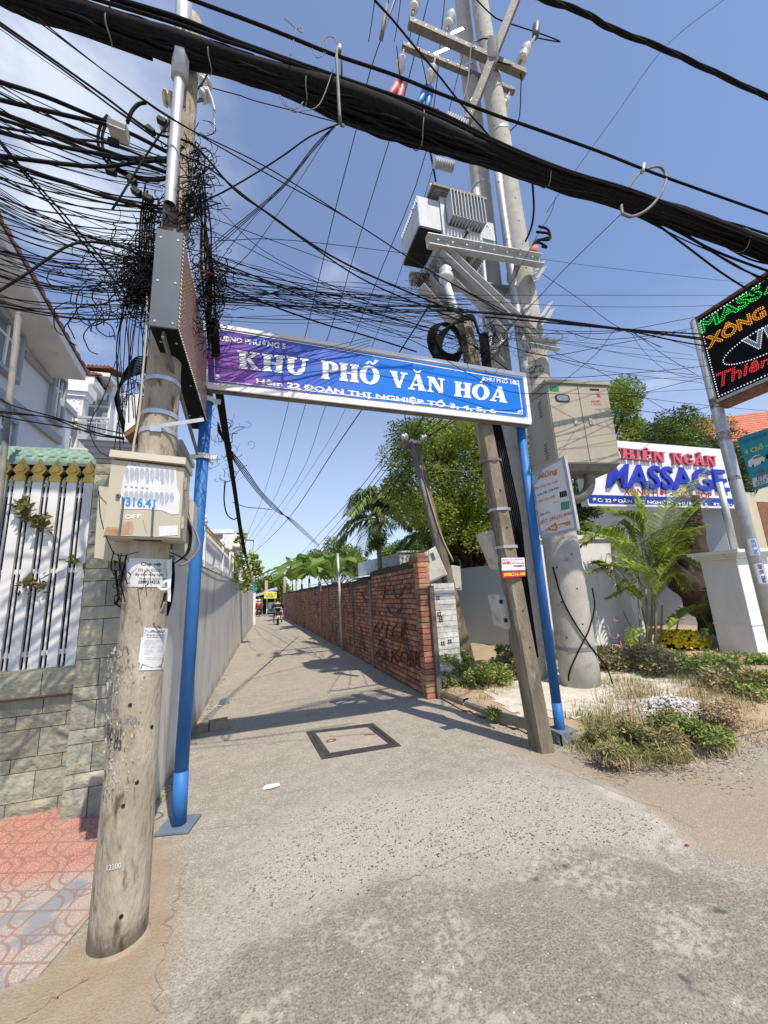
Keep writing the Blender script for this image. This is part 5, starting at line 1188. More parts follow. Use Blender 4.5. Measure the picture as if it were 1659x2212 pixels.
B().slab([cb_(mid-.004,zb_+.01,.004),cb_(mid+.004,zb_+.01,.004),cb_(mid+.004,zt_-.02,.004),cb_(mid-.004,zt_-.02,.004)],dp*.005).build('door_gap','joint',cbn)
for x in (mid-.16,mid+.09): hh=B().slab([cb_(x,zb_+.60,.03),cb_(x+.05,zb_+.60,.03),cb_(x+.05,zb_+.70,.03),cb_(x,zb_+.70,.03)],dp*.028).build('handle','steel_band',cbn)
def oval(cx,cz,a,c,e,m,nm): P=[cb_(cx+a*(abs(math.cos(t))**.6)*(1 if math.cos(t)>0 else -1),cz+c*(abs(math.sin(t))**.6)*(1 if math.sin(t)>0 else -1),e) for t in np.linspace(0,2*math.pi,24)[:-1]]; return B().slab(P,dp*.01).build(nm,m,cbn)
oval(wd*.22,zt_-.24,.12,.065,.020,'dark','window_seal'); oval(wd*.22,zt_-.24,.095,.045,.024,'glass','inspection_window')
patch_=lambda x0,z0,x1,z1,m,nm,e=.018: B().slab([cb_(x0,z0,e),cb_(x1,z0,e),cb_(x1,z1,e),cb_(x0,z1,e)],dp*.003).build(nm,m,cbn)
patch_(.05,zt_-.13,.19,zt_-.04,'green_lamp','green_label'); patch_(mid+.2,zt_-.09,mid+.36,zt_-.06,'dark','name_plate')
cSf=plane(cb_(0,0,.018),nrm)
letters('EVN SPC',[K3(560,1003),K3(615,1001),K3(615,987),K3(560,989)],cSf,'sign_red',cbn,.02,name='cabinet_text'); letters('PC TIỀN GIANG',[K3(558,1018),K3(622,1016),K3(622,1007),K3(558,1008)],cSf,'navy_ink',cbn,.01,name='cabinet_text')
b=B()
for k in range(5): P=[cb_(mid+.33+.05*math.cos(a)*(1 if a_%2 else .35),zt_-.17+.05*math.sin(a)*(1 if a_%2 else .35),.0185) for a_,a in enumerate(np.linspace(0,2*math.pi,9)[:-1])]
b.add(P,[tuple(range(8))]); b.build('emblem','sign_red',cbn,fix=False)
b=B()  # louvres on the left side
dn=dp.normalized()
for zc in (zb_+.20,zb_+.88):
    for k in range(6): p=cb_(0,zc-.05+k*.045)+dn*.22; b.bar(p-ux*.004-dn*.04,p-ux*.004+dn*.04-Vector((0,0,.012)),.008,.010)
b.build('louvres','led_grey',cbn)
# elbow pipes beneath
p=cb_(wd*.62,zb_-.01)+dn*.22
e=B().tube(crom([p,p+Vector((0,0,-.2)),p+Vector((-.05,.05,-.36)),p+Vector((-.22,.12,-.44)),p+Vector((-.38,.16,-.36))]),.078,14).ring(p+Vector((0,0,-.01)),(0,0,1),.079,.03,.02,14); e.build('elbow_pipe','galv_dark',cbn)
p=cb_(wd*.30,zb_-.01)+dn*.28; B().cyl(p,p+Vector((0,0,-.55)),.07,.07,14).build('down_pipe','galv_dark',cbn)
p=cb_(0,zb_-.07)+dn*.1; B().slab([cb_(.02,zb_-.09)+dn*.06,cb_(wd-.1,zb_-.09)+dn*.06,cb_(wd-.02,zb_-.002)+dn*.01,cb_(.01,zb_-.002)+dn*.01],dn*.4).build('bracket','galv_dark',cbn)

# ------------------------------------------------------------------ massage parlour frontage
WYb=7.55; wall_=thing('forecourt_wall',(7.4,WYb,0),'white rendered wall with pilaster in sun behind the areca palm','wall')
xa=PT(1292,1300,WYb).x; xb=8.95
B().box((5.95,WYb,0),(xb,WYb+.2,2.55)).build('wall_body','white_plaster',wall_)
xp=PT(1352,1300,WYb-.1).x; B().box((xp-.02,WYb-.28,0),(xp+.26,WYb-.001,2.6)).build('pilaster','white_plaster',wall_)
B().box((5.9,WYb-.06,2.552),(xb,WYb+.26,2.66)).build('coping','white_plaster',wall_)
tw=thing('side_wall',(5.4,10,0),'pale grey-green rendered wall behind the leaning pole','wall')
mat('teal_wall',(.46,.53,.52),(.42,.49,.48),1.2,.85,bump=.05)
b=B(); q0=Vector((3.55,15.5,0)); q1=Vector((5.95,WYb+.05,0)); zt_w=VT(1080,1216,5.9,7.7).z
n_=(q1-q0).normalized().cross(Vector((0,0,1))); b.slab([q0,q1,q1+Vector((0,0,zt_w)),q0+Vector((0,0,zt_w))],-n_*.15*(1 if n_.x<0 else -1)); b.build('wall_body','teal_wall',tw)
sw=thing('driveway_wall',(8.9,7,0),'tall blue-grey wall in shade behind the trunk and yellow flowers','wall')
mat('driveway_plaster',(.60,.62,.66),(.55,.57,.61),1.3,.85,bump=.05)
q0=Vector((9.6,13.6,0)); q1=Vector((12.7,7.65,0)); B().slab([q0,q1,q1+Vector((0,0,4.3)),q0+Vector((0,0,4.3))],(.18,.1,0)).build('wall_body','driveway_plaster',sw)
q0=Vector((9.8,5.4,0)); B().box((12.2,5.6,0),(18,5.8,2.6)).build('return_wall','white_plaster',sw)
c=PXX(1520,1290,9.0); B().box((-.16,-.16,-.05),(.02,.16,.05),o=(12.2,8.4,2.2)).build('vent','galv_dark',sw)
# gate pillar
gpi=thing('gate_pillar',(8.6,5.2,0),'square white gate pillar with moulded cap at the right','pillar')
cS2=VT(1645,1426,8.3,4.95); X_=8.32; Y_=4.95; zz=VT(1606,1205,X_,Y_).z
B().box((X_,Y_,0),(X_+.85,Y_+.62,zz)).build('shaft','white_plaster',gpi)
b=B(); 
for e,a,c in ((.05,zz+.001,zz+.05),(.09,zz+.05,zz+.10),(.14,zz+.10,zz+.16)): b.box((X_-e,Y_-e,a+.0005),(X_+.85+e,Y_+.62+e,c))
b.build('cap','white_plaster',gpi); B().box((X_-.012,Y_-.012,.62),(X_+.862,Y_+.632,.65)).build('band','white_plaster',gpi)
tubeobj('stanchion',[Vector((X_+.55,Y_+.3,zz+.16)),Vector((X_+.55,Y_+.3,zz+.16))+Vector((0,0,1.4))],.055,'galv','galvanised sign stanchion rising from the white pillar cap','pole')
# signboard
MY_=7.3; S=planeY(MY_)
sb=thing('massage_board',S(1271,1090),'long white THIÊN NGÂN MASSAGE signboard with raised red and blue letters','sign')
xL,xR=S(1271,1090).x,13.2; zB=S(1271,1090).z; zT=S(1335,952).z
B().box((xL,MY_,zB),(xR,MY_+.22,zT)).build('board','sign_white',sb)
B().box((xL-.02,MY_-.03,zB-.04),(xR+.02,MY_-.001,zB)).build('lower_trim','white_paint',sb)
S=planeY(MY_-.001)
zs=S(*K3(540,1577)).z; B().box((xL+.03,MY_-.012,zB+.03),(xR-.05,MY_-.002,zs)).build('blue_strip','sign_blue',sb)
slabword([('T',0),('H',0),('I',0),('E','^'),('N',0)],[K3(668,1350),K3(1008,1380),K3(1003,1318),K3(664,1283)],S,'letter_pink',sb,.07); slabword([('N',0),('G',0),('A','^'),('N',0)],[K3(1055,1388),K3(1325,1404),K3(1318,1342),K3(1042,1320)],S,'letter_pink',sb,.07)
letters('MASSAGE',[K3(645,1535),K3(1408,1562),K3(1372,1425),K3(668,1383)],S,'letter_blue',sb,.02,depth=.07,name='raised_letters')
# pale sides of raised letters come from their depth
letters('XÔNG HƠI - XOA BÓP',[K3(760,1580),K3(1312,1600),K3(1305,1556),K3(757,1520)],S,'sign_red',sb,.02,eps=.004); S3=planeY(MY_-.0125)
letters('ĐC: 22 ĐOÀN THỊ NGHIỆP - PHƯỜNG 5',[K3(568,1626),K3(1285,1654),K3(1278,1622),K3(565,1590)],S3,'white',sb,.02,eps=.004); letters('ĐT: 0650.26.77',[K3(1322,1654),K3(1490,1664),K3(1482,1636),K3(1318,1626)],S3,'white',sb,.02,eps=.004)
mat('soffit',(.5,.5,.5),rough=.9)
# LED sign on its steel pole
LX=6.5; LY=3.70; Ls=planeX(LX-.05)
g0=(LX+.0,3.645)
lpo=thing('sign_pole',(g0[0],g0[1],0),'grey steel pole with rust patches and phone-number stickers carrying the LED sign','pole')
zt1=PXX(1493,700,LX).z
B().tube([(g0[0],g0[1],0),(g0[0],g0[1],zt1)],.075,24).build('shaft','galv',lpo)
for z0_,z1_ in ((3.46,3.60),(3.98,4.14),(2.86,2.92)): B().tube([(g0[0],g0[1],z0_),(g0[0],g0[1],z1_)],.0765,20,cap=False).build('rust_patch','galv_rust',lpo)
pS=cylS(g0[0],g0[1],g0[0],g0[1],6,.075,.075,.002)
def K4(x,y): return (1426.4+x*.23566,850.3+y*.23566)
for (a,bx,c_,d_,txt,m) in (((822,1486),(915,1480),(873,1328),(790,1332),'0945.100.500','sky_ink'),((908,1745),(985,1738),(932,1553),(848,1560),'0983.100.400','navy_ink')):
    pp=[K4(*p) for p in (a,bx,c_,d_)]; n=6
    b=B(); b.grid(lambda i,j:(lambda p:p+(CAM-p).normalized()*.001)(pS(*bil(pp,i/n,j/n))),n,n); k=b.build('phone_sticker','sign_white',lpo,fix=False)
    inn=[bil(pp,.95,.04),bil(pp,.95,.96),bil(pp,.4,.96),bil(pp,.4,.04)]; letters(txt,inn,pS,m,k,.03,eps=.004,name='sticker_text')
ld=thing('led_board',PXX(1545,873,LX),'black LED board with green MASSAGE and orange XÔNG lettering lit','sign')
zB2=PXX(1545,870,LX-.05).z; zT2=PXX(1493,700,LX-.05).z
B().box((LX-.05,1.5,zB2),(LX+.16,LY-.08,zT2)).build('casing','led_black',ld)
B().box((LX-.06,1.5,zB2-.01),(LX-.051,LY-.085,zB2+.035)).build('lower_edge','galv',ld)
B().box((LX-.062,1.48,zT2+.001),(LX+.17,LY-.03,zT2+.05)).build('angle_trim','rust',ld); B().box((LX-.04,1.5,zB2-.09),(LX+.15,LY-.1,zB2-.011)).build('angle_trim','rust',ld)
def ledmat(nm,c,base,e=3.):
    m=bpy.data.materials.new(nm); m.use_nodes=True; bs=m.node_tree.nodes['Principled BSDF']; bs.inputs['Base Color'].default_value=base+(1,); bs.inputs['Emission Color'].default_value=c+(1,); bs.inputs['Emission Strength'].default_value=e; MATS[nm]=m
ledmat('led_green',(.05,1,.12),(.0,.1,.02),1.1); ledmat('led_orange',(1,.42,.03),(.3,.1,0),1.1); ledmat('led_white',(.8,.85,1),(.3,.3,.3),.95); ledmat('led_red',(1,.06,.08),(.3,0,0),.9)
mat('fill_green',(.01,.12,.03),rough=.6); mat('fill_orange',(.42,.17,.02),rough=.6); mat('fill_white',(.30,.34,.34),rough=.6); mat('fill_red',(.32,.02,.03),rough=.6)
def K5(x,y): return (1453.8+x*.14879,548.6+y*.14879)
def dots(path,surf,b,sp=.026,r=.0075,closed=True,e=.008):
    pts=list(path)+([path[0]] if closed else [])
    acc=0
    for i in range(len(pts)-1):
        a,c=pts[i],pts[i+1]; l=(c-a).length
        while acc<l: p=a.lerp(c,acc/l if l else 0); b.lathe(p,[(r,0),(r*.7,e*.6),(.001,e)],(-1,0,0),6); acc+=sp
        acc-=l
def ledtext(txt,q,fill,led,shear=0,bold=.02):
    o=letters(txt,q,Ls,fill,ld,bold,shear,eps=.004,name='led_letters')
    me=o.data; ed={}
    for p in me.polygons:
        vs=list(p.vertices)
        for i in range(len(vs)): e=(vs[i],vs[(i+1)%len(vs)]); k=(min(e),max(e)); ed[k]=ed.get(k,0)+1
    nb={}
    for (i,j),c in ed.items():
        if c==1: nb.setdefault(i,[]).append(j); nb.setdefault(j,[]).append(i)
    seen=set(); b=B(); off=WL[o.name]
    for s in list(nb):
        if s in seen: continue
        loop=[s]; seen.add(s); cur=s
        while True:
            nx=[j for j in nb[cur] if j not in seen]
            if not nx: break
            cur=nx[0]; seen.add(cur); loop.append(cur)
        dots([me.vertices[i].co+off for i in loop],Ls,b)
    b.build('led_dots',led,ld,fix=False)
ledtext('MASS',[K5(418,1160),K5(1300,610),K5(1262,440),K5(375,1005)],'fill_green','led_green',.0); ledtext('AGE',[K5(1325,600),K5(2300,-30),K5(2260,-220),K5(1300,420)],'fill_green','led_green')
ledtext('XÔNG',[K5(515,1375),K5(1360,895),K5(1305,715),K5(475,1170)],'fill_orange','led_orange'); ledtext('HƠI',[K5(1450,850),K5(2200,420),K5(2160,220),K5(1420,650)],'fill_orange','led_orange')
ledtext('VIP',[K5(1105,1450),K5(1760,1130),K5(1640,880),K5(1000,1255)],'fill_white','led_white'); ledtext('Thiên',[K5(680,1935),K5(1440,1590),K5(1400,1470),K5(630,1745)],'fill_red','led_red',.25,.0)
b=B(); dots([Vector((LX-.052,LY-.14,zB2+.07)),Vector((LX-.052,LY-.14,zT2-.05)),Vector((LX-.052,1.6,zT2-.05)),Vector((LX-.052,1.6,zB2+.07))],Ls,b,.04,.010)
el=[]
cc=Ls(*K5(1300,1330)); 
for a in np.linspace(math.radians(100),math.radians(400),40): el.append(Vector((LX-.052,cc.y-.15+.62*math.cos(a)*-1,cc.z+.05+.19*math.sin(a))))
dots(el,Ls,b,.034,.009,closed=False); b.build('border_leds','led_white',ld,fix=False)
# blue car-hire board
BX=7.6; bS=planeX(BX)
bh=thing('car_hire_board',bS(*K4(850,880)),'turquoise car-hire signboard with white cars behind the steel pole','sign')
q=[bS(*K4(*p)) for p in ((862,885),(1500,690),(1480,150),(700,410))]
B().slab(q,(.05,0,0)).build('board','cyan_board',bh)
def K6(x,y): return K4(x,y)
def bb_(txt,a,c,d_,e,m,bold=.01): return letters(txt,[K4(*p) for p in (a,c,d_,e)],bS,m,bh,bold,eps=.004,name='board_text')
bb_('CHO THUÊ XE DỊCH VỤ',(742,470),(1150,330),(1143,290),(737,432),'navy_ink'); bb_('4 Chỗ - 7 Chỗ',(775,562),(1180,430),(1172,370),(768,508),'yellow_ink',.02); bb_('XE TẬP LÁI',(880,748),(1190,655),(1180,605),(868,700),'sign_red',.04)
patch([K4(855,858),K4(1300,720),K4(1290,640),K4(842,778)],bS,'sign_white',bh,'phone_panel',.003); bb_('ĐT: 0903.117',(888,800),(1150,715),(1148,680),(884,762),'black_ink'); bb_('0357 118 000',(880,845),(1150,765),(1148,730),(876,808),'black_ink')
car=[(808,668),(830,672),(870,668),(920,640),(955,620),(960,590),(935,572),(910,558),(870,565),(835,595),(806,620)]
patch([K4(*p) for p in car],bS,'white',bh,'car_picture',.003); patch([K4(*p) for p in ((845,600),(872,575),(925,562),(935,575),(890,592),(860,602))],bS,'glass',bh,'car_window',.005)
for x,y in ((852,662),(935,628)): patch([K4(x+9*math.cos(t),y+13*math.sin(t)) for t in np.linspace(0,2*math.pi,13)[:-1]],bS,'dark',bh,'car_wheel',.006)
patch([K4(*p) for p in ((960,565),(1060,520),(1070,575),(975,600))],bS,'cloth_black',bh,'car_picture',.003)
# house with orange tile roof beyond
hh=thing('roofed_house',(14,10,0),'cream house with bright orange tiled roof behind the turquoise board','house')
ry=12.0; e0=PT(*K4(612,452),ry); rt=PT(*K4(612,285),ry+2.4)
b=B(); tileroof(b,(e0.x,ry,e0.z),(e0.x+9,ry-1.2,e0.z+.9),(e0.x+9,ry+1.6,e0.z+3.4),(e0.x-.2,ry+2.4,e0.z+2.0),34,12,.07); b.build('roof','orange_tile',hh,fix=False)
wz=PT(*K4(760,930),9.2); mat('cream_wall',(.55,.50,.38),(.5,.45,.34),3,.85)
B().box((e0.x+.3,ry+.3,0),(e0.x+9,ry+4,e0.z+.2)).build('wall','cream_wall',hh); 
a_=PT(*K4(770,950),9.6); B().box((a_.x,9.6,0),(a_.x+3.4,9.9,PT(*K4(770,905),9.6).z)).build('porch_wall','cream_wall',hh)
p_=PT(*K4(885,990),9.58); b=B().box((p_.x,9.585,p_.z-2.0),(p_.x+1.6,9.599,p_.z)); b.build('porch_opening','rust',hh)
# ------------------------------------------------------------------ red brick wall along the alley
bw=thing('brick_wall',(2.3,9,0),'long wall of rough red hollow bricks with concrete posts along the alley','wall')
mat('brick_red',(.33,.145,.09),(.42,.22,.145),14,.9,bump=.6,bscale=60,island=.38,c3=(.12,.085,.07),s3=2.6,a3=.54,stretch=(1,1,.5))
mat('mortar',(.10,.085,.075),(.16,.14,.12),9,.95,bump=.6)
mat('moss_black',(.035,.032,.028),(.08,.07,.055),11,.95,bump=1.,bscale=30)
mat('brick_white',(.66,.66,.64),(.55,.53,.50),6,.9,bump=.5,bscale=50,island=.08,c3=(.34,.30,.27),s3=8,a3=.62)
BWX=lambda y: float(np.interp(y,[5.7,12.2,20,36],[2.34,2.28,2.16,1.82]))
segs=[(5.85,8.50,2.02,0),(8.62,11.9,1.88,0),(12.25,15.6,1.93,0),(15.8,19.5,1.98,0),(19.7,26,1.98,0),(26.2,36,2.0,0)]
r=random.Random(12); bb1=B(); core=B(); top=B(); post_b=[]
for (ya,yb,h,_) in segs:
    core.slab([(BWX(ya)+.03,ya,0),(BWX(yb)+.03,yb,0),(BWX(yb)+.03,yb,h),(BWX(ya)+.03,ya,h)],(.12,0,0))
    ch=.083; L_=.185 if ya<15 else .37; k=0; z=.03
    while z<h-.10:
        y=ya+(L_/2 if k%2 else 0)-L_/2
        while y<yb:
            a=max(y,ya); c=min(y+L_-.014,yb)
            if c-a>.03:
                e=r.uniform(.0,.016); x=BWX((a+c)/2); t=r.uniform(-.004,.004)
                bb1.box((x+e,a+.003,z+.006+t),(x+.055,c-.003,z+ch-.016+t))
            y+=L_
        z+=ch; k+=1
    n=int((yb-ya)/.12)
    for i in range(n):
        y=ya+i*.12; hh=h-.10+r.uniform(0,.02); top.box((BWX(y)-.006-r.uniform(0,.01),y,hh),(BWX(y)+.14,y+.121,h+r.uniform(-.005,.028)))
bb1.build('brickwork','brick_red',bw); core.build('mortar_core','mortar',bw); top.build('mossy_top','moss_black',bw)
for y in (8.5,11.95,15.62,19.5,26.0,10.3,13.9): 
    w=.11 if y in (8.5,10.3,13.9) else .16; B().box((BWX(y)-.022,y-.0,0),(BWX(y)+.12,y+w,1.86 if y<15 else 1.95)).build('wall_post','concrete_old' if w<.15 else 'brick_red',bw)
# stepped near end, pier and white painted return
b=B(); z=0; k=0
while z<2.06:
    b.box((2.31+r.uniform(0,.012),5.66,z+.006),(2.50,5.845,z+.078))
    z+=.083; k+=1
b.box((2.33,5.70,2.06),(2.48,5.84,2.14)).box((2.315,5.86,1.98),(2.46,6.03,2.10)); b.build('end_pier','brick_red',bw)
B().box((2.455,5.60,0),(2.53,5.70,1.62)).build('mortar_strip','mortar',bw)
wr=thing('white_return_wall',(2.8,5.9,0),'short return wall of hollow bricks painted white at the alley corner','wall')
b=B(); z=.16; k=0; x0,x1=2.535,2.93
while z<1.62:
    x=x0-(.1 if k%2 else 0)
    while x<x1: 
        a=max(x,x0); c=min(x+.196,x1)
        if c-a>.03 : b.box((a,5.70+r.uniform(0,.008),z+.003),(c,5.86,z+.080))
        x+=.2
    z+=.083; k+=1
b.build('painted_bricks','brick_white',wr); B().box((x0,5.73,0),(x1,5.85,1.60)).build('wall_core','mortar',wr)
b=B()
for (xx,zz) in ((2.60,1.40),(2.60,1.16),(2.62,1.06),(2.62,.72),(2.74,.74),(2.64,.52),(2.62,.10)):
    for i in range(2):
        for j in range(3 if zz==1.06 else 2): b.box((xx+i*.035,5.695,zz+j*.035),(xx+i*.035+.022,5.699,zz+j*.035+.022))
b.build('brick_holes','dark',wr)
# graffiti: faded maroon brush strokes
gs=planeX(2.30)
def c4(x,y): return (466.3+x*.3472,1015+y*.3472)
mat('maroon_paint',(.10,.035,.035),(.22,.09,.065),18,.9,lo=.4,hi=.6)
b=B()
strokes=[[(1000,960),(985,1010),(1020,1000),(1040,950)],[(1000,1050),(1030,1060),(1010,1090)],[(1070,960),(1060,1040),(1090,1050)],[(1130,955),(1100,1000),(1110,1050),(1150,1040),(1160,960)],[(1180,950),(1165,1050),(1200,1070)],
 [(1030,1110),(1000,1140),(1040,1170),(1010,1200)],[(1060,1120),(1055,1180),(1090,1190),(1100,1125)],[(1140,1115),(1110,1150),(1130,1200)],[(1165,1130),(1150,1180),(1185,1200),(1195,1150),(1165,1130)],[(1210,1220),(1210,1130),(1240,1220),(1245,1130)],[(1270,1130),(1250,1180),(1270,1230)],
 [(1000,740),(1050,730),(1040,820)],[(1100,720),(1130,800),(1180,720)],[(900,760),(940,820)],[(1060,850),(1100,900),(1150,860)]]
for s in strokes:
    P=crom([gs(*c4(*p)) for p in s],5); 
    for i in range(len(P)-1): b.bar(P[i],P[i+1],.012,.034,up=(1,0,0))
b.build('graffiti','maroon_paint',bw)
# thin steel post in front of the wall, tin roof above, white building behind
tubeobj('steel_post',[GR(*c4(790,1125)),PT(*c4(757,520),GR(*c4(790,1125)).y)],.038,'galv','thin galvanised post standing against the brick wall','pole',parent=None)
tr_=thing('lean_to_roof',(2.5,13,1.9),'white corrugated lean-to roof edge showing above the brick wall','roof')
B().slab([PXX(*c4(590,720),2.34),PXX(*c4(885,672),2.34),PXX(*c4(885,672),2.34)+Vector((2.0,0,.22)),PXX(*c4(590,720),2.34)+Vector((2.0,0,.22))],(0,0,.03)).build('roof_sheet','sign_white',tr_)
B().slab([PXX(*c4(515,740),2.36)+Vector((0,0,-.08)),PXX(*c4(885,690),2.36)+Vector((0,0,-.06)),PXX(*c4(885,690),2.36)+Vector((.04,0,-.01)),PXX(*c4(515,740),2.36)+Vector((.04,0,-.03))],(0.03,0,.0)).build('roof_beam','dark',tr_)
wbd=thing('annex',(5,14,0),'low white weathered annex behind the brick wall','house')
q0=PT(*c4(885,600),17); q1=PT(*c4(1140,515),13); zt_=q1.z; mat('weathered_white',(.60,.62,.62),(.42,.44,.43),4,.9,c3=(.25,.25,.24),s3=7,a3=.6)
b=B(); b.add([(q0.x,17,0),(q1.x,13,0),(q1.x,13,zt_),(q0.x,17,zt_)],[(0,1,2,3)]).add([(q1.x,13,0),(q1.x+4,13,0),(q1.x+4,13,zt_),(q1.x,13,zt_)],[(0,1,2,3)]).add([(q0.x,17,zt_),(q1.x,13,zt_),(q1.x+4,13,zt_),(q1.x+4,17,zt_)],[(0,1,2,3)]); b.build('wall','weathered_white',wbd)
B().box((q1.x-.03,12.95,zt_+.001),(q1.x+4,13.2,zt_+.06)).build('roof_edge','white_plaster',wbd)
# ------------------------------------------------------------------ old leaning pole with insulators
la=Vector((3.43,6.30,0)); lt=PT(893,955,6.39)
ln=thing('leaning_pole',la,'short mossy concrete pole leaning beside the white return wall with meter box','utility pole')
b=B(); vs=[];fs_=[];n=20
for i in range(n+1):
    k=i/n; c=la.lerp(lt,k)-Vector((0,0,.03*(1-k))); w=.11-.03*k; R=Matrix.Rotation(math.radians(-20),2)
    for x,y in ((-w,-w),(w,-w),(w,w),(-w,w)): v=R@Vector((x,y)); vs.append((c.x+v.x,c.y+v.y,c.z))
for i in range(n):
    for j in range(4): fs_.append((i*4+j,i*4+(j+1)%4,(i+1)*4+(j+1)%4,(i+1)*4+j))
fs_.append((n*4,n*4+1,n*4+2,n*4+3)); b.add(vs,fs_); b.build('pole_shaft','concrete_old',ln)
B().tube([lt+Vector((-.09,-.12,.0)),la.lerp(lt,.35)+Vector((-.12,-.14,0))],.035,6).build('angle_iron','galv_dark',ln)
B().box((-.16,-.14,-.03),(.12,.12,.03),o=lt+Vector((0,0,-.06))).build('top_clamp','galv_dark',ln)
for dx,dz,m in ((-.22,.02,'insulator'),(-.30,-.12,'insulator_brown'),(.16,.04,'insulator')): B().lathe(lt+Vector((dx-.05,-.1,dz)),[(.03,0),(.07,.02),(.07,.04),(.04,.06),(.07,.08),(.07,.10),(.03,.12)],(1,-.3,.2),12).build('spool_insulator',m,ln)
B().tube(crom([lt+Vector((.05,-.1,-.5)),la.lerp(lt,.6)+Vector((.02,-.12,0)),la.lerp(lt,.47)+Vector((.12,-.15,0))]),.014,6).build('beige_conduit','cable_beige',ln)
mx_=thing('meter_box',PT(940,1240,6.1),'tilted cream twin meter box on the leaning pole','electrical box')
q=[PT(*c4(*p),6.02) for p in ((1325,705),(1440,650),(1365,475),(1280,525))]; B().slab(q,(.05,.24,0)).build('case','cream',mx_)
c=sum(q,Vector())/4
B().slab([c+(p-c)*.9+Vector((0,-.014,0)) for p in q],(0,.0135,0)).build('cover','box_grey',mx_)
b=B()
for s,t in ((.12,.62),(.5,.62)):
    P=[bil([(p.x,p.z) for p in q],s+a,t+d) for a,d in ((0,0),(.2,0),(.2,.25),(0,.25))]; b.slab([(x,6.0,z) for x,z in P],(0,.005,0))
b.build('meter_windows','led_grey',mx_)
t_,q=simplebox('meter_box',(c4(1475,740),c4(1530,750),c4(1520,600),c4(1462,592)),6.5,.2,'box_grey','narrow grey meter box behind the leaning pole')

# ------------------------------------------------------------------ manhole, bump stone, litter
mh=thing('manhole_cover',GR(764,1600),'square concrete manhole cover set in a steel frame in the alley','manhole cover')
c1,c2,c3_,c4_=[GR(*p,.004) for p in ((695,1640),(866,1611),(806,1563),(661,1581))]
def frame(b,P,w,h0,h1):
    c=sum(P,Vector())/4; Q=[p+(c-p).normalized()*w*1.414 for p in P]
    for i in range(4): b.slab([Vector((P[i].x,P[i].y,h0)),Vector((P[(i+1)%4].x,P[(i+1)%4].y,h0)),Vector((Q[(i+1)%4].x,Q[(i+1)%4].y,h0)),Vector((Q[i].x,Q[i].y,h0))],(0,0,h1-h0))
    return Q
mat('manhole_steel',(.055,.045,.05),(.09,.07,.065),14,.55,metal=.3,c3=(.16,.09,.05),s3=10,a3=.64)
b=B(); Q=frame(b,[c1,c2,c3_,c4_],.045,-.01,.011); Q=[q+((c1+c3_)/2-q).normalized()*.012 for q in Q]; Q2=frame(b,Q,.05,-.01,.009); b.build('steel_frame','manhole_steel',mh)
mat('manhole_conc',(.30,.27,.22),(.36,.32,.27),9,.9,bump=.4,c3=(.2,.18,.15),s3=30,a3=.6)
B().slab([Vector((q.x,q.y,.0075)) for q in Q2],(0,0,-.02)).build('concrete_lid','manhole_conc',mh)
for p in (c4(0,0),): pass
def d2(x,y): return (521.2+x*.3472,1371.5+y*.3472)
for p,rr in ((d2(560,660),.05),): c=GR(*p,.012); B().tube([c+Vector((rr*math.cos(a),rr*.7*math.sin(a),.006)) for a in np.linspace(0,2*math.pi,17)],.006,6).build('lifting_ring','rust',mh); B().cyl(c+Vector((0,0,-.004)),c+Vector((0,0,-.002)),.055,.055,16).build('ring_socket','lime',mh)
c=GR(*d2(800,620),.012); B().bar(c+Vector((-.06,.02,.0)),c+Vector((.06,-.01,.0)),.02,.006).build('lifting_slot','rust',mh)
def litter(nm,uv,size,m,label,cat,seed):
    r=random.Random(seed); c=GR(*uv,.006); b=B(); n=6
    P=[(size*math.cos(a)*(.7+.5*r.random()),size*.6*math.sin(a)*(.7+.5*r.random())) for a in np.linspace(0,2*math.pi,9)[:-1]]
    vs=[c+Vector((0,0,size*.12))]+[c+Vector((x,y,r.random()*size*.08)) for x,y in P]; b.add(vs,[(0,i+1,(i+1)%8+1) for i in range(8)]); b.add([v-Vector((0,0,.002)) for v in vs],[(0,(i+1)%8+1,i+1) for i in range(8)]); tag(b.build(nm,m,fix=False),label,cat)
litter('crushed_wrapper',d2(190,942),.085,'paper_white','flattened white wrapper on the concrete left of the alley centre','litter',3)
litter('plastic_scrap',d2(608,735),.022,'white','tiny white plastic scrap on the manhole frame','litter',4)
litter('paper_scrap',(790,1612),.02,'paper_white','pale paper scrap lying on the manhole lid','litter',14)
litter('paper_scrap',(471,1525),.05,'paper_white','white paper scrap at the foot of the grey wall','litter',5)
litter('leaf_scrap',(1483,1825),.014,'sign_red','small dark red leaf on the street edge at the right','litter',6)
litter('paper_scrap',(842,1495),.02,'white','white paper scrap on the shaded band of the alley','litter',16)
B().cyl(GR(484,1521,.0),GR(484,1521,.007),.085,.085,24).build('drain_lid','dusty_blue'); tag(bpy.data.objects['drain_lid'],'small round bluish drain lid beside the grey wall','drain lid')
tag(B().box((-.10,-.11,0),(.12,.10,.085),R=Matrix.Rotation(.2,3,'Z'),o=GR(470,1572)).box((-.30,-.06,0),(-.105,.12,.05),R=Matrix.Rotation(.2,3,'Z'),o=GR(468,1575)).build('kerb_block','kerb'),'broken concrete block at the foot of the grey wall','block')
# wet edge and soil along the wall foot
b=B(); r=random.Random(20)
for k in range(120):
    y=3.95+r.random()**1.5*6; x=WP(y)+.02+abs(r.gauss(0,.05)); s=.006+r.random()*.02; b.ball((x,y,.004),s,5,.5)
tag(b.build('grit','kerb'),'loose grit gathered along the foot of the grey wall','grit',kind='stuff')

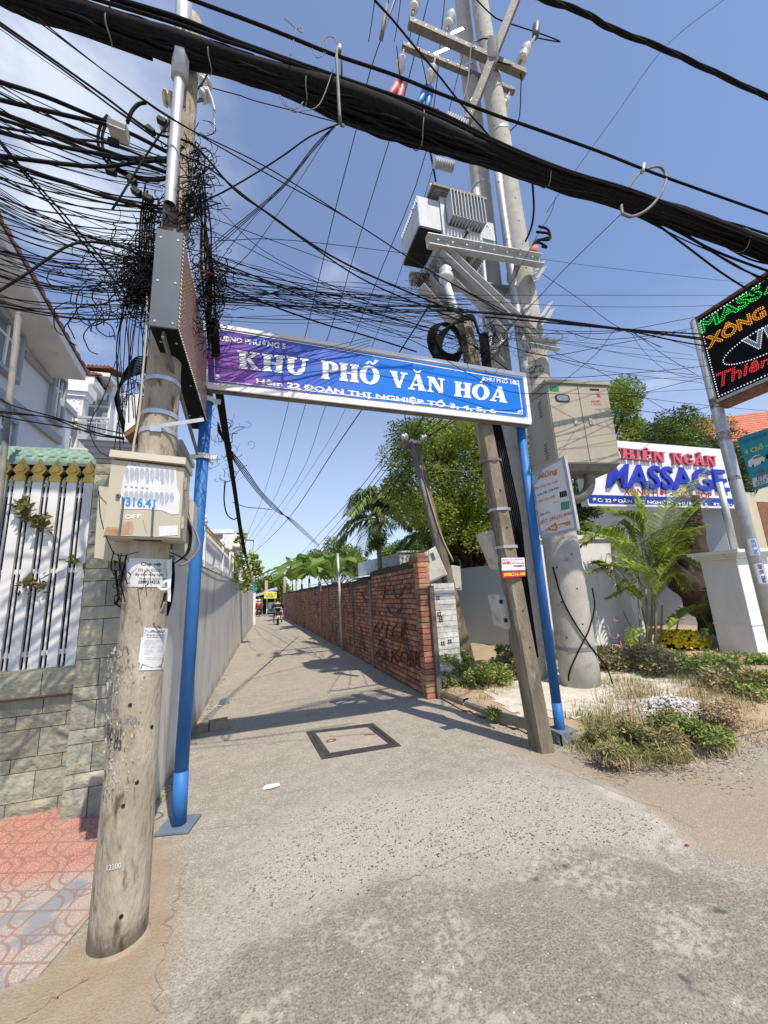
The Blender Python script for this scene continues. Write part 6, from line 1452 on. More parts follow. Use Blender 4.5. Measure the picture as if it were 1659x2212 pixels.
# ------------------------------------------------------------------ far end of the alley
fp1=thing('utility_pole',PT(545,1330,33),'far wooden-looking pole with cable clump at the left of the alley end','utility pole','distant poles down the alley')
def fpole(t,u0,v0,u1,v1,Y,r_): 
    g=PT(u0,v0,Y); g.z=0; tt=PT(u1,v1,Y); B().tube([g,tt],[r_*1.25,r_],10).build('pole_shaft','concrete_pole',t); return g,tt
g,tt=fpole(fp1,545,1300,543,1187,33,.17); B().bar(PT(527,1166,33),PT(549,1168,33),.1).build('crossarm_beam','galv_dark',fp1); 
B().tube([PT(526,1187,33),PT(536,1150,33)],.04,6).tube([PT(548,1168,33),PT(541,1240,33)],.04,6).build('stays','cable_grey',fp1)
t=thing('street_light',PT(530,1178,32.5),'small white fluorescent street light on the far pole','street light'); B().bar(PT(529,1179,32.5),PT(540,1171,32.5),.12,.06).build('tube_housing','white',t)
fp2=thing('utility_pole',PT(615,1290,42),'slim tan pole rising behind the far brick wall','utility pole','distant poles down the alley'); fpole(fp2,614,1300,615,1220,42,.12)
fp3=thing('utility_pole',PT(576,1290,48),'farthest pole in front of the trees at the alley end','utility pole','distant poles down the alley'); fpole(fp3,576,1300,575,1254,48,.16)
sh=thing('shop',(1,46,0),'open-fronted shop with tin awning at the end of the alley','shop')
P=lambda x,y,Y:PT(493.7+x*.13228,1124.6+y*.13228,Y)
a=P(440,1240,46); c=P(830,1240,46)
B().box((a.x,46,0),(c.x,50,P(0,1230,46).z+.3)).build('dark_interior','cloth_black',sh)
b=B(); b.slab([P(430,1245,44),P(800,1150,44),P(790,1095,47),P(470,1190,47)],(0,0,.08)); b.build('awning','galv',sh)
b=B()
for x in (500,545,625,760): q=P(x,1500,45); B_=b.box((q.x-.06,45,0),(q.x+.06,45.12,P(x,1250,45).z))
b.build('awning_posts','cream',sh)
b=B(); q=P(645,1335,45.3); q2=P(760,1500,45.3); b.box((q.x,45.3,q2.z),(q2.x,45.36,q.z)); pbx=b.build('poster','sign_white',sh); B().box((q.x+.1,45.28,q.z-1.0),(q2.x-.1,45.295,q.z-.7)).box((q.x+.1,45.28,q.z-1.6),(q2.x-.8,45.295,q.z-1.2)).build('poster_print','green_ink',sh)
ys=thing('yellow_sign',P(580,1275,42),'yellow shop sign hanging at the end of the alley','sign'); q=[P(578,1272,42),P(783,1270,42),P(785,1165,42),P(590,1160,42)]; B().slab(q,(0,.1,0)).build('board','yellow_ink',ys)
yS=planeY(41.98); yp=lambda x,y:(493.7+x*.13228,1124.6+y*.13228)
letters('MINIMART',[yp(635,1208),yp(720,1208),yp(720,1185),yp(635,1185)],yS,'led_grey',ys,.02,eps=.01,name='sign_text') if False else None
b=B()
for x0,x1,y0,y1 in ((590,612,1180,1200),(750,775,1180,1200),(600,760,1222,1232),(620,745,1240,1248),(640,720,1190,1206)): 
    q=[yS(*yp(*p)) for p in ((x0,y1),(x1,y1),(x1,y0),(x0,y0))]; b.add(q,[(0,1,2,3)])
b.build('sign_print','grey_ink',ys,fix=False)
cb2=thing('white_column',(-.45,27.9,0),'slim white column at the far end of the grey wall','pillar'); B().box((-.62,27.6,0),(-.38,27.85,2.5)).build('shaft','white',cb2); B().box((-.75,27.5,2.2),(-.30,28,2.55)).build('blue_cap_block','cyan_board',cb2)
h2=thing('pale_house',(-3,24,0),'pale blue house with flat parapet behind the picket fence','house')
q=PT(462,1148,22); q1=PT(490,1162,22); mat('pale_blue',(.48,.60,.66),(.44,.55,.61),2,.85)
B().box((-6,22.5,0),(q1.x,27,q.z-.1)).build('wall','pale_blue',h2); b=B(); b.box((-6.2,22.0,q.z-.1),(q1.x+.35,27.3,q.z+.12)); b.box((q1.x-.2,22.0,q.z-.9),(q1.x+.7,23.4,q.z-.15)); b.build('parapet','white_plaster',h2)
h3=thing('far_house',(3,60,0),'small far white house behind the shop roof','house'); q=P(705,1005,60); q2=P(860,1060,60); B().box((q.x,60,0),(q2.x,64,q.z-.3)).build('wall','white',h3); B().box((q.x-.3,59.8,q.z-.3),(q2.x+.3,64.2,q.z)).build('roof','galv',h3)
# lamps on the fence
lm=thing('garden_lamp',(-.9,12,2.2),'cream dome lamp and white globe on the fence beside the alley','lamp')
c=PT(512,1180,12); B().lathe(c+Vector((0,0,-.06)),[(.14,0),(.13,.06),(.09,.12),(.02,.15)],(.2,0,1),14).build('dome_shade','cream',lm); B().ball(c+Vector((.03,0,-.16)),.075,12).build('globe','insulator',lm); B().tube([c+Vector((-.02,0,-.18)),c+Vector((-.15,0,-.14)),Vector((-.89,12.0,2.3))],.018,6).build('bracket','white_paint',lm)
lm=thing('garden_lamp',(-.9,9.5,2.2),'white globe lamp on the nearer fence post beside the cream dome','lamp'); c=PT(497,1186,10.5); B().ball(c,.06,12).build('globe','insulator',lm); B().tube([c,Vector((c.x,c.y,2.2))],.02,6).build('stem','white_paint',lm)

# ------------------------------------------------------------------ riders
def skin(name,nodes,edges,m,parent,origin):
    """nodes: list of (x,y,z,r)"""
    me=bpy.data.meshes.new(name); me.from_pydata([n[:3] for n in nodes],edges,[]); o=bpy.data.objects.new(name,me); COL.objects.link(o)
    sm=o.modifiers.new('skin','SKIN'); ss_=o.modifiers.new('sub','SUBSURF'); ss_.levels=1; ss_.render_levels=1
    for i,n in enumerate(nodes):
        v=me.skin_vertices[0].data[i]; v.radius=(n[3],n[3]); v.use_root=(i==0)
    bpy.context.view_layer.update(); dg=bpy.context.evaluated_depsgraph_get(); m2=bpy.data.meshes.new_from_object(o.evaluated_get(dg)); bpy.data.objects.remove(o)
    for p in m2.polygons: p.use_smooth=True
    m2.materials.clear(); m2.materials.append(MATS[m]); o=bpy.data.objects.new(name,m2); COL.objects.link(o)
    if parent is not None: o.parent=parent; o.location=origin-WL[parent.name]
    else: o.location=origin
    WL[o.name]=Vector(origin); return o
def rider(g,label,top,helmet,shorts,legm,s=1.,blabel='',bcol='cloth_black',pas=False):
    g=Vector(g)
    def S(n): return [(x*s,y*s,z*s,r_*s) for x,y,z,r_ in n]
    bk=thing('motorbike',g,blabel,'motorbike')
    for yy in (-.62,.62):
        w=B(); w.tube([(g.x+.0,g.y+(yy+.27*math.cos(a))*s,g.z+(.29+.27*math.sin(a))*s) for a in np.linspace(0,2*math.pi,25)],.045*s,8).build('tyre','cloth_black',bk); B().cyl((g.x-.02*s,g.y+yy*s,g.z+.29*s),(g.x+.02*s,g.y+yy*s,g.z+.29*s),.2*s,.2*s,18).build('rim','galv',bk)
    skin('body_shell',S([(0,-.7,.72,.07),(0,-.45,.72,.13),(0,-.1,.66,.14),(0,.2,.5,.11),(0,.45,.75,.13),(0,.52,1.0,.09)]),[(0,1),(1,2),(2,3),(3,4),(4,5)],bcol,bk,g)
    B().tube([g+Vector((-.32,.42,1.03))*s,g+Vector((0,.48,1.05))*s,g+Vector((.32,.42,1.03))*s],.018*s,6).build('handlebar','galv',bk)
    B().box((-.05,-.80,.66),(.05,-.74,.74),R=Matrix.Scale(s,3),o=g).build('tail_light','sign_red',bk); B().box((-.09,-.79,.42),(.09,-.78,.60),R=Matrix.Scale(s,3),o=g).build('number_plate','white',bk)
    for k,x in enumerate((-.38,.38)): B().bar(g+Vector((x*.8,.42,1.05))*s,g+Vector((x,.40,1.25))*s,.02*s).cyl(g+Vector((x,.39,1.27))*s,g+Vector((x,.41,1.27))*s,.05*s,.05*s,10).build('mirror','cloth_black',bk)
    ps=thing('person',g+Vector((0,-.15,.75))*s,label,'person')
    N=[(0,-.15,.80,.15),(0,-.18,.98,.16),(0,-.12,1.18,.18),(0,-.06,1.34,.15),(0,-.03,1.43,.07),(0,0,1.52,.085),(0,.01,1.62,.08),
       (-.20,-.05,1.32,.085),(-.34,.08,1.12,.06),(-.36,.32,1.06,.045),(-.34,.40,1.05,.04),(.20,-.05,1.32,.085),(.34,.08,1.12,.06),(.36,.32,1.06,.045),(.34,.40,1.05,.04),
       (-.13,-.05,.76,.11),(-.24,.28,.68,.085),(-.25,.12,.32,.055),(-.25,.22,.22,.04),(.13,-.05,.76,.11),(.24,.28,.68,.085),(.25,.12,.32,.055),(.25,.22,.22,.04)]
    E_=[(0,1),(1,2),(2,3),(3,4),(4,5),(5,6),(3,7),(7,8),(8,9),(9,10),(3,11),(11,12),(12,13),(13,14),(0,15),(15,16),(16,17),(17,18),(0,19),(19,20),(20,21),(21,22)]
    skin('body',S(N),E_,legm,ps,g)
    J=[(0,-.15,.84,.17),(0,-.18,1.0,.19),(0,-.12,1.18,.215),(0,-.06,1.33,.18),(-.21,-.05,1.31,.11),(-.345,.08,1.12,.085),(-.36,.28,1.07,.06),(.21,-.05,1.31,.11),(.345,.08,1.12,.085),(.36,.28,1.07,.06)]
    skin('jacket',S(J),[(0,1),(1,2),(2,3),(3,4),(4,5),(5,6),(3,7),(7,8),(8,9)],top,ps,g)
    skin('shorts',S([(0,-.13,.80,.16),(-.15,.0,.76,.13),(-.23,.2,.71,.105),(.15,.0,.76,.13),(.23,.2,.71,.105)]),[(0,1),(1,2),(0,3),(3,4)],shorts,ps,g)
    for x in (-.25,.25): B().lathe(g+Vector((x,.14,.18))*s,[(.04*s,0),(.055*s,.03*s),(.05*s,.18*s),(.01,.22*s)],(0,1,-.1),8).build('sandal','cloth_black',ps)
    B().lathe(g+Vector((0,0,1.50))*s,[(.10*s,0),(.145*s,.06*s),(.15*s,.14*s),(.11*s,.22*s),(.02,.25*s)],(0,.1,1),16).build('helmet',helmet,ps)
    return ps,bk
g=GR(600,1345); g.y=min(g.y,30); g=Vector((PT(600,1345,26).x,26,0))
ps,bk=rider(g,'rider in black hooded jacket and shorts seen from behind on the alley','cloth_black','cloth_black','cloth_black','skin',.93,'dark motorbike with grey rear rim ridden away down the alley')
B().box((-.16,-.36,1.02),(.16,-.335,1.05),o=g).build('jacket_stripe','cloth_white',ps)
g=Vector((PT(560,1330,41).x,41,0)); rider(g,'distant rider in red top and white helmet near the alley end','cloth_red','cloth_white','cloth_black','skin',.95,'distant motorbike under the rider in the red top')
g=Vector((PT(553.5,1328,44).x,44,0)); rider(g,'distant rider in dark clothes and cream helmet beside the red-topped rider','cloth_black','cream','cloth_black','skin',.95,'distant motorbike at the left edge of the alley end')

def crack(pts,seed,w=.006):
    r=random.Random(seed); P=[GR(*p) for p in pts]; Q=[]
    for i in range(len(P)-1):
        for k in range(8): t=k/8; p=P[i].lerp(P[i+1],t); Q.append(Vector((p.x+r.gauss(0,.012),p.y+r.gauss(0,.010),.0036)))
    Q.append(P[-1]); b=B(); vs=[]
    for i,q in enumerate(Q): ww=w*.38*(.3+r.random()); d=(Q[min(i+1,len(Q)-1)]-Q[max(i-1,0)]).normalized(); n=Vector((-d.y,d.x,0)); vs+=[q-n*ww,q+n*ww]
    b.add([Vector((v.x,v.y,.0045)) for v in vs],[(2*i,2*i+1,2*i+3,2*i+2) for i in range(len(Q)-1)]); o=b.build('crack','kerb',bpy.data.objects['road'],fix=False); return o
WL['road']=Vector((0,0,0))
crack([(860,1905),(930,1880),(1000,1850),(1080,1822)],1); crack([(395,1868),(392,1920),(372,1990),(352,2080),(340,2212)],2,.009); crack([(430,1795),(520,1782),(640,1775),(760,1760)],3,.003); crack([(1190,1650),(1300,1700),(1420,1745),(1500,1790)],4,.006); crack([(200,2100),(120,2160),(30,2212)],5,.006)
# ------------------------------------------------------------------ plants
def leafmesh(name,C,R,n,size,m,parent=None,org=None,up=.4,asp=.5,seed=0,hollow=.35,flat=1.):
    """n leaves scattered through clumps at C (k,3) with radii R (k,)"""
    rs=np.random.RandomState(seed); C=np.asarray(C,float); R=np.asarray(R,float); k=len(C)
    w=R**2; w/=w.sum(); idx=rs.choice(k,n,p=w); d=rs.normal(size=(n,3)); d/=np.linalg.norm(d,axis=1)[:,None]
    rad=R[idx]*(hollow+(1-hollow)*rs.rand(n)**.5); P=C[idx]+d*rad[:,None]*np.array([1,1,flat])
    a=rs.normal(size=(n,3)); a[:,2]*=.5; a+=d*.6; a/=np.linalg.norm(a,axis=1)[:,None]
    nn=rs.normal(size=(n,3))*.8+np.array([0,0,up*2]); b=np.cross(a,nn); b/=np.linalg.norm(b,axis=1)[:,None]+1e-9
    s=size*(.6+.8*rs.rand(n))[:,None]; 
    V=np.stack([P,P+a*s*.5+b*s*asp*.5,P+a*s,P+a*s*.5-b*s*asp*.5],1).reshape(-1,3)
    F=np.arange(n*4).reshape(-1,4)
    return rawmesh(name,V,F,m,parent,org)
def clumps(poly,n,Y0,Y1,rmin,rmax,seed):
    r=random.Random(seed); X=[p[0] for p in poly]; Yp=[p[1] for p in poly]; out=[];R=[]
    while len(out)<n:
        u=r.uniform(min(X),max(X)); v=r.uniform(min(Yp),max(Yp))
        if inpoly(np.array([u]),np.array([v]),poly)[0]: out.append(PT(u,v,r.uniform(Y0,Y1))); R.append(r.uniform(rmin,rmax))
    return out,R
def limbs(b,base,C,r0,seed,frac=.25,k=None):
    r=random.Random(seed); C=[Vector(c) for c in C]; ctr=sum(C,Vector())/len(C); fork=Vector(base).lerp(ctr,.45)
    b.tube(crom([Vector(base),Vector(base).lerp(fork,.5)+Vector((r.uniform(-.1,.1),0,0)),fork]),[r0*(1-.035*i) for i in range(11)],9)
    for c in r.sample(C,min(len(C),k or int(len(C)*frac))):
        md=fork.lerp(c,.5)+Vector((r.uniform(-.2,.2),r.uniform(-.2,.2),r.uniform(-.1,.25))); q=crom([fork,md,c],4); b.tube(q,[r0*.5*(1-i/len(q)*.85) for i in range(len(q))],5)
def tree(name,label,base,poly,n,Y0,Y1,rr,nl,size,m,seed,bark='bark',group=None,r0=.15,asp=.5,up=.4,m2=None,kl=None):
    C,R=clumps(poly,n,Y0,Y1,rr[0],rr[1],seed); t=thing(name,base,label,'tree',group); b=B(); limbs(b,base,C,r0,seed,k=kl or max(6,n//4)); b.build('trunk',bark,t)
    if m2:
        k=len(C)//2; leafmesh('crown',C[:k],R[:k],nl//2,size,m,t,seed=seed,asp=asp,up=up); leafmesh('crown',C[k:],R[k:],nl//2,size,m2,t,seed=seed+1,asp=asp,up=up)
    else: leafmesh('crown',C,R,nl,size,m,t,seed=seed,asp=asp,up=up)
    return t
tree('feathery_tree','large feathery bright green tree spreading behind the leaning pole',(6.2,11.2,0),[(842,985),(880,925),(960,893),(1060,885),(1150,900),(1180,1000),(1150,1110),(1070,1170),(960,1165),(905,1120),(835,1060),(828,1010)],210,8.4,11.0,(.28,.55),90000,.075,'leaf_bright',31,m2='leaf_mid',r0=.17,kl=30)
tree('dark_tree','dark leafy tree lower behind the feathery crown and annex',(6.6,12.5,0),[(900,1090),(1100,1080),(1150,1150),(1120,1215),(1000,1210),(930,1190)],90,10.2,12.5,(.3,.55),26000,.08,'leaf_dark',32,m2='leaf_mid',r0=.14)
tree('roadside_tree','bushy green tree rising beyond the distribution cabinet',(9.5,12.5,0),[(1318,850),(1350,826),(1385,850),(1395,900),(1370,950),(1395,990),(1330,985),(1315,920)],42,11.5,13,(.3,.5),12000,.11,'leaf_mid',33,m2='leaf_bright',r0=.18)
tree('hedge_tree','dark dense tree crown behind the THIÊN NGÂN signboard',(13,13,0),[(1350,985),(1375,930),(1430,920),(1450,890),(1480,885),(1520,900),(1590,930),(1605,985),(1560,1000),(1450,990)],90,11.8,14,(.35,.65),24000,.12,'leaf_dark',34,m2='leaf_mid',r0=.2)
tree('hedge_tree','dark tree strip behind the sign pole beneath the turquoise board',(13.5,10,0),[(1545,960),(1590,940),(1610,1000),(1625,1060),(1600,1110),(1570,1060)],30,9.6,11,(.2,.38),9000,.10,'leaf_dark',35,r0=.14)
tree('cabinet_tree','dark foliage under the distribution cabinet beside the sign',(8.0,9.4,0),[(1236,1040),(1275,1030),(1290,1100),(1262,1150),(1232,1120)],26,8.9,9.8,(.15,.30),8000,.075,'leaf_dark',36,r0=.1)
tree('garden_tree','rounded green tree between the banana plants and coconut palm',(3.0,19,0),[(680,1200),(700,1175),(735,1170),(780,1195),(800,1215),(790,1250),(700,1250),(672,1225)],50,25,28,(.35,.65),11000,.16,'leaf_mid',37,r0=.12)
tree('garden_tree','small tree right of the coconut palm above the annex',(5.4,17,0),[(830,1190),(870,1175),(905,1185),(925,1200),(870,1215),(832,1215)],26,16.5,18,(.25,.45),6000,.13,'leaf_mid',38,r0=.1)
tree('far_tree','far rounded tree at the end of the alley',(.5,62,0),[(555,1272),(572,1258),(595,1256),(612,1272),(612,1290),(553,1290)],40,58,66,(.9,1.6),9000,.45,'leaf_mid',39,r0=.3)
def frond(b,pts,n=34,ll=.42,w=.022,droop=.35,rv=.010,seed=0,vee=.5):
    """feather frond: rachis through pts with paired narrow leaflets"""
    r=random.Random(seed); P=crom(pts,12); L=len(P)
    b.tube(P[::2]+([P[-1]] if (L-1)%2 else []),[rv*(1-.8*i/(len(P[::2])+1)) for i in range(len(P[::2])+(1 if (L-1)%2 else 0))],4)
    for i in range(n):
        t=.14+.86*(i+.5)/n; k=min(int(t*(L-1)),L-2); p=P[k].lerp(P[k+1],t*(L-1)-k); d=(P[k+1]-P[k]).normalized(); s=d.cross(Vector((0,0,1)))
        if s.length<.1: s=Vector((1,0,0))
        s.normalize(); u=s.cross(d)
        l=ll*(math.sin(math.pi*min(1,.12+.85*t))**.6)*(.85+.3*r.random())
        for sd in (-1,1):
            dr=(s*sd*(.85)+d*(.55+.35*t)+u*(vee*.5*(1-t))+Vector((r.gauss(0,.06),r.gauss(0,.06),r.gauss(0,.06)))).normalized()
            m=p+dr*l*.55; e=m+(dr+Vector((0,0,-droop*1.6))).normalized()*l*.45; nn=dr.cross(Vector((0,0,1))).normalized() if abs(dr.z)<.95 else d; ww=nn*w*.5
            b.add([p-ww*.4,p+ww*.4,m+ww,m-ww,e],[(0,1,2,3),(3,2,4)])
# areca palm
ap=thing('areca_palm',(7.35,6.35,.1),'clumping areca palm with arching yellow-green fronds beside the thick pole','palm')
def ka(x,y): return (1083+x*.3472,960+y*.3472)
FR=[((960,900),(1010,450),(1190,225),0,6.2,.62,44),((1000,860),(1120,520),(1290,330),.4,6.6,.5,36),((880,880),(720,620),(520,480),-.2,6.0,.5,38),((860,850),(650,560),(490,600),.3,6.4,.5,38),((930,850),(850,500),(600,390),.2,6.3,.55,42),((950,880),(1100,690),(1300,755),-.3,6.1,.48,42),((1010,1180),(1150,1040),(1330,985),-.2,5.8,.42,34),((850,950),(700,760),(515,800),-.4,5.7,.45,36),((900,850),(930,560),(820,280),.5,6.7,.5,36),((960,1000),(880,800),(600,740),-.5,5.6,.5,40),((930,1000),(1040,820),(1180,900),-.3,5.8,.4,30),((920,900),(800,520),(700,640),.4,6.5,.45,34),((970,850),(960,600),(1060,500),.4,6.7,.45,32),((900,1000),(780,900),(640,960),.1,6.2,.4,28),((990,900),(1080,560),(1220,560),.2,6.4,.48,36),((880,1180),(820,1150),(790,1260),-.3,6.,.22,20)]
for i,(a,m_,c,dy,Y,ll,n) in enumerate(FR):
    Y=6.35+dy*.6; P=[PT(*ka(*a),Y),PT(*ka(*m_),Y+dy*.5),PT(*ka(*c),Y+dy)]; b=B(); frond(b,P,int(n*1.35),ll*.86,.046,.30,.014,i,.6); b.build('frond','palm_green',ap,fix=False)
rj=random.Random(5)
for i,(a,m_,c,dy,Y,ll,n) in enumerate(FR):
    j=lambda p,s: (p[0]+rj.uniform(-s,s),p[1]+rj.uniform(-s,s)*.7)
    Y=6.35+dy*.6+rj.uniform(-.2,.2); P=[PT(*ka(*j(a,20)),Y),PT(*ka(*j(m_,70)),Y+dy*.4),PT(*ka(*j(c,110)),Y+dy+rj.uniform(-.2,.2))]; b=B(); frond(b,P,int(n*1.2),ll*.7,.04,.45,.011,i+50,.5); b.build('frond','palm_green',ap,fix=False)
for i,((x0,y0),(x1,y1)) in enumerate((((865,1270),(850,950)),((905,1260),(900,900)),((935,1330),(870,1000)),((960,1240),(950,900)),((985,1230),(1000,1000)),((1050,1330),(1100,1100)),((860,1265),(760,1040)),((925,1240),(940,880)))):
    Y=6.3+.1*(i%3); b=B(); p0=PT(*ka(x0,y0),Y); p1=PT(*ka(x1,y1),Y); b.tube([p0,p0.lerp(p1,.5)+Vector((.02,0,0)),p1],[.028,.022,.014],7); b.build('cane','palm_stem',ap)
# coconut palms
def coco(label,cx,cy,Y,sc,gx,seed,n=15,trunk=True,dead=True,group=None):
    c=PT(cx,cy,Y); t=thing('coconut_palm',(c.x+gx,Y,0),label,'palm'); r=random.Random(seed)
    B().tube(crom([Vector((c.x+gx,Y,0)),Vector((c.x+gx*.5,Y,c.z*.5)),c]),[.12,.115,.11,.105,.10,.095,.09,.085,.08,.08,.08],10).build('trunk','bark_grey',t)
    for i in range(n):
        a=2*math.pi*i/n+r.uniform(-.2,.2); el=r.uniform(-.5,1.15); l=sc*r.uniform(.85,1.1); d=Vector((math.cos(a),math.sin(a),0)); p1=c+d*l*.5*math.cos(el)+Vector((0,0,l*.5*math.sin(el)+.1)); p2=c+d*l*(.95*math.cos(el)+.05)+Vector((0,0,l*(.75*math.sin(el)-.35)))
        b=B(); frond(b,[c,p1,p2],44,sc*.42,.065,.75,.02,seed*50+i,.3); b.build('frond','coco_green',t,fix=False)
    b=B()
    for k in range(9): b.ball(c+Vector((r.uniform(-.2,.2),r.uniform(-.2,.2),-.22+r.uniform(-.1,.1))),.085,8,1.2)
    b.build('coconuts','weed_green',t); return t
coco('coconut palm with drooping fronds rising above the middle of the brick wall',814,1120,13.5,1.85,.05,5,19)
coco('small palm half hidden behind the leaning pole',925,1160,14.5,1.45,.1,6,13)
# vine clump on coconut trunk
leafmesh('climber',[PT(812,1175,13.3),PT(822,1165,13.3),PT(805,1180,13.3)],[.22,.25,.15],1300,.07,'leaf_mid',bpy.data.objects['coconut_palm'],seed=3)
# banana plants
def banana(label,u,v,Y,h,n,seed,group='banana plants behind the brick wall'):
    c=PXX(u,v,2.9+.25*(seed%3)); Y=c.y; h=c.z+1.3*Y/20.; g=Vector((c.x,c.y,0)); t=thing('banana_plant',g,label,'banana plant',group); r=random.Random(seed); B().tube([g,Vector((c.x,c.y,h*.6))],[.13,.08],9).build('stem','palm_stem',t)
    for i in range(n):
        a=2*math.pi*i/n+r.uniform(-.3,.3); el=r.uniform(.35,1.4); l=h*r.uniform(.5,.7); d=Vector((math.cos(a),math.sin(a),0)); c0=Vector((c.x,c.y,h*.6)); P=crom([c0,c0+d*l*.45*math.cos(el)+Vector((0,0,l*.5*math.sin(el)+.1)),c0+d*l*(.9*math.cos(el)+.1)+Vector((0,0,l*(.8*math.sin(el)-.25)))],7); L=len(P); b=B()
        s=d.cross(Vector((0,0,1))); rows=[]
        for k,p in enumerate(P): w=h*.115*math.sin(math.pi*min(1,max(0,(k-2)/(L-3))*.93+.06))**.6 if k>2 else .012; rows.append([p-s*w+Vector((0,0,w*.35)),p,p+s*w+Vector((0,0,w*.35))])
        vs=[v_ for row in rows for v_ in row]; fs=[]
        for k in range(L-1):
            for j in range(2):
                if r.random()<.93: fs.append((k*3+j,k*3+j+1,(k+1)*3+j+1,(k+1)*3+j))
        b.add(vs,fs,True); b.build('leaf','banana_green',t,fix=False)
for i,(u,v,Y,h,n) in enumerate(((640,1250,20,3.3,8),(668,1250,18,3.2,9),(690,1250,16.5,2.9,8),(632,1275,24,3.0,7),(720,1250,17,2.8,7),(652,1270,21,3.6,7))): banana('broad-leaved banana plant rising behind the brick wall',u,v,Y,h,n,40+i)
# gnarled trunk by the driveway
gt2=thing('gnarled_tree',(10.6,7.6,0),'thick dark gnarled trunk forking before the shaded blue-grey wall','tree')
Yt=7.4; kp=lambda x,y:PT(*ka(x,y),Yt); r=random.Random(77)
def trunk(b,pts,rad,seed):
    P=crom([kp(*p) for p in pts],5); n=len(P); rr=np.interp(np.linspace(0,1,n),np.linspace(0,1,len(rad)),rad); k=len(b.v); b.tube(P,list(rr),14)
    rs=random.Random(seed)
    for i in range(k,len(b.v)):
        v=b.v[i]; f=fbm(np.array([v[0]*3+v[1]]),np.array([v[2]*2.]),1.5,5)[0]*.16; c=P[min((i-k)//14,n-1)]; b.v[i]=tuple(Vector(v)+(Vector(v)-c)*f*2.2)
b=B(); trunk(b,[(1330,1180),(1290,1060),(1220,960),(1200,900)],[.34,.30,.36,.40],1); trunk(b,[(1215,930),(1130,860),(1060,790),(1020,720),(960,600)],[.36,.30,.24,.2,.14],2); trunk(b,[(1205,920),(1215,800),(1200,620),(1190,480),(1180,330)],[.40,.33,.26,.24,.2],3); trunk(b,[(1200,860),(1130,740),(1110,620),(1110,480)],[.22,.13,.11,.09],4)
b.build('trunk','bark',gt2)
leafmesh('crown',[kp(1100,640),kp(1120,580),kp(1080,600),kp(1230,590),kp(1110,560)],[.24,.26,.2,.16,.2],2600,.07,'leaf_mid',gt2,seed=12)
# yellow chrysanthemums in a pot
fl=thing('chrysanthemum_pot',(8.75,6.45,0),'rounded mound of yellow chrysanthemums in a pot by the palm','flowers')
c=PT(1472,1384,6.3); B().lathe(Vector((c.x,6.45,0)),[(.16,0),(.2,.02),(.26,.22),(.28,.24)],n=18).build('pot','dark',fl)
leafmesh('foliage',[c+Vector((0,0,-.05))],[.36],2200,.06,'leaf_dark',fl,seed=5,flat=.55)
rs=np.random.RandomState(6); n=900; a=rs.rand(n)*2*math.pi; ph=np.arccos(rs.rand(n)*.95); D=np.stack([np.sin(ph)*np.cos(a),np.sin(ph)*np.sin(a),np.cos(ph)*.62],-1); Pp=np.array(c)+np.array([0,0,-.08])+D*(.46+.03*rs.randn(n))[:,None]; b=B()
for p in Pp:
    p=Vector(p); nn=(p-c).normalized()+Vector(rs.normal(size=3)*.3); nn.normalize(); s=nn.cross(Vector((0,0,1))).normalized(); u=s.cross(nn); vs=[p+nn*.012]+[p+(s*math.cos(t)+u*math.sin(t))*.026 for t in np.linspace(0,2*math.pi,7)[:-1]]; b.add(vs,[(0,i+1,(i+1)%6+1) for i in range(6)])
b.build('blossoms','flower_yellow',fl,fix=False)
# snake plants in a planter
pl_=thing('planter',(9.35,6.2,0),'dark snake plants in a grey planter beside the white pillar','planter')
c=PT(1580,1400,5.95); B().box((c.x-.28,5.8,0),(c.x+.30,6.3,.30)).build('trough','box_grey',pl_)
r=random.Random(9)
for k in range(26):
    x=c.x-.22+r.random()*.46; y=5.88+r.random()*.34; h=.45+r.random()*.5; l=Vector((r.uniform(-.12,.12),r.uniform(-.1,.1),h)); s=Vector((math.cos(k),math.sin(k),0))*.028; p=Vector((x,y,.28)); b=B().add([p-s,p+s,p+l*.6+s*1.1,p+l*.6-s*1.1,p+l],[(0,1,2,3),(3,2,4)]); b.build('blade','leaf_dark',pl_,fix=False)
# weeds: bushes, grasses
def bush(label,c,R,n,size,m,seed,name='weed_bush',group=None,dry=0,flat=.7,h=None):
    r=random.Random(seed); c=Vector(c); C=[];RR=[]
    for k in range(14): a=r.random()*6.28; q=r.random()**.5*R*.75; C.append(c+Vector((math.cos(a)*q,math.sin(a)*q*.7,r.uniform(.1,.9)*(h or R*.8)))); RR.append(R*r.uniform(.22,.42))
    t=thing(name,c,label,'bush',group); b=B()
    for q in C: b.tube([c+Vector((r.uniform(-.05,.05),0,0)),c.lerp(q,.5)+Vector((0,0,.05)),q],[.012,.008,.004],4)
    b.build('stems','bark_grey',t); leafmesh('foliage',C,RR,n,size,m,t,seed=seed,flat=flat,asp=.42)
    if dry: leafmesh('dry_foliage',C,[x*1.1 for x in RR],dry,size,'weed_dry',t,seed=seed+1,flat=flat,asp=.35)
def gz(u,v,z=.1): return GR(u,v,z)
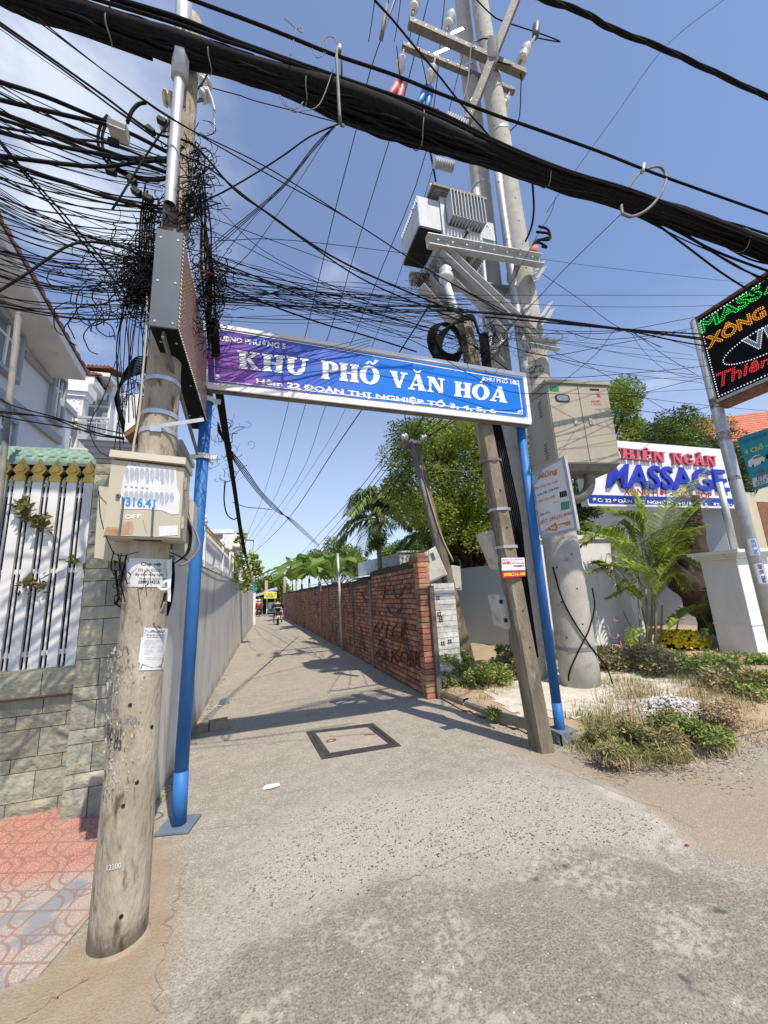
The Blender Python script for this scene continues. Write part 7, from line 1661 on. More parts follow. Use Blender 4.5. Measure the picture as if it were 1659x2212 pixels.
W_=[((975,1488),.30,3000,'weed_green','green weed bush at the foot of the white painted return wall',600),((1005,1472),.24,2200,'leaf_mid','leafy climber bush against the white return wall',200),((1060,1490),.36,3400,'weed_green','low green bush left of the old square pole',900),((1105,1480),.34,2600,'weed','yellowish weed bush growing before the grey-green wall',500),((1095,1460),.16,900,'weed_green','tall sprig standing in front of the grey-green wall',0),
 ((1340,1450),.60,4200,'weed','olive weed mass right of the thick concrete pole',1800),((1420,1460),.62,4600,'weed','olive weed mass below the areca palm',2200),((1490,1455),.50,3600,'weed_green','olive weed mass below the yellow flowers',1200),((1550,1470),.46,4200,'weed_green','rounded green shrub before the planter',500),((1560,1440),.36,2400,'weed_green','green shrub top beside the planter',100),((1600,1500),.45,2800,'weed','straggling weed bush near the right edge of the verge',1500),((1635,1505),.45,2800,'weed_green','green weed patch at the right edge',800),((1650,1440),.30,1400,'weed_green','sprig of leaves at the foot of the white pillar',0),((1315,1420),.30,1500,'weed','brown seeding weed beside the thick concrete pole',900),((1535,1375),.26,1300,'leaf_mid','fern-like shrub behind the yellow flowers',0),((1550,1500),.25,600,'weed_dry','brown dried stub bush below the green shrub',900)]
for i,((u,v),R,n,m,lab,dry) in enumerate(W_): bush(lab,gz(u,v,.06)+Vector((0,0,.02)),R,int(n*(1. if i<5 else .62)),.055,m,100+i,dry=int(dry*.5),flat=.9 if i<5 else .6,h=R*(2.0 if i<2 else 1.1 if i<4 else 3.2 if i==4 else .5))
def grass(name,poly,n,h,m,seed,label,kind='stuff',z=.08,lean=.9):
    rs=np.random.RandomState(seed); P=[]
    g=[(GR(*p,z).x,GR(*p,z).y) for p in poly]; xs=[p[0] for p in g]; ys=[p[1] for p in g]
    X=rs.uniform(min(xs),max(xs),n*6); Y=rs.uniform(min(ys),max(ys),n*6); dens=fbm(X,Y,2.5,seed)+.5; ok=inpoly(X+.45*fbm(X,Y,2.2,seed+3),Y+.45*fbm(X,Y,2.2,seed+4),g)&(dens>rs.rand(n*6)*.9); X=X[ok][:n]; Y=Y[ok][:n]; k=len(X)
    Z=verge_z(X,Y)-.01; a=rs.rand(k)*6.28; L=h*(.4+.9*rs.rand(k)); ln=lean*rs.rand(k)*L; w=.0018+.0022*rs.rand(k)
    B0=np.stack([X,Y,Z],-1); dx=np.stack([np.cos(a),np.sin(a),np.zeros(k)],-1); sx=np.stack([-np.sin(a),np.cos(a),np.zeros(k)],-1)
    M_=B0+dx*ln[:,None]*.35+np.array([0,0,1])*(L*.6)[:,None]; T_=B0+dx*(ln*1.6)[:,None]+np.array([0,0,1])*(L*.92)[:,None]
    V=np.stack([B0-sx*w[:,None],B0+sx*w[:,None],M_+sx*w[:,None],M_-sx*w[:,None],T_+sx*w[:,None]*.2,T_-sx*w[:,None]*.2],1).reshape(-1,3); i0=np.arange(k)*6; F=np.concatenate([np.stack([i0,i0+1,i0+2,i0+3],-1),np.stack([i0+3,i0+2,i0+4,i0+5],-1)])
    o=rawmesh(name,V,F,m,None,(float(X.mean()),float(Y.mean()),.05)); tag(o,label,'grass',kind=kind); return o
grass('grass',[(1215,1560),(1260,1520),(1340,1530),(1480,1540),(1560,1570),(1580,1620),(1500,1650),(1400,1670),(1320,1650),(1250,1620)],1800,.10,'weed',61,'olive grass and weeds growing over the verge edge')
grass('grass',[(1240,1550),(1330,1560),(1420,1580),(1450,1640),(1380,1665),(1280,1630)],900,.12,'weed_green',64,'greener grass tufts at the front of the verge')
grass('dry_grass',[(1225,1580),(1500,1520),(1659,1500),(1659,1590),(1560,1640),(1300,1660)],1800,.07,'weed_dry',62,'dry straw-coloured grass on the verge')
grass('dry_grass',[(960,1470),(1100,1450),(1140,1500),(1040,1520),(970,1500)],1200,.09,'weed_dry',63,'dry litter and grass under the bush by the old pole')
grass('grass',[(1300,1480),(1460,1470),(1640,1490),(1659,1540),(1540,1545),(1440,1510),(1330,1520)],1700,.12,'weed',66,'mixed weeds between gravel and bushes')
for i,(u,v,R,m,lab) in enumerate(((1440,1620,.20,'weed','sprawling olive weed at the front edge of the verge'),(1330,1635,.16,'weed','thin grey-green weed at the front of the verge near the blue post'),(1430,1570,.18,'weed','low feathery weed just below the gravel pile'),(1560,1560,.20,'weed_dry','dry brown weed right of the gravel pile'),(1500,1590,.21,'weed_green','bright green low bush in the verge grass right of centre'),(1545,1612,.18,'weed_green','small green bush at the right end of the verge grass'),(1290,1600,.15,'weed','small olive bush beside the right blue post footing'),(1370,1600,.20,'weed','olive grass clump in the middle of the verge'),(1068,1545,.10,'weed_green','tiny leafy weed on the kerb left of the old square pole'))): bush(lab,gz(u,v,.08),R,int(2600*R*R/.07+200),.034,m,300+i,dry=int(350*R),flat=.8,h=R*.7)
# sparse seed stems before the big pole
r=random.Random(33); b=B()
for k in range(60):
    p=gz(r.uniform(1290,1400),r.uniform(1530,1600),.06); h=r.uniform(.15,.42); q=p+Vector((r.uniform(-.06,.06),r.uniform(-.05,.05),h)); b.tube([p,p.lerp(q,.6)+Vector((r.uniform(-.02,.02),0,0)),q],.0025,3)
    for j in range(4): s=p.lerp(q,.5+.5*r.random()); b.ball(s+Vector((r.uniform(-.02,.02),0,0)),.006,4)
tag(b.build('seed_stems','weed_dry'),'thin dry seed stems before the thick concrete pole','weeds',kind='stuff')
# gravel pile
r=random.Random(44); b=B(); c=gz(1455,1535,.1)
for k in range(1500):
    a=r.random()*6.28; q=r.random()**.6; x=math.cos(a)*q*.50; y=math.sin(a)*q*.26; h=.17*(1-q)**.8; p=Vector((c.x+x,c.y+y,verge_z(np.array([c.x+x]),np.array([c.y+y]))[0]+h*r.uniform(.3,1.)))
    s=.009+r.random()*.014; vs=[p+Vector((dx*s*r.uniform(.6,1.3),dy*s*r.uniform(.6,1.3),dz*s*r.uniform(.6,1.2))) for dx,dy,dz in ((1,0,0),(0,1,0),(-1,0,0),(0,-1,0),(0,0,1),(0,0,-1))]; b.add(vs,[(0,1,4),(1,2,4),(2,3,4),(3,0,4),(1,0,5),(2,1,5),(3,2,5),(0,3,5)])
tag(b.build('gravel_pile','gravel',fix=False),'pile of white chalky gravel heaped on the verge','gravel pile',kind='stuff')
# leaf litter on verge and along kerb
def scatter(name,poly,n,size,m,seed,label,z=.03,vz=False):
    rs=np.random.RandomState(seed); g=[(GR(*p).x,GR(*p).y) for p in poly]; xs=[p[0] for p in g]; ys=[p[1] for p in g]; X=rs.uniform(min(xs),max(xs),n*4); Y=rs.uniform(min(ys),max(ys),n*4); ok=inpoly(X,Y,g); X=X[ok][:n]; Y=Y[ok][:n]; k=len(X); Z=(verge_z(X,Y) if vz else np.full(k,.003))+.004
    a=rs.rand(k)*6.28; s=size*(.4+rs.rand(k)); P=np.stack([X,Y,Z],-1); u=np.stack([np.cos(a),np.sin(a),rs.normal(size=k)*.25],-1)*s[:,None]; v=np.stack([-np.sin(a),np.cos(a),rs.normal(size=k)*.3],-1)*s[:,None]*.45; up=np.array([0,0,1])*(s*.12)[:,None]
    V=np.stack([P-u,P-v+up,P+u,P+v+up],1).reshape(-1,3); o=rawmesh(name,V,np.arange(k*4).reshape(-1,4),m,None,(float(X.mean()),float(Y.mean()),0)); tag(o,label,'litter',kind='stuff')
scatter('fallen_leaves',[(1230,1640),(1400,1670),(1560,1640),(1659,1560),(1659,1720),(1500,1700),(1300,1690)],170,.012,'weed_dry',71,'dry fallen leaves on the verge edge',vz=True)
scatter('fallen_leaves',[(940,1500),(1000,1500),(1180,1600),(1150,1630),(1040,1570)],500,.016,'weed_dry',72,'dry leaves in the gutter beside the kerb')
# pebbles
def pebbles(name,poly,n,s0,s1,m,seed,label,vz):
    r=random.Random(seed); b=B(); g=[(GR(*p).x,GR(*p).y) for p in poly]; xs=[p[0] for p in g]; ys=[p[1] for p in g]; c=0
    while c<n:
        x,y=r.uniform(min(xs),max(xs)),r.uniform(min(ys),max(ys))
        if not inpoly(np.array([x]),np.array([y]),g)[0]: continue
        c+=1; s=r.uniform(s0,s1); z=verge_z(np.array([x]),np.array([y]))[0] if vz else .0; p=Vector((x,y,z+s*.3)); vs=[p+Vector((dx*s*r.uniform(.6,1.3),dy*s*r.uniform(.6,1.3),dz*s*.6)) for dx,dy,dz in ((1,0,0),(0,1,0),(-1,0,0),(0,-1,0),(0,0,1),(0,0,-1))]; b.add(vs,[(0,1,4),(1,2,4),(2,3,4),(3,0,4),(1,0,5),(2,1,5),(3,2,5),(0,3,5)])
    tag(b.build(name,m,fix=False),label,'pebbles',kind='stuff')
pebbles('pebbles',[(1220,1620),(1420,1660),(1659,1600),(1659,1740),(1480,1700),(1280,1680)],220,.004,.012,'earth',81,'brown pebbles and clods on the verge edge',True)
pebbles('pebbles',[(560,2000),(1400,1850),(1440,1760),(1100,1700),(700,1800)],260,.003,.007,'joint',82,'tiny dark stones loose on the worn concrete',False)
pebbles('pebbles',[(400,2212),(1659,2212),(1659,1900),(900,1930)],160,.002,.005,'gravel',83,'tiny pale grit on the asphalt',False)
# plants growing through the white slat fence
def sprig(label,u,v,Y,R,n,m,seed):
    c=PT(u,v,Y); t=thing('creeper',c,label,'plant'); r=random.Random(seed); b=B(); C=[]
    for k in range(5): q=c+Vector((r.uniform(-R,R),r.uniform(-.03,.05),r.uniform(-R,R))); C.append(q); b.tube([c+Vector((0,.1,-R*.3)),c.lerp(q,.5),q],[.006,.005,.003],4)
    b.build('stem','bark_grey',t); leafmesh('leaves',C,[R*.42]*5,n,.07,m,t,seed=seed,asp=.6)
mat('leaf_bronze',(.16,.12,.03),(.10,.14,.03),3,.5,island=.35,trans=.2)
for a in (('bronze-green creeper hanging through the top of the slat fence',55,1095,4.14,.08,60,'leaf_bronze',1),('creeper leaves trailing down the second white slat',78,1125,4.14,.07,45,'leaf_bronze',2),('green leaves sprouting midway through the slat fence',75,1255,4.14,.09,36,'leaf_bronze',3),('small leaf pair near the right end of the slat fence',160,1210,4.14,.04,9,'leaf_mid',4),('small leaf sprig beside the stone pillar edge',190,1238,4.12,.035,8,'leaf_mid',5)): sprig(*a)
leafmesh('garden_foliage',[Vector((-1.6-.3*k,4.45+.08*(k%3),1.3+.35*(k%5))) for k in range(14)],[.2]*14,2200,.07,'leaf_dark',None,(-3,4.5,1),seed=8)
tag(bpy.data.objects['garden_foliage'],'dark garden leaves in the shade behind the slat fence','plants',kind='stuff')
# vines on the far fence
vn=thing('fence_vine',(-.8,14,2.3),'green vine hanging over the picket fence near the dome lamp','vine'); r=random.Random(90); b=B(); C=[]
for pts,Y in ([(502,1195),(520,1215),(532,1250),(528,1275)],15),([(506,1215),(504,1240),(503,1262)],13),([(520,1185),(521,1165),(523,1152)],14),([(540,1200),(552,1215),(556,1230),(558,1242)],15):
    P=crom([PT(*p,Y) for p in pts],5); b.tube(P,.012,4); C+=P
b.build('stem','weed_green',vn); leafmesh('leaves',C,[.12]*len(C),520,.16,'leaf_bright',vn,seed=91,asp=.75)
leafmesh('leaves',[PT(505,1205,14),PT(515,1212,15),PT(528,1240,18),PT(536,1262,20),PT(510,1195,14)],[.25,.3,.3,.3,.2],520,.13,'leaf_mid',vn,seed=92)
# ------------------------------------------------------------------ overhead cables
def wire(pts,Y0,Y1,r,label,group,m='cable',name='overhead_cable',k=6,n=5,inv=False,cat='cable'):
    """one cable through picked points; its distance runs from Y0 to Y1 along its length"""
    r=r*(.62 if r<.0075 else .78 if r<.012 else .86)
    L=[0]
    for i in range(1,len(pts)): L.append(L[-1]+math.hypot(pts[i][0]-pts[i-1][0],pts[i][1]-pts[i-1][1]))
    T=L[-1] or 1; P=[]
    for p,l in zip(pts,L):
        t=l/T; Y=(1/((1-t)/Y0+t/Y1)) if inv else Y0+(Y1-Y0)*t; P.append(PT(p[0],p[1],Y))
    o=B().tube(crom(P,k),r,n).build(name,m); return tag(o,label,cat,group)
# the great bundle: one body of lashed strands
up=[(-40,-80),(60,-30),(146,2),(208,17),(288,45),(378,69),(469,101),(549,128),(640,153),(733,181),(826,215),(930,260),(1000,292),(1083,323),(1125,340),(1187,365),(1326,410),(1395,428),(1500,458),(1569,488),(1700,535)]
lo=[(-40,-15),(0,8),(115,50),(208,80),(295,104),(378,134),(469,156),(549,180),(635,208),(733,257),(826,288),(930,323),(1000,340),(1083,368),(1125,382),(1187,403),(1326,444),(1395,469),(1465,493),(1569,528),(1700,578)]
def cen(x): u=np.interp(x,[p[0] for p in up],[p[1] for p in up]); l=np.interp(x,[p[0] for p in lo],[p[1] for p in lo]); return (u+l)/2,(l-u)/2
bu=thing('cable_bundle',PT(800,250,2.45),'massive black bundle of lashed telecom cables sweeping across the top','cable bundle')
r=random.Random(50); xs_=list(range(-40,1701,58)); core=B(); P=[];R=[]
for x in xs_:
    v,h=cen(x); p=PT(x,v,2.45); q=PT(x,v-h,2.45); P.append(p); R.append((q-p).length*.72)
core.tube(P,R,12,sq=.7); core.build('bundle_core','cable',bu)
b=B()
for s in range(54):
    a=r.uniform(0,6.28); tw=r.uniform(-.5,.5); pts=[]
    for i,x in enumerate(xs_):
        v,h=cen(x); rad=R[i]*1.04; aa=a+tw*math.sin(i*.5+s)+.25*r.uniform(-1,1); out=1.0+(.25*r.random() if r.random()<.2 else 0); p=P[i]+Vector((0,math.cos(aa)*rad*.62*out,math.sin(aa)*rad*.88*out)); pts.append(p)
    b.tube(crom(pts,3),r.choice((.010,.013,.016,.008)),5)
b.build('strands','cable',bu)
for x in (455,660,1180,1600,240,905):
    v,h=cen(x); i=min(range(len(xs_)),key=lambda k:abs(xs_[k]-x)); c=PT(x,v,2.45); rad=R[i]*1.12; B().tube([c+Vector((.01*math.sin(3*a),math.cos(a)*rad*.8,math.sin(a)*rad*1.12)) for a in np.linspace(0,6.283,17)],.005,5).build('lashing_wire','cable_grey',bu)
bu2=[[(236,-6),(382,38),(480,78),(549,104),(733,168),(930,236),(1083,311),(1222,368),(1361,410),(1500,462),(1700,530)],[(180,-10),(378,50),(480,86),(560,112),(733,174),(930,244),(1083,316),(1222,371),(1361,414),(1500,466),(1700,545)]]
G_='messenger and secondary cables running with the bundle'
for i,p in enumerate(bu2): wire(p,2.35,2.35,.022 if i==0 else .015,'thick black cable running just above the big bundle',G_)
wire([(400,-8),(417,0),(549,49),(635,83),(722,118),(847,160),(948,201),(1083,253),(1125,267),(1291,326),(1430,380),(1700,476)],2.3,2.3,.016,'black messenger cable well above the bundle carrying the hanger clip',None)
wire([(110,-20),(300,40),(400,72),(549,120)],2.4,2.4,.012,'thin cable merging into the bundle from the upper left',G_); wire([(0,-2),(60,28),(208,84),(330,128)],2.5,2.5,.014,'cable leaving the underside of the bundle at upper left',None)
wire([(560,175),(680,225),(740,262),(850,300),(950,326),(1060,352)],2.4,2.4,.007,'thin grey-black strand sagging below the bundle',G_); wire([(930,316),(1090,372),(1180,402),(1300,420)],2.4,2.4,.007,'thin strand drooping at the bundle before the tall poles',None)
for i,(p) in enumerate(([(1326,440),(1465,512),(1569,560),(1700,640)],[(1395,465),(1500,520),(1600,580),(1700,620)],[(1440,480),(1540,540),(1700,600)],[(1500,490),(1600,535),(1700,570)],[(1380,455),(1480,530),(1560,590),(1640,640)],[(1470,462),(1580,482),(1700,520)],[(1460,490),(1570,520),(1700,590)],[(1420,470),(1520,505),(1620,560),(1700,575)])): wire(p,2.5,2.6,.009+.004*(i%3),'black strand fanning out of the bundle toward the right edge','strands leaving the bundle at the right')
# twisted power cable top right
tc_=[(1120,-30),(1170,-4),(1257,26),(1326,64),(1430,104),(1534,152),(1659,210),(1740,245)]; P=crom([PT(u,v,2.2) for u,v in tc_],10); n=len(P)
tw_=thing('twisted_cable',P[0],'thick twisted black power cable crossing the top right corner','cable')
for s in range(3):
    q=[p+Vector((0,.014*math.cos(i*.30+s*2.09),.014*math.sin(i*.30+s*2.09))) for i,p in enumerate(P)]; B().tube(q,.017,7).build('strand','cable',tw_)
# hangers
hg=thing('cable_hanger',PT(732,190,2.4),'long grey hanger clip hooked over the messenger cable beneath the sky','hanger'); B().tube(crom([PT(732,103,2.28),PT(727,115,2.2),PT(730,180,2.15),PT(735,262,2.15),PT(742,272,2.3)]),.012,7).tube([PT(738,112,2.4),PT(738,170,2.5)],.009,6).build('strap','galv_dark',hg); B().tube([PT(733,100,2.28),PT(733,112,2.28)],.02,8).build('clip_head','steel_band',hg)
hg=thing('cable_ring',PT(1390,415,2.4),'large grey ring hanging round the bundle at right','hanger'); c=PT(1392,413,2.4)
ringp=[(1345,463),(1343,440),(1358,405),(1385,372),(1422,360),(1438,378),(1436,400),(1420,430),(1395,455),(1365,468),(1345,463)]
B().tube(crom([PT(u,v,2.15 if i in (6,7,8,9,10,0) else 2.45) for i,(u,v) in enumerate(ringp)],4),.013,8).build('ring','galv_dark',hg); B().tube([PT(1391,355,2.3),PT(1387,372,2.3)],.02,8).build('clip','steel_band',hg)
# wire loops on the messenger
b=B()
for pts in ([(615,40),(640,62),(652,70),(650,60),(643,62)],[(640,60),(632,100),(628,120)],[(700,80),(705,110),(685,125),(675,105)],[(700,115),(695,95),(705,80),(722,82),(728,95)],[(602,205),(615,228),(640,235),(655,220)],[(605,205),(630,240),(650,240),(690,225),(720,150)]): b.tube(crom([PT(u,v,2.3) for u,v in pts]),.004,4)
tag(b.build('binding_wire','cable_grey'),'loose binding wire curls tied on the messenger cable','wire')
# cables at upper left running into the left pole
def L(label,*ps,**k):
    g=k.pop('group',None)
    for i,(pts,r_) in enumerate(ps): wire(pts,k.get('a',2.3),k.get('b',2.7),r_,label,g)
c1_=lambda *p:[(x*.3472,y*.3472) for x,y in p]
L('pair of thin twisted cables slanting down across the left pole from the upper left',(c1_((0,140),(300,350),(650,600),(950,820),(1200,900),(1450,1170),(1659,1320),(2150,1640),(2950,1990)),.010),(c1_((-40,130),(400,440),(730,690),(1060,920),(1320,1060),(1550,1240),(1900,1500),(2300,1760),(2900,2010)),.008),group='twisted pair at upper left')
L('straight cable running from the upper left corner down to the right past the pole',(c1_((130,60),(300,180),(1000,690),(1659,1080),(2150,1350),(2620,1650),(3150,1960)),.007),(c1_((230,110),(700,480),(1100,760),(1659,1040),(2200,1380),(2700,1700),(3150,1940)),.007),group='straight pair crossing before the left pole',b=2.35)
L('thin line slanting from the left edge towards the crossing',(c1_((-20,165),(340,420),(740,690),(940,830)),.004))
L('thick black feeder cable sweeping in from the left to the pole top',(c1_((-60,480),(0,510),(280,600),(620,740),(700,755)),.016),(c1_((-60,590),(0,620),(400,715),(740,800),(1050,950)),.016),(c1_((-60,680),(0,700),(400,850),(660,940),(1060,1080)),.017),(c1_((-60,715),(0,740),(350,850),(640,970),(1050,1010)),.012),(c1_((-60,790),(0,820),(300,895),(640,960),(850,985),(1060,985)),.015),(c1_((-60,770),(0,790),(400,860),(700,900),(1040,1040)),.010),(c1_((-60,960),(0,970),(400,1020),(640,1035),(850,1010),(1060,990)),.015),(c1_((-60,980),(0,1000),(300,1100),(650,1220),(960,1310)),.013),group='feeder cables sweeping in from the left',b=2.6)
L('black cable diagonal rising to the right across the left pole',(c1_((700,1300),(1000,830),(1240,540),(1300,440)),.009))
L('paired thin cables dropping diagonally from the left edge',(c1_((0,890),(150,1080),(350,1310),(640,1659),(760,1800)),.008),(c1_((-20,850),(150,1060),(360,1290),(660,1640)),.008),group='diagonal pair at the left edge')
# generated fan of service cables to the left
r=random.Random(71)
for i in range(58):
    y0=r.uniform(360,660); y1=490+ (y0-360)*.60+r.uniform(-30,40); x1=r.choice((330,318,300,345)); sag=r.uniform(6,30); x0=-20
    pts=[(x0,y0)]+[(x0+(x1-x0)*t,y0+(y1-y0)*t+sag*4*t*(1-t)+r.uniform(-3,3)) for t in (.25,.5,.75)]+[(x1,y1)]
    wire(pts,2.2+r.random()*.3,2.7,r.choice((.0035,.004,.005,.006)),'thin black service cable in the dense fan left of the left pole','service cables fanning left from the pole')
wire([(-20,640),(60,590),(140,535),(190,523),(240,528),(290,545),(330,575)],2.3,2.6,.010,'thick cable arching over the fan left of the pole',None)
for i,p in enumerate(([(0,870-9),(30,877),(130,905),(210,935),(268,946)],[(0,893),(30,897),(110,905),(200,940),(268,950)],[(0,900),(60,912),(170,930),(268,952)],[(0,890),(100,903),(180,920),(262,938)])): wire([(u,v-2) if i else (u,v) for u,v in p],2.9,2.75,.007,'black cable strung low across the villa to the splice box','low cables across the villa')
# closure, coils at upper left
bx=thing('splice_closure',PT(250,265,2.45),'grey-green splice closure hanging among cables left of the pole top','splice closure'); q=[PT(*p,2.45) for p in ((230,267),(270,282),(272,262),(232,252))]; B().slab(q,(0,.10,0)).build('case','box_grey',bx)
b=B()
for rad,cx,cy in ((95,330,300),(88,330,302)):
    pts=[(cx-rad*math.cos(a)*1.25,cy+rad*math.sin(a)*.95) for a in np.linspace(-.6,1.9,14)]; b.tube(crom([PT(u,v,2.6) for u,v in pts],3),.010,5)
b.tube(crom([PT(u,v,2.5) for u,v in ((275,265),(285,240),(300,225),(315,222))]),.012,6)
cl_=thing('cable_coil',PT(230,330,2.6),'coil of black cable with splitter blocks left of the pole','cable coil'); b.build('coil','cable',cl_)
for (u,v) in ((245,308),(240,370),(285,390),(325,282),(350,262),(295,415),(320,428)): B().box((-.03,-.02,-.018),(.03,.02,.018),R=Matrix.Rotation(r.random(),3,'Y'),o=PT(u,v,2.55)).build('splitter','dark',cl_)
# spool insulators on the left pole
for i,(u,v,du,dv,Y) in enumerate(((352,210,22,8,2.7),(345,268,22,6,2.65),(452,178,-24,6,2.85),(450,205,-24,5,2.85))):
    t=thing('spool_rack',PT(u,v,Y),('left upper','left lower','right upper','right lower')[i]+' porcelain spool insulator bracket on the left pole','insulator'); p=PT(u,v,Y); d=(PT(u+du,v+dv,Y)-p).normalized(); B().lathe(p,[(.03,0),(.055,.01),(.055,.03),(.035,.04),(.055,.05),(.055,.07),(.03,.08)],d,12).build('spool','insulator' if i!=0 else 'cream',t); B().bar(p-Vector((0,0,.04))+d*.02,p-Vector((0,0,.04))+d*.22,.02).build('bracket','galv_dark',t)
wire([(455,225),(462,250),(463,290),(455,330),(450,350)],2.8,2.7,.004,'pale thread with connector hanging right of the pole top',None,'white'); wire([(448,190),(458,215),(464,240)],2.8,2.75,.014,'white wrapped cable sleeve right of the pole top',None,'insulator')
# tangle around the pole: dense nests
def tangle(label,n,cu,cv,su,sv,Y0,Y1,rad,seed,loop=(15,60),r_=.0035,m='cable'):
    r=random.Random(seed); b=B()
    for k in range(n):
        u=r.gauss(cu,su); v=r.gauss(cv,sv); R_=r.uniform(*loop); Y=r.uniform(Y0,Y1); pts=[]
        if r.random()<.28:
            a0=r.random()*6.28; sp=r.uniform(2.0,5.)*r.choice((-1,1)); ex=r.uniform(.4,1.)
            for j in range(7): a=a0+sp*j/6; pts.append(PT(u+R_*math.cos(a),v+R_*ex*math.sin(a),Y+.05*math.sin(a*2)))
        else:
            th=r.gauss(0,.9) if r.random()<.55 else r.uniform(0,6.28); cv_=r.gauss(0,.45)
            for j in range(6): pts.append(PT(u,v,Y+.03*j*(k%3-1))); u+=R_*.42*math.cos(th); v+=R_*.42*math.sin(th); th+=cv_+r.gauss(0,.35)
        b.tube(crom(pts,3),r_*r.uniform(.4,1.15),4)
    return tag(b.build('cable_tangle',m),label,'cable tangle',kind='stuff')
tangle('dense black tangle of wires on the left flank of the pole',330,310,615,24,38,2.5,2.8,0,81,(8,42)); tangle('looping loose wires spreading left of the pole',110,245,590,45,50,2.4,2.8,0,82,(10,40),.003)
tangle('black tangle of wires on the right flank of the pole',240,447,640,16,50,2.75,3.0,0,83,(6,34)); tangle('wire nest around the pole top below the insulators',60,425,365,16,26,2.6,2.9,0,84,(6,28)); tangle('wires coiled behind the splice box',50,300,860,18,30,2.75,2.95,0,85,(10,34)); tangle('wires under the meter cabinet',26,300,1265,12,35,2.5,2.6,0,86,(6,22),.003)
tangle('thin wires knotted beyond the left blue post',46,480,950,20,40,3.6,3.9,0,87,(5,22),.003); tangle('grey nest of wires low left of the meter cabinet',30,275,1250,16,30,2.6,2.75,0,88,(8,26),.003)
tangle('wires wound at the joint of the old square pole',90,1020,745,26,30,3.4,3.7,0,89,(8,34),.004); tangle('slack wires around the right tangle pole',40,1090,740,60,20,3.4,3.8,0,90,(14,40),.0035)
tangle('rust-brown twine clumped beside the pole tangle',60,428,590,12,40,2.7,2.8,0,93,(4,14),.0025,'rust')
# free loops left of pole
r=random.Random(95); b=B()
for cx,cy,R_ in ((190,700,40),(215,730,34),(170,715,30),(235,700,26),(150,690,36),(200,660,42),(230,640,30),(120,600,18)):
    pts=[PT(cx+R_*math.cos(a)*r.uniform(.8,1.1),cy+R_*1.05*math.sin(a),2.6) for a in np.linspace(r.random()*3,r.random()*3+4.8,10)]; b.tube(crom(pts,4),.0035,4)
tag(b.build('wire_loops','cable'),'big loose wire loops hanging over the villa roof','wire loops')
# vertical runs down both sides of the pole
r=random.Random(97)
for i in range(16):
    x=r.uniform(255,318); top=r.uniform(560,640); bot=r.uniform(820,1010); wire([(x+r.uniform(10,30),top),(x+r.uniform(-6,10),(top+bot)/2-60),(x+r.uniform(-12,8),(top+bot)/2+40),(x+r.uniform(-25,15),bot)],2.65,2.65,.0045,'thin wire hanging from the tangle in front of the villa','wires hanging left of the pole')
for i in range(12):
    x=r.uniform(436,462); top=r.uniform(330,560); wire([(x-8,top),(x,top+70),(x+r.uniform(-4,4),top+170),(452+r.uniform(-6,6),700+r.uniform(-20,60))],2.85,2.9,.009,'black cable running down the right side of the pole','cables strapped down the right of the pole')
for i in range(7): x=300+i*5; wire([(x+14,400+i*12),(x+4,470),(x,560),(x-6,640)],2.62,2.62,.008,'black cable running down the left side of the pole','cables strapped down the left of the pole')
# thick drooping loops by splice box
for i in range(12): wire([(318,770+i*3),(290-i*1.5,775+i*4),(262-i,820+i*3),(258-i*.8,870),(272-i*.5,920+i),(282,955)],2.72,2.72,.007,'black cable drooping in a loop over the splice box','drooping loops over the splice box')
wire([(318,640),(316,720),(309,800),(300,900),(289,960),(286,1010)],2.55,2.4,.008,'beige cord hanging down to the meter cabinet',None,'cable_beige')
wire([(250,780),(222,860),(198,905),(196,940),(215,975),(246,990)],2.6,2.4,.0045,'thin black wire looping left down to the meter cabinet',None)
# cables under meter cabinet and right-hand bunch
for i,p in enumerate(([(296,1175),(280,1190),(268,1230),(266,1265),(275,1290),(300,1312),(332,1316),(350,1308),(357,1280)],[(302,1175),(284,1195),(270,1240),(268,1275),(285,1305),(315,1326),(345,1322),(356,1300)],[(288,1176),(276,1196),(262,1250),(262,1270)])): wire(p,2.52,2.5,.010 if i<2 else .007,'thick cable looping round the pole below the meter cabinet','cable loops below the cabinet','cable_grey' if i==1 else 'cable',k=5)
for i in range(5): wire([(392+i*2,1090),(402+i*2,1120),(410+i,1160),(402+i,1195),(380,1215),(368,1222)],2.6,2.56,.007,'dark cable curving round the grey fuse box','cables round the fuse box')
wire([(400,1100),(412,1130),(425,1155),(430,1185),(405,1215),(385,1222)],2.55,2.55,.009,'outermost cable bulging round the grey fuse box',None,'cable_grey')
for i in range(4): wire([(366+i*2,1200),(368+i*2,1250),(362+i*2,1300),(356+i,1330)],2.72,2.7,.012,'black cable strapped down the right of the left pole','strapped cables right of the notices')
wire([(238,1195),(248,1210),(250,1240),(256,1290),(248,1305)],2.6,2.62,.009,'black cable hanging left of the notices',None)
b=B(); b.tube(crom([PT(u,v,2.35) for u,v in ((352,1262),(360,1255),(366,1268),(352,1274),(340,1266))]),.006,5); tag(b.build('white_tie','white'),'white plastic tie knotted on the cable loop','tie')
bL=B().grid(lambda i,j: PT(*bil([(362,1298),(368,1300),(372,1206),(360,1212)],i/2,j/6),2.5)+Vector((0,.01*math.sin(j*2),0)),2,6).build('torn_strip','paper_white'); tag(bL,'torn white paper strip hanging beside the pole notices','litter')
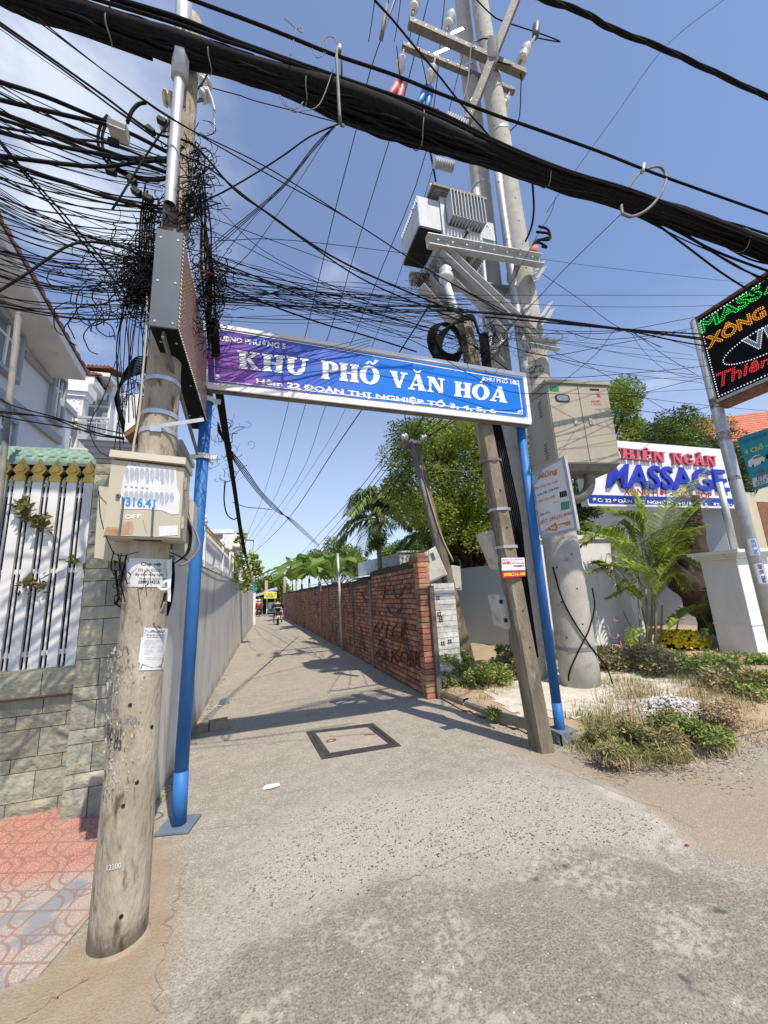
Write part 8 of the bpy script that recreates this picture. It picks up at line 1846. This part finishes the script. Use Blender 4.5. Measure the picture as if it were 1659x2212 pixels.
# lines from hanger to pole etc.
c2_=lambda *p:[(548.6+x*.3472,y*.3472) for x,y in p]
wire(c2_((530,770),(350,850),(180,970),(0,1085),(-200,1200),(-400,1290)),2.3,2.7,.008,'cable curving from the hanger clip down left to the pole',None)
for i in range(3): wire(c2_((510,775+i*4),(380,900+i*12),(200,1130+i*10),(0,1310+i*12),(-150,1430+i*20),(-300,1560+i*22)),2.3,2.8,.005,'thin cable dropping from the hanger clip to the pole tangle','thin cables from the hanger clip')
wire(c2_((-290,540),(-100,590),(0,625),(250,690),(530,765),(800,850),(1080,940)),2.9,2.45,.007,'thin cable from the pole insulator running under the bundle',None)
wire(c2_((750,0),(860,120),(1000,290),(1150,470),(1300,660),(1450,830),(1540,945)),3.2,4.6,.016,'black cable descending steeply to the thick tall pole',None)
# long conductors going down the alley
def far(label,pts,r_,Y1=33,Y0=5.0,g='power lines running down the alley'): wire(pts,Y0,Y1,r_,label,g,inv=True,k=4)
far('power line running away down the alley',[(862,-20),(802,146),(771,274),(722,462),(682,631),(627,857),(571,1065),(530,1166)],.012); far('power line running away down the alley',[(930,-20),(871,215),(843,298),(757,576),(738,641),(665,857),(599,1065),(537,1167)],.012); far('power line running away down the alley',[(962,-15),(920,330),(826,576),(800,641),(708,863),(641,1040),(545,1168)],.012); far('power line running away down the alley',[(1000,120),(945,330),(860,600),(752,870),(672,1013),(557,1183)],.009)
far('thicker line slanting down the alley from the pole tangle',[(1010,500),(925,662),(866,756),(792,870),(720,975),(620,1124),(548,1195)],.016,g=None,Y0=4.5)
for x in (812,842,868,900): far('stay line at the top',[(x,-20),(x-8,40),(x-16,90)],.012,7,6,'short upper conductors left of the crossarms')
# left heavy bundle down the alley
for i in range(7): wire([(458+i*2,690),(464+i*2,800),(472+i*2,870),(488+i*1.5,961),(503+i,1048),(518+i,1150),(530+i*.7,1207),(544+i*.4,1262)],2.95,30,.024 if i<3 else .010,'heavy black cable running down the alley above the grey wall','heavy cables above the grey wall',inv=True)
wire([(486,1040),(484,1080),(490,1110),(504,1122),(512,1118)],7,9,.016,'loop of slack cable hanging from the heavy cables',None)
for i in range(4): wire([(470,930-i*6),(495,968+i*3),(530,1012+i*6),(565,1062+i*4),(600,1098+i*3),(640,1138-i*3),(690,1183-i*2)],3.2,15,.0075,'cable slanting down right across the alley sky','slanting cables across the alley',inv=True)
wire([(503,1085),(530,1095),(560,1098),(588,1101)],8,9,.010,'short thin cable linking two bundles above the alley',None)
wire([(505,1070),(520,1130),(545,1262)],8,28,.008,'thin line hanging beside the heavy alley cables',None)
for i,(a,c) in enumerate((((845,968),(640,1207)),((852,975),(655,1215)),((880,985),(700,1200)),((890,990),(720,1215)),((862,980),(600,1290)))): wire([a,((a[0]+c[0])/2,(a[1]+c[1])/2+8),c],6.4,22,.010,'thin line running away from the leaning pole top','lines from the leaning pole top',inv=True)
for i,(a,c) in enumerate((((905,945),(1010,850)),((910,950),(1050,860)),((902,940),(980,845)),((890,945),(930,860)),((885,948),(872,880)),((905,960),(1100,800)))): wire([a,((a[0]+c[0])/2,(a[1]+c[1])/2+6),c],6.3,4.4,.009,'line rising from the leaning pole top toward the tall poles','lines rising from the leaning pole top')
wire([(926,1005),(960,1014),(1010,1018),(1052,1012)],6.3,3.8,.007,'pale cord strung between the leaning pole and square pole',None,'cable_beige')
# mid-sky web between left pole and square pole
r=random.Random(101)
for i in range(30):
    y0=r.uniform(540,700); y1=r.uniform(640,760); x1=r.uniform(960,1040); sag=r.uniform(0,18); x0=450
    if i<8: y0=r.uniform(625,650); y1=r.uniform(632,655)+20; 
    pts=[(x0,y0)]+[(x0+(x1-x0)*t,y0+(y1-y0)*t+sag*4*t*(1-t)+r.uniform(-2,2)) for t in (.25,.5,.75)]+[(x1,y1)]
    wire(pts,2.95,3.5,r.choice((.0035,.004,.005,.006,.007)),'thin black cable strung between the left pole and the old square pole','cables strung between the two near poles')
wire([(452,600),(560,650),(700,700),(780,722),(900,760)],2.9,3.3,.010,'thick sagging cable just above the banner edge',None); wire([(440,555),(560,600),(700,655),(860,690),(1000,735),(1100,800)],2.9,3.4,.008,'cable descending behind the banner to the right',None)
for i in range(1): wire([(455,640+i*10),(600,660+i*6),(760,690+i*8),(900,740+i*6),(1010,806+i*8),(1100,846),(1190,850)],3.0,3.3,.006,'cable passing in front of the banner right half','cables sagging before the banner')
for i in range(4): wire([(446,738+i*17),(520,755+i*15),(600,765+i*12),(700,752+i*10),(800,728+i*6)],3.05,3.3,.004,'thin wire crossing before the banner left end','wires crossing before the banner')
# coil on top of square pole
b=B(); c=PT(965,738,3.5); 
for k in range(6):
    R_=.20+.012*k; b.tube([c+Vector((R_*math.cos(a)*.8,-.05+.02*k,R_*math.sin(a))) for a in np.linspace(0,6.28,25)],.016,6)
for k in range(5): b.tube(crom([PT(935+k*3,790,3.5),PT(945+k*3,730,3.45),PT(980+k*2,700-k*2,3.4),PT(1020,690-k*2,3.4),PT(1034,720,3.4)]),.016,6)
tag(b.build('cable_coil','cable'),'heavy black cable coil on top of the old square pole','cable coil')
for i in range(7): wire([(1035+i*3,720),(1050+i*3,850),(1075+i*4,1000),(1100+i*4,1120),(1118+i*3,1230),(1150+i*2,1420)],3.72,3.75,.012,'black cable strapped down behind the old square pole','cables down the old square pole')
# right hand web
c3_r=lambda *p:[(1083+x*.3472,521.2+y*.3472) for x,y in p]
RW=[((240,110),(700,170),(1530,260)),((-1700,330),(-600,335),(0,335),(1659,335),(1900,330)),((-600,330),(0,380),(500,405),(1000,408),(1400,395),(1800,370)),((0,445),(500,510),(800,550),(1230,600),(1900,680)),((-200,440),(0,450),(500,520),(800,556),(1230,610),(1900,720)),((-100,470),(500,525),(800,560),(1200,640),(1700,700)),((-400,430),(0,455),(400,505),(760,545),(1200,575),(1800,600)),((0,570),(500,575),(740,560),(1190,475),(1500,420)),((350,615),(700,650),(1200,710)),((250,200),(500,370),(720,530),(1000,660)),((330,690),(520,765),(700,860),(1110,1100)),((0,835),(350,850),(700,830),(1230,780),(1700,700)),((170,955),(400,945),(650,950),(1250,920),(1700,880)),((180,1000),(400,860),(600,690),(700,560),(780,545)),((700,945),(1000,990),(1270,1020),(1700,1060)),((700,980),(850,1050),(1100,1070),(1290,1030)),((0,610),(400,640),(800,700),(1250,740)),((200,700),(600,770),(1200,830)),((200,690),(600,800),(1250,880)),((400,560),(600,610),(900,590),(1200,540)),((800,560),(900,700),(1060,820),(1260,860)),((830,570),(1000,700),(1230,840)),((800,560),(950,640),(990,660)),((0,640),(300,710),(700,640),(1150,560)),((-100,900),(300,890),(640,870),(1250,840)),((700,1000),(900,940),(1290,840),(1659,770)),((780,555),(1000,600),(1300,690),(1700,740)),((0,520),(400,560),(780,555)),((0,550),(300,600),(700,690),(1200,790))]
for i,p in enumerate(RW): wire(c3_r(*p),3.6,3.5,(.004,.006,.005,.007)[i%4] if i not in (3,4,5,6) else .012,'thin black cable strung between the tall poles and the LED board pole' if i not in (3,4,5,6) else 'cable of the tied cluster reaching the LED board','web of cables left of the LED board' if i not in (3,4,5,6) else 'tied cable cluster left of the LED board')
wire([(1305,1017),(1400,960),(1531,889)],6.5,3.7,.006,'pale grey cable slanting up to the LED pole before the signboard',None,'cable_grey')
wire([(1569,-5),(1441,97),(1330,248),(1236,378),(1180,460)],2.6,3.4,.006,'thin line crossing from the top edge down to the bundle',None); wire([(1200,425),(1190,460),(1160,510),(1133,560),(1060,690)],3.4,4.4,.006,'thin line falling from the bundle to the platform',None)
wire([(1343,461),(1225,576),(1145,662),(960,850)],2.6,4,.007,'thin line falling left from the ring to the brace',None)
for i,p in enumerate(([(1150,395),(1153,450),(1148,490),(1135,522)],)): wire(p,3.8,4.6,.02,'thick black cable dropping from the bundle to the platform',None)
for i,p in enumerate(([(1063,130),(1120,150),(1125,200),(1120,260),(1100,285)],[(1025,-5),(1060,30),(1085,45),(1160,70),(1210,90),(1150,80)],[(1030,88),(1018,100),(1010,180),(992,240),(975,290)],[(1060,85),(1045,83),(1030,90)])): wire(p,4.5,4.8,.014,'loose jumper cable looping at the crossarms','jumper cables at the crossarms','cable' if i!=2 else 'cable_grey')
wire([(720,345),(850,415)],2.5,2.5,.001,'',None) if False else None
for i,p in enumerate(([(857,100),(862,150),(868,178)],[(905,100),(918,160),(925,195)],[(872,212),(885,235),(898,262)],[(945,235),(958,250),(972,258)])): wire(p,5.1,5.0,.012,'short lead to the coloured jumper covers','leads at the jumper covers')
for nm,Y,uv in (('clamp',4.9,((836,10),(822,85))),):
    b=B().tube([PT(*uv[0],Y),PT(*uv[1],Y)],.03,6).tube([PT(852,0,Y),PT(822,88,Y)],.015,5); tag(b.build('strain_clamp','galv_dark'),'grey strain clamp on the power lines at the top','clamp')

for i,p in enumerate(([(262,1195),(258,1225),(262,1260),(270,1300)],[(255,1195),(262,1240),(255,1275),(262,1300)],[(246,1190),(240,1225),(252,1250),(262,1262)],[(272,1200),(268,1235),(275,1262)])): wire(p,2.5,2.45,.005,'thin wire dropping beside the notices from the meter cabinet','thin wires left of the notices')
wire([(213,1060),(218,1120),(236,1175),(255,1200),(300,1192)],2.34,2.4,.004,'thin wire sagging across the lower left of the meter cabinet',None)
for i in range(10): wire([(452+i*1.5,560+i*9),(520,600+i*6),(620,650-i*3),(730,690-i*9),(880,730-i*12),(1010,700-i*6)],2.95,3.5,.004,'thin wire crossing the sky above the banner','thin wires crossing above the banner')
for i,(a,m_,c) in enumerate((((455,470),(700,560),(1060,690)),((460,500),(760,640),(1075,740)),((470,520),(640,520),(980,560)),((455,590),(540,480),(700,300)),((458,610),(560,520),(720,275)),((470,450),(600,560),(880,690)))): wire([a,m_,c],2.9,3.6,.005,'long thin cable crossing the open sky right of the left pole','long thin cables in the open sky')

tangle('wires wrapped across the front of the left pole above the grey sign box',170,408,440,15,50,2.42,2.62,0,111,(8,40),.0038)
tangle('wires bunched left of the galvanised pipe below its mouth',120,338,520,12,45,2.5,2.7,0,112,(8,34),.0035)
tangle('wires wound round the pole top behind the pipe',70,400,330,18,26,2.5,2.7,0,113,(6,30),.0035)
r=random.Random(121)
for i in range(26):
    y0=r.uniform(150,430); y1=330+(y0-150)*.55+r.uniform(-15,15); x1=r.choice((345,352,360)); sag=r.uniform(4,26)
    wire([(-20,y0)]+[(-20+(x1+20)*t,y0+(y1-y0)*t+sag*4*t*(1-t)+r.uniform(-3,3)) for t in (.25,.5,.75)]+[(x1,y1)],2.2+r.random()*.3,2.65,r.choice((.004,.0045,.0055,.007)),'thin black cable from the left edge to the upper part of the left pole','cables reaching the upper part of the left pole')

# ------------------------------------------------------------------ give small sets labels that single each thing out
def scr(p):
    c=RM.transposed()@(Vector(p)-CAM); return CX+FP*c.x/-c.z, CY-FP*c.y/-c.z
ORD=['first','second','third','fourth','fifth','sixth','seventh','eighth','ninth','tenth','eleventh','twelfth']
NUM=['','one','two','three','four','five','six','seven','eight','nine','ten','eleven','twelve']
sets={}
for o in SC.objects:
    if o.parent is None and 'label' in o and o.get('kind') is None: sets.setdefault(o['label'],[]).append(o)
def midpoint(o):
    if o.type=='MESH' and len(o.data.vertices)>20: n=len(o.data.vertices)//2; v=[o.data.vertices[n+k].co for k in range(5)]; return o.location+sum(v,Vector())/5
    return Vector(o.location)
for lab,os_ in sets.items():
    n=len(os_)
    if n<2 or n>12: continue
    P=[scr(midpoint(o)) for o in os_]; du=max(p[0] for p in P)-min(p[0] for p in P); dv=max(p[1] for p in P)-min(p[1] for p in P)
    ax_=0 if du>dv*1.2 else 1; order=sorted(range(n),key=lambda i:P[i][ax_])
    w=lab.split(); short=' '.join(w[:9])
    while w and len(short.split())==9 and short.split()[-1] in ('the','a','of','to','down','at','before','on','in','and'): short=' '.join(short.split()[:-1]); break
    for k,i in enumerate(order): os_[i]['label']=short+', '+ORD[k]+(' from left' if ax_==0 else ' from top')+' of '+NUM[n]
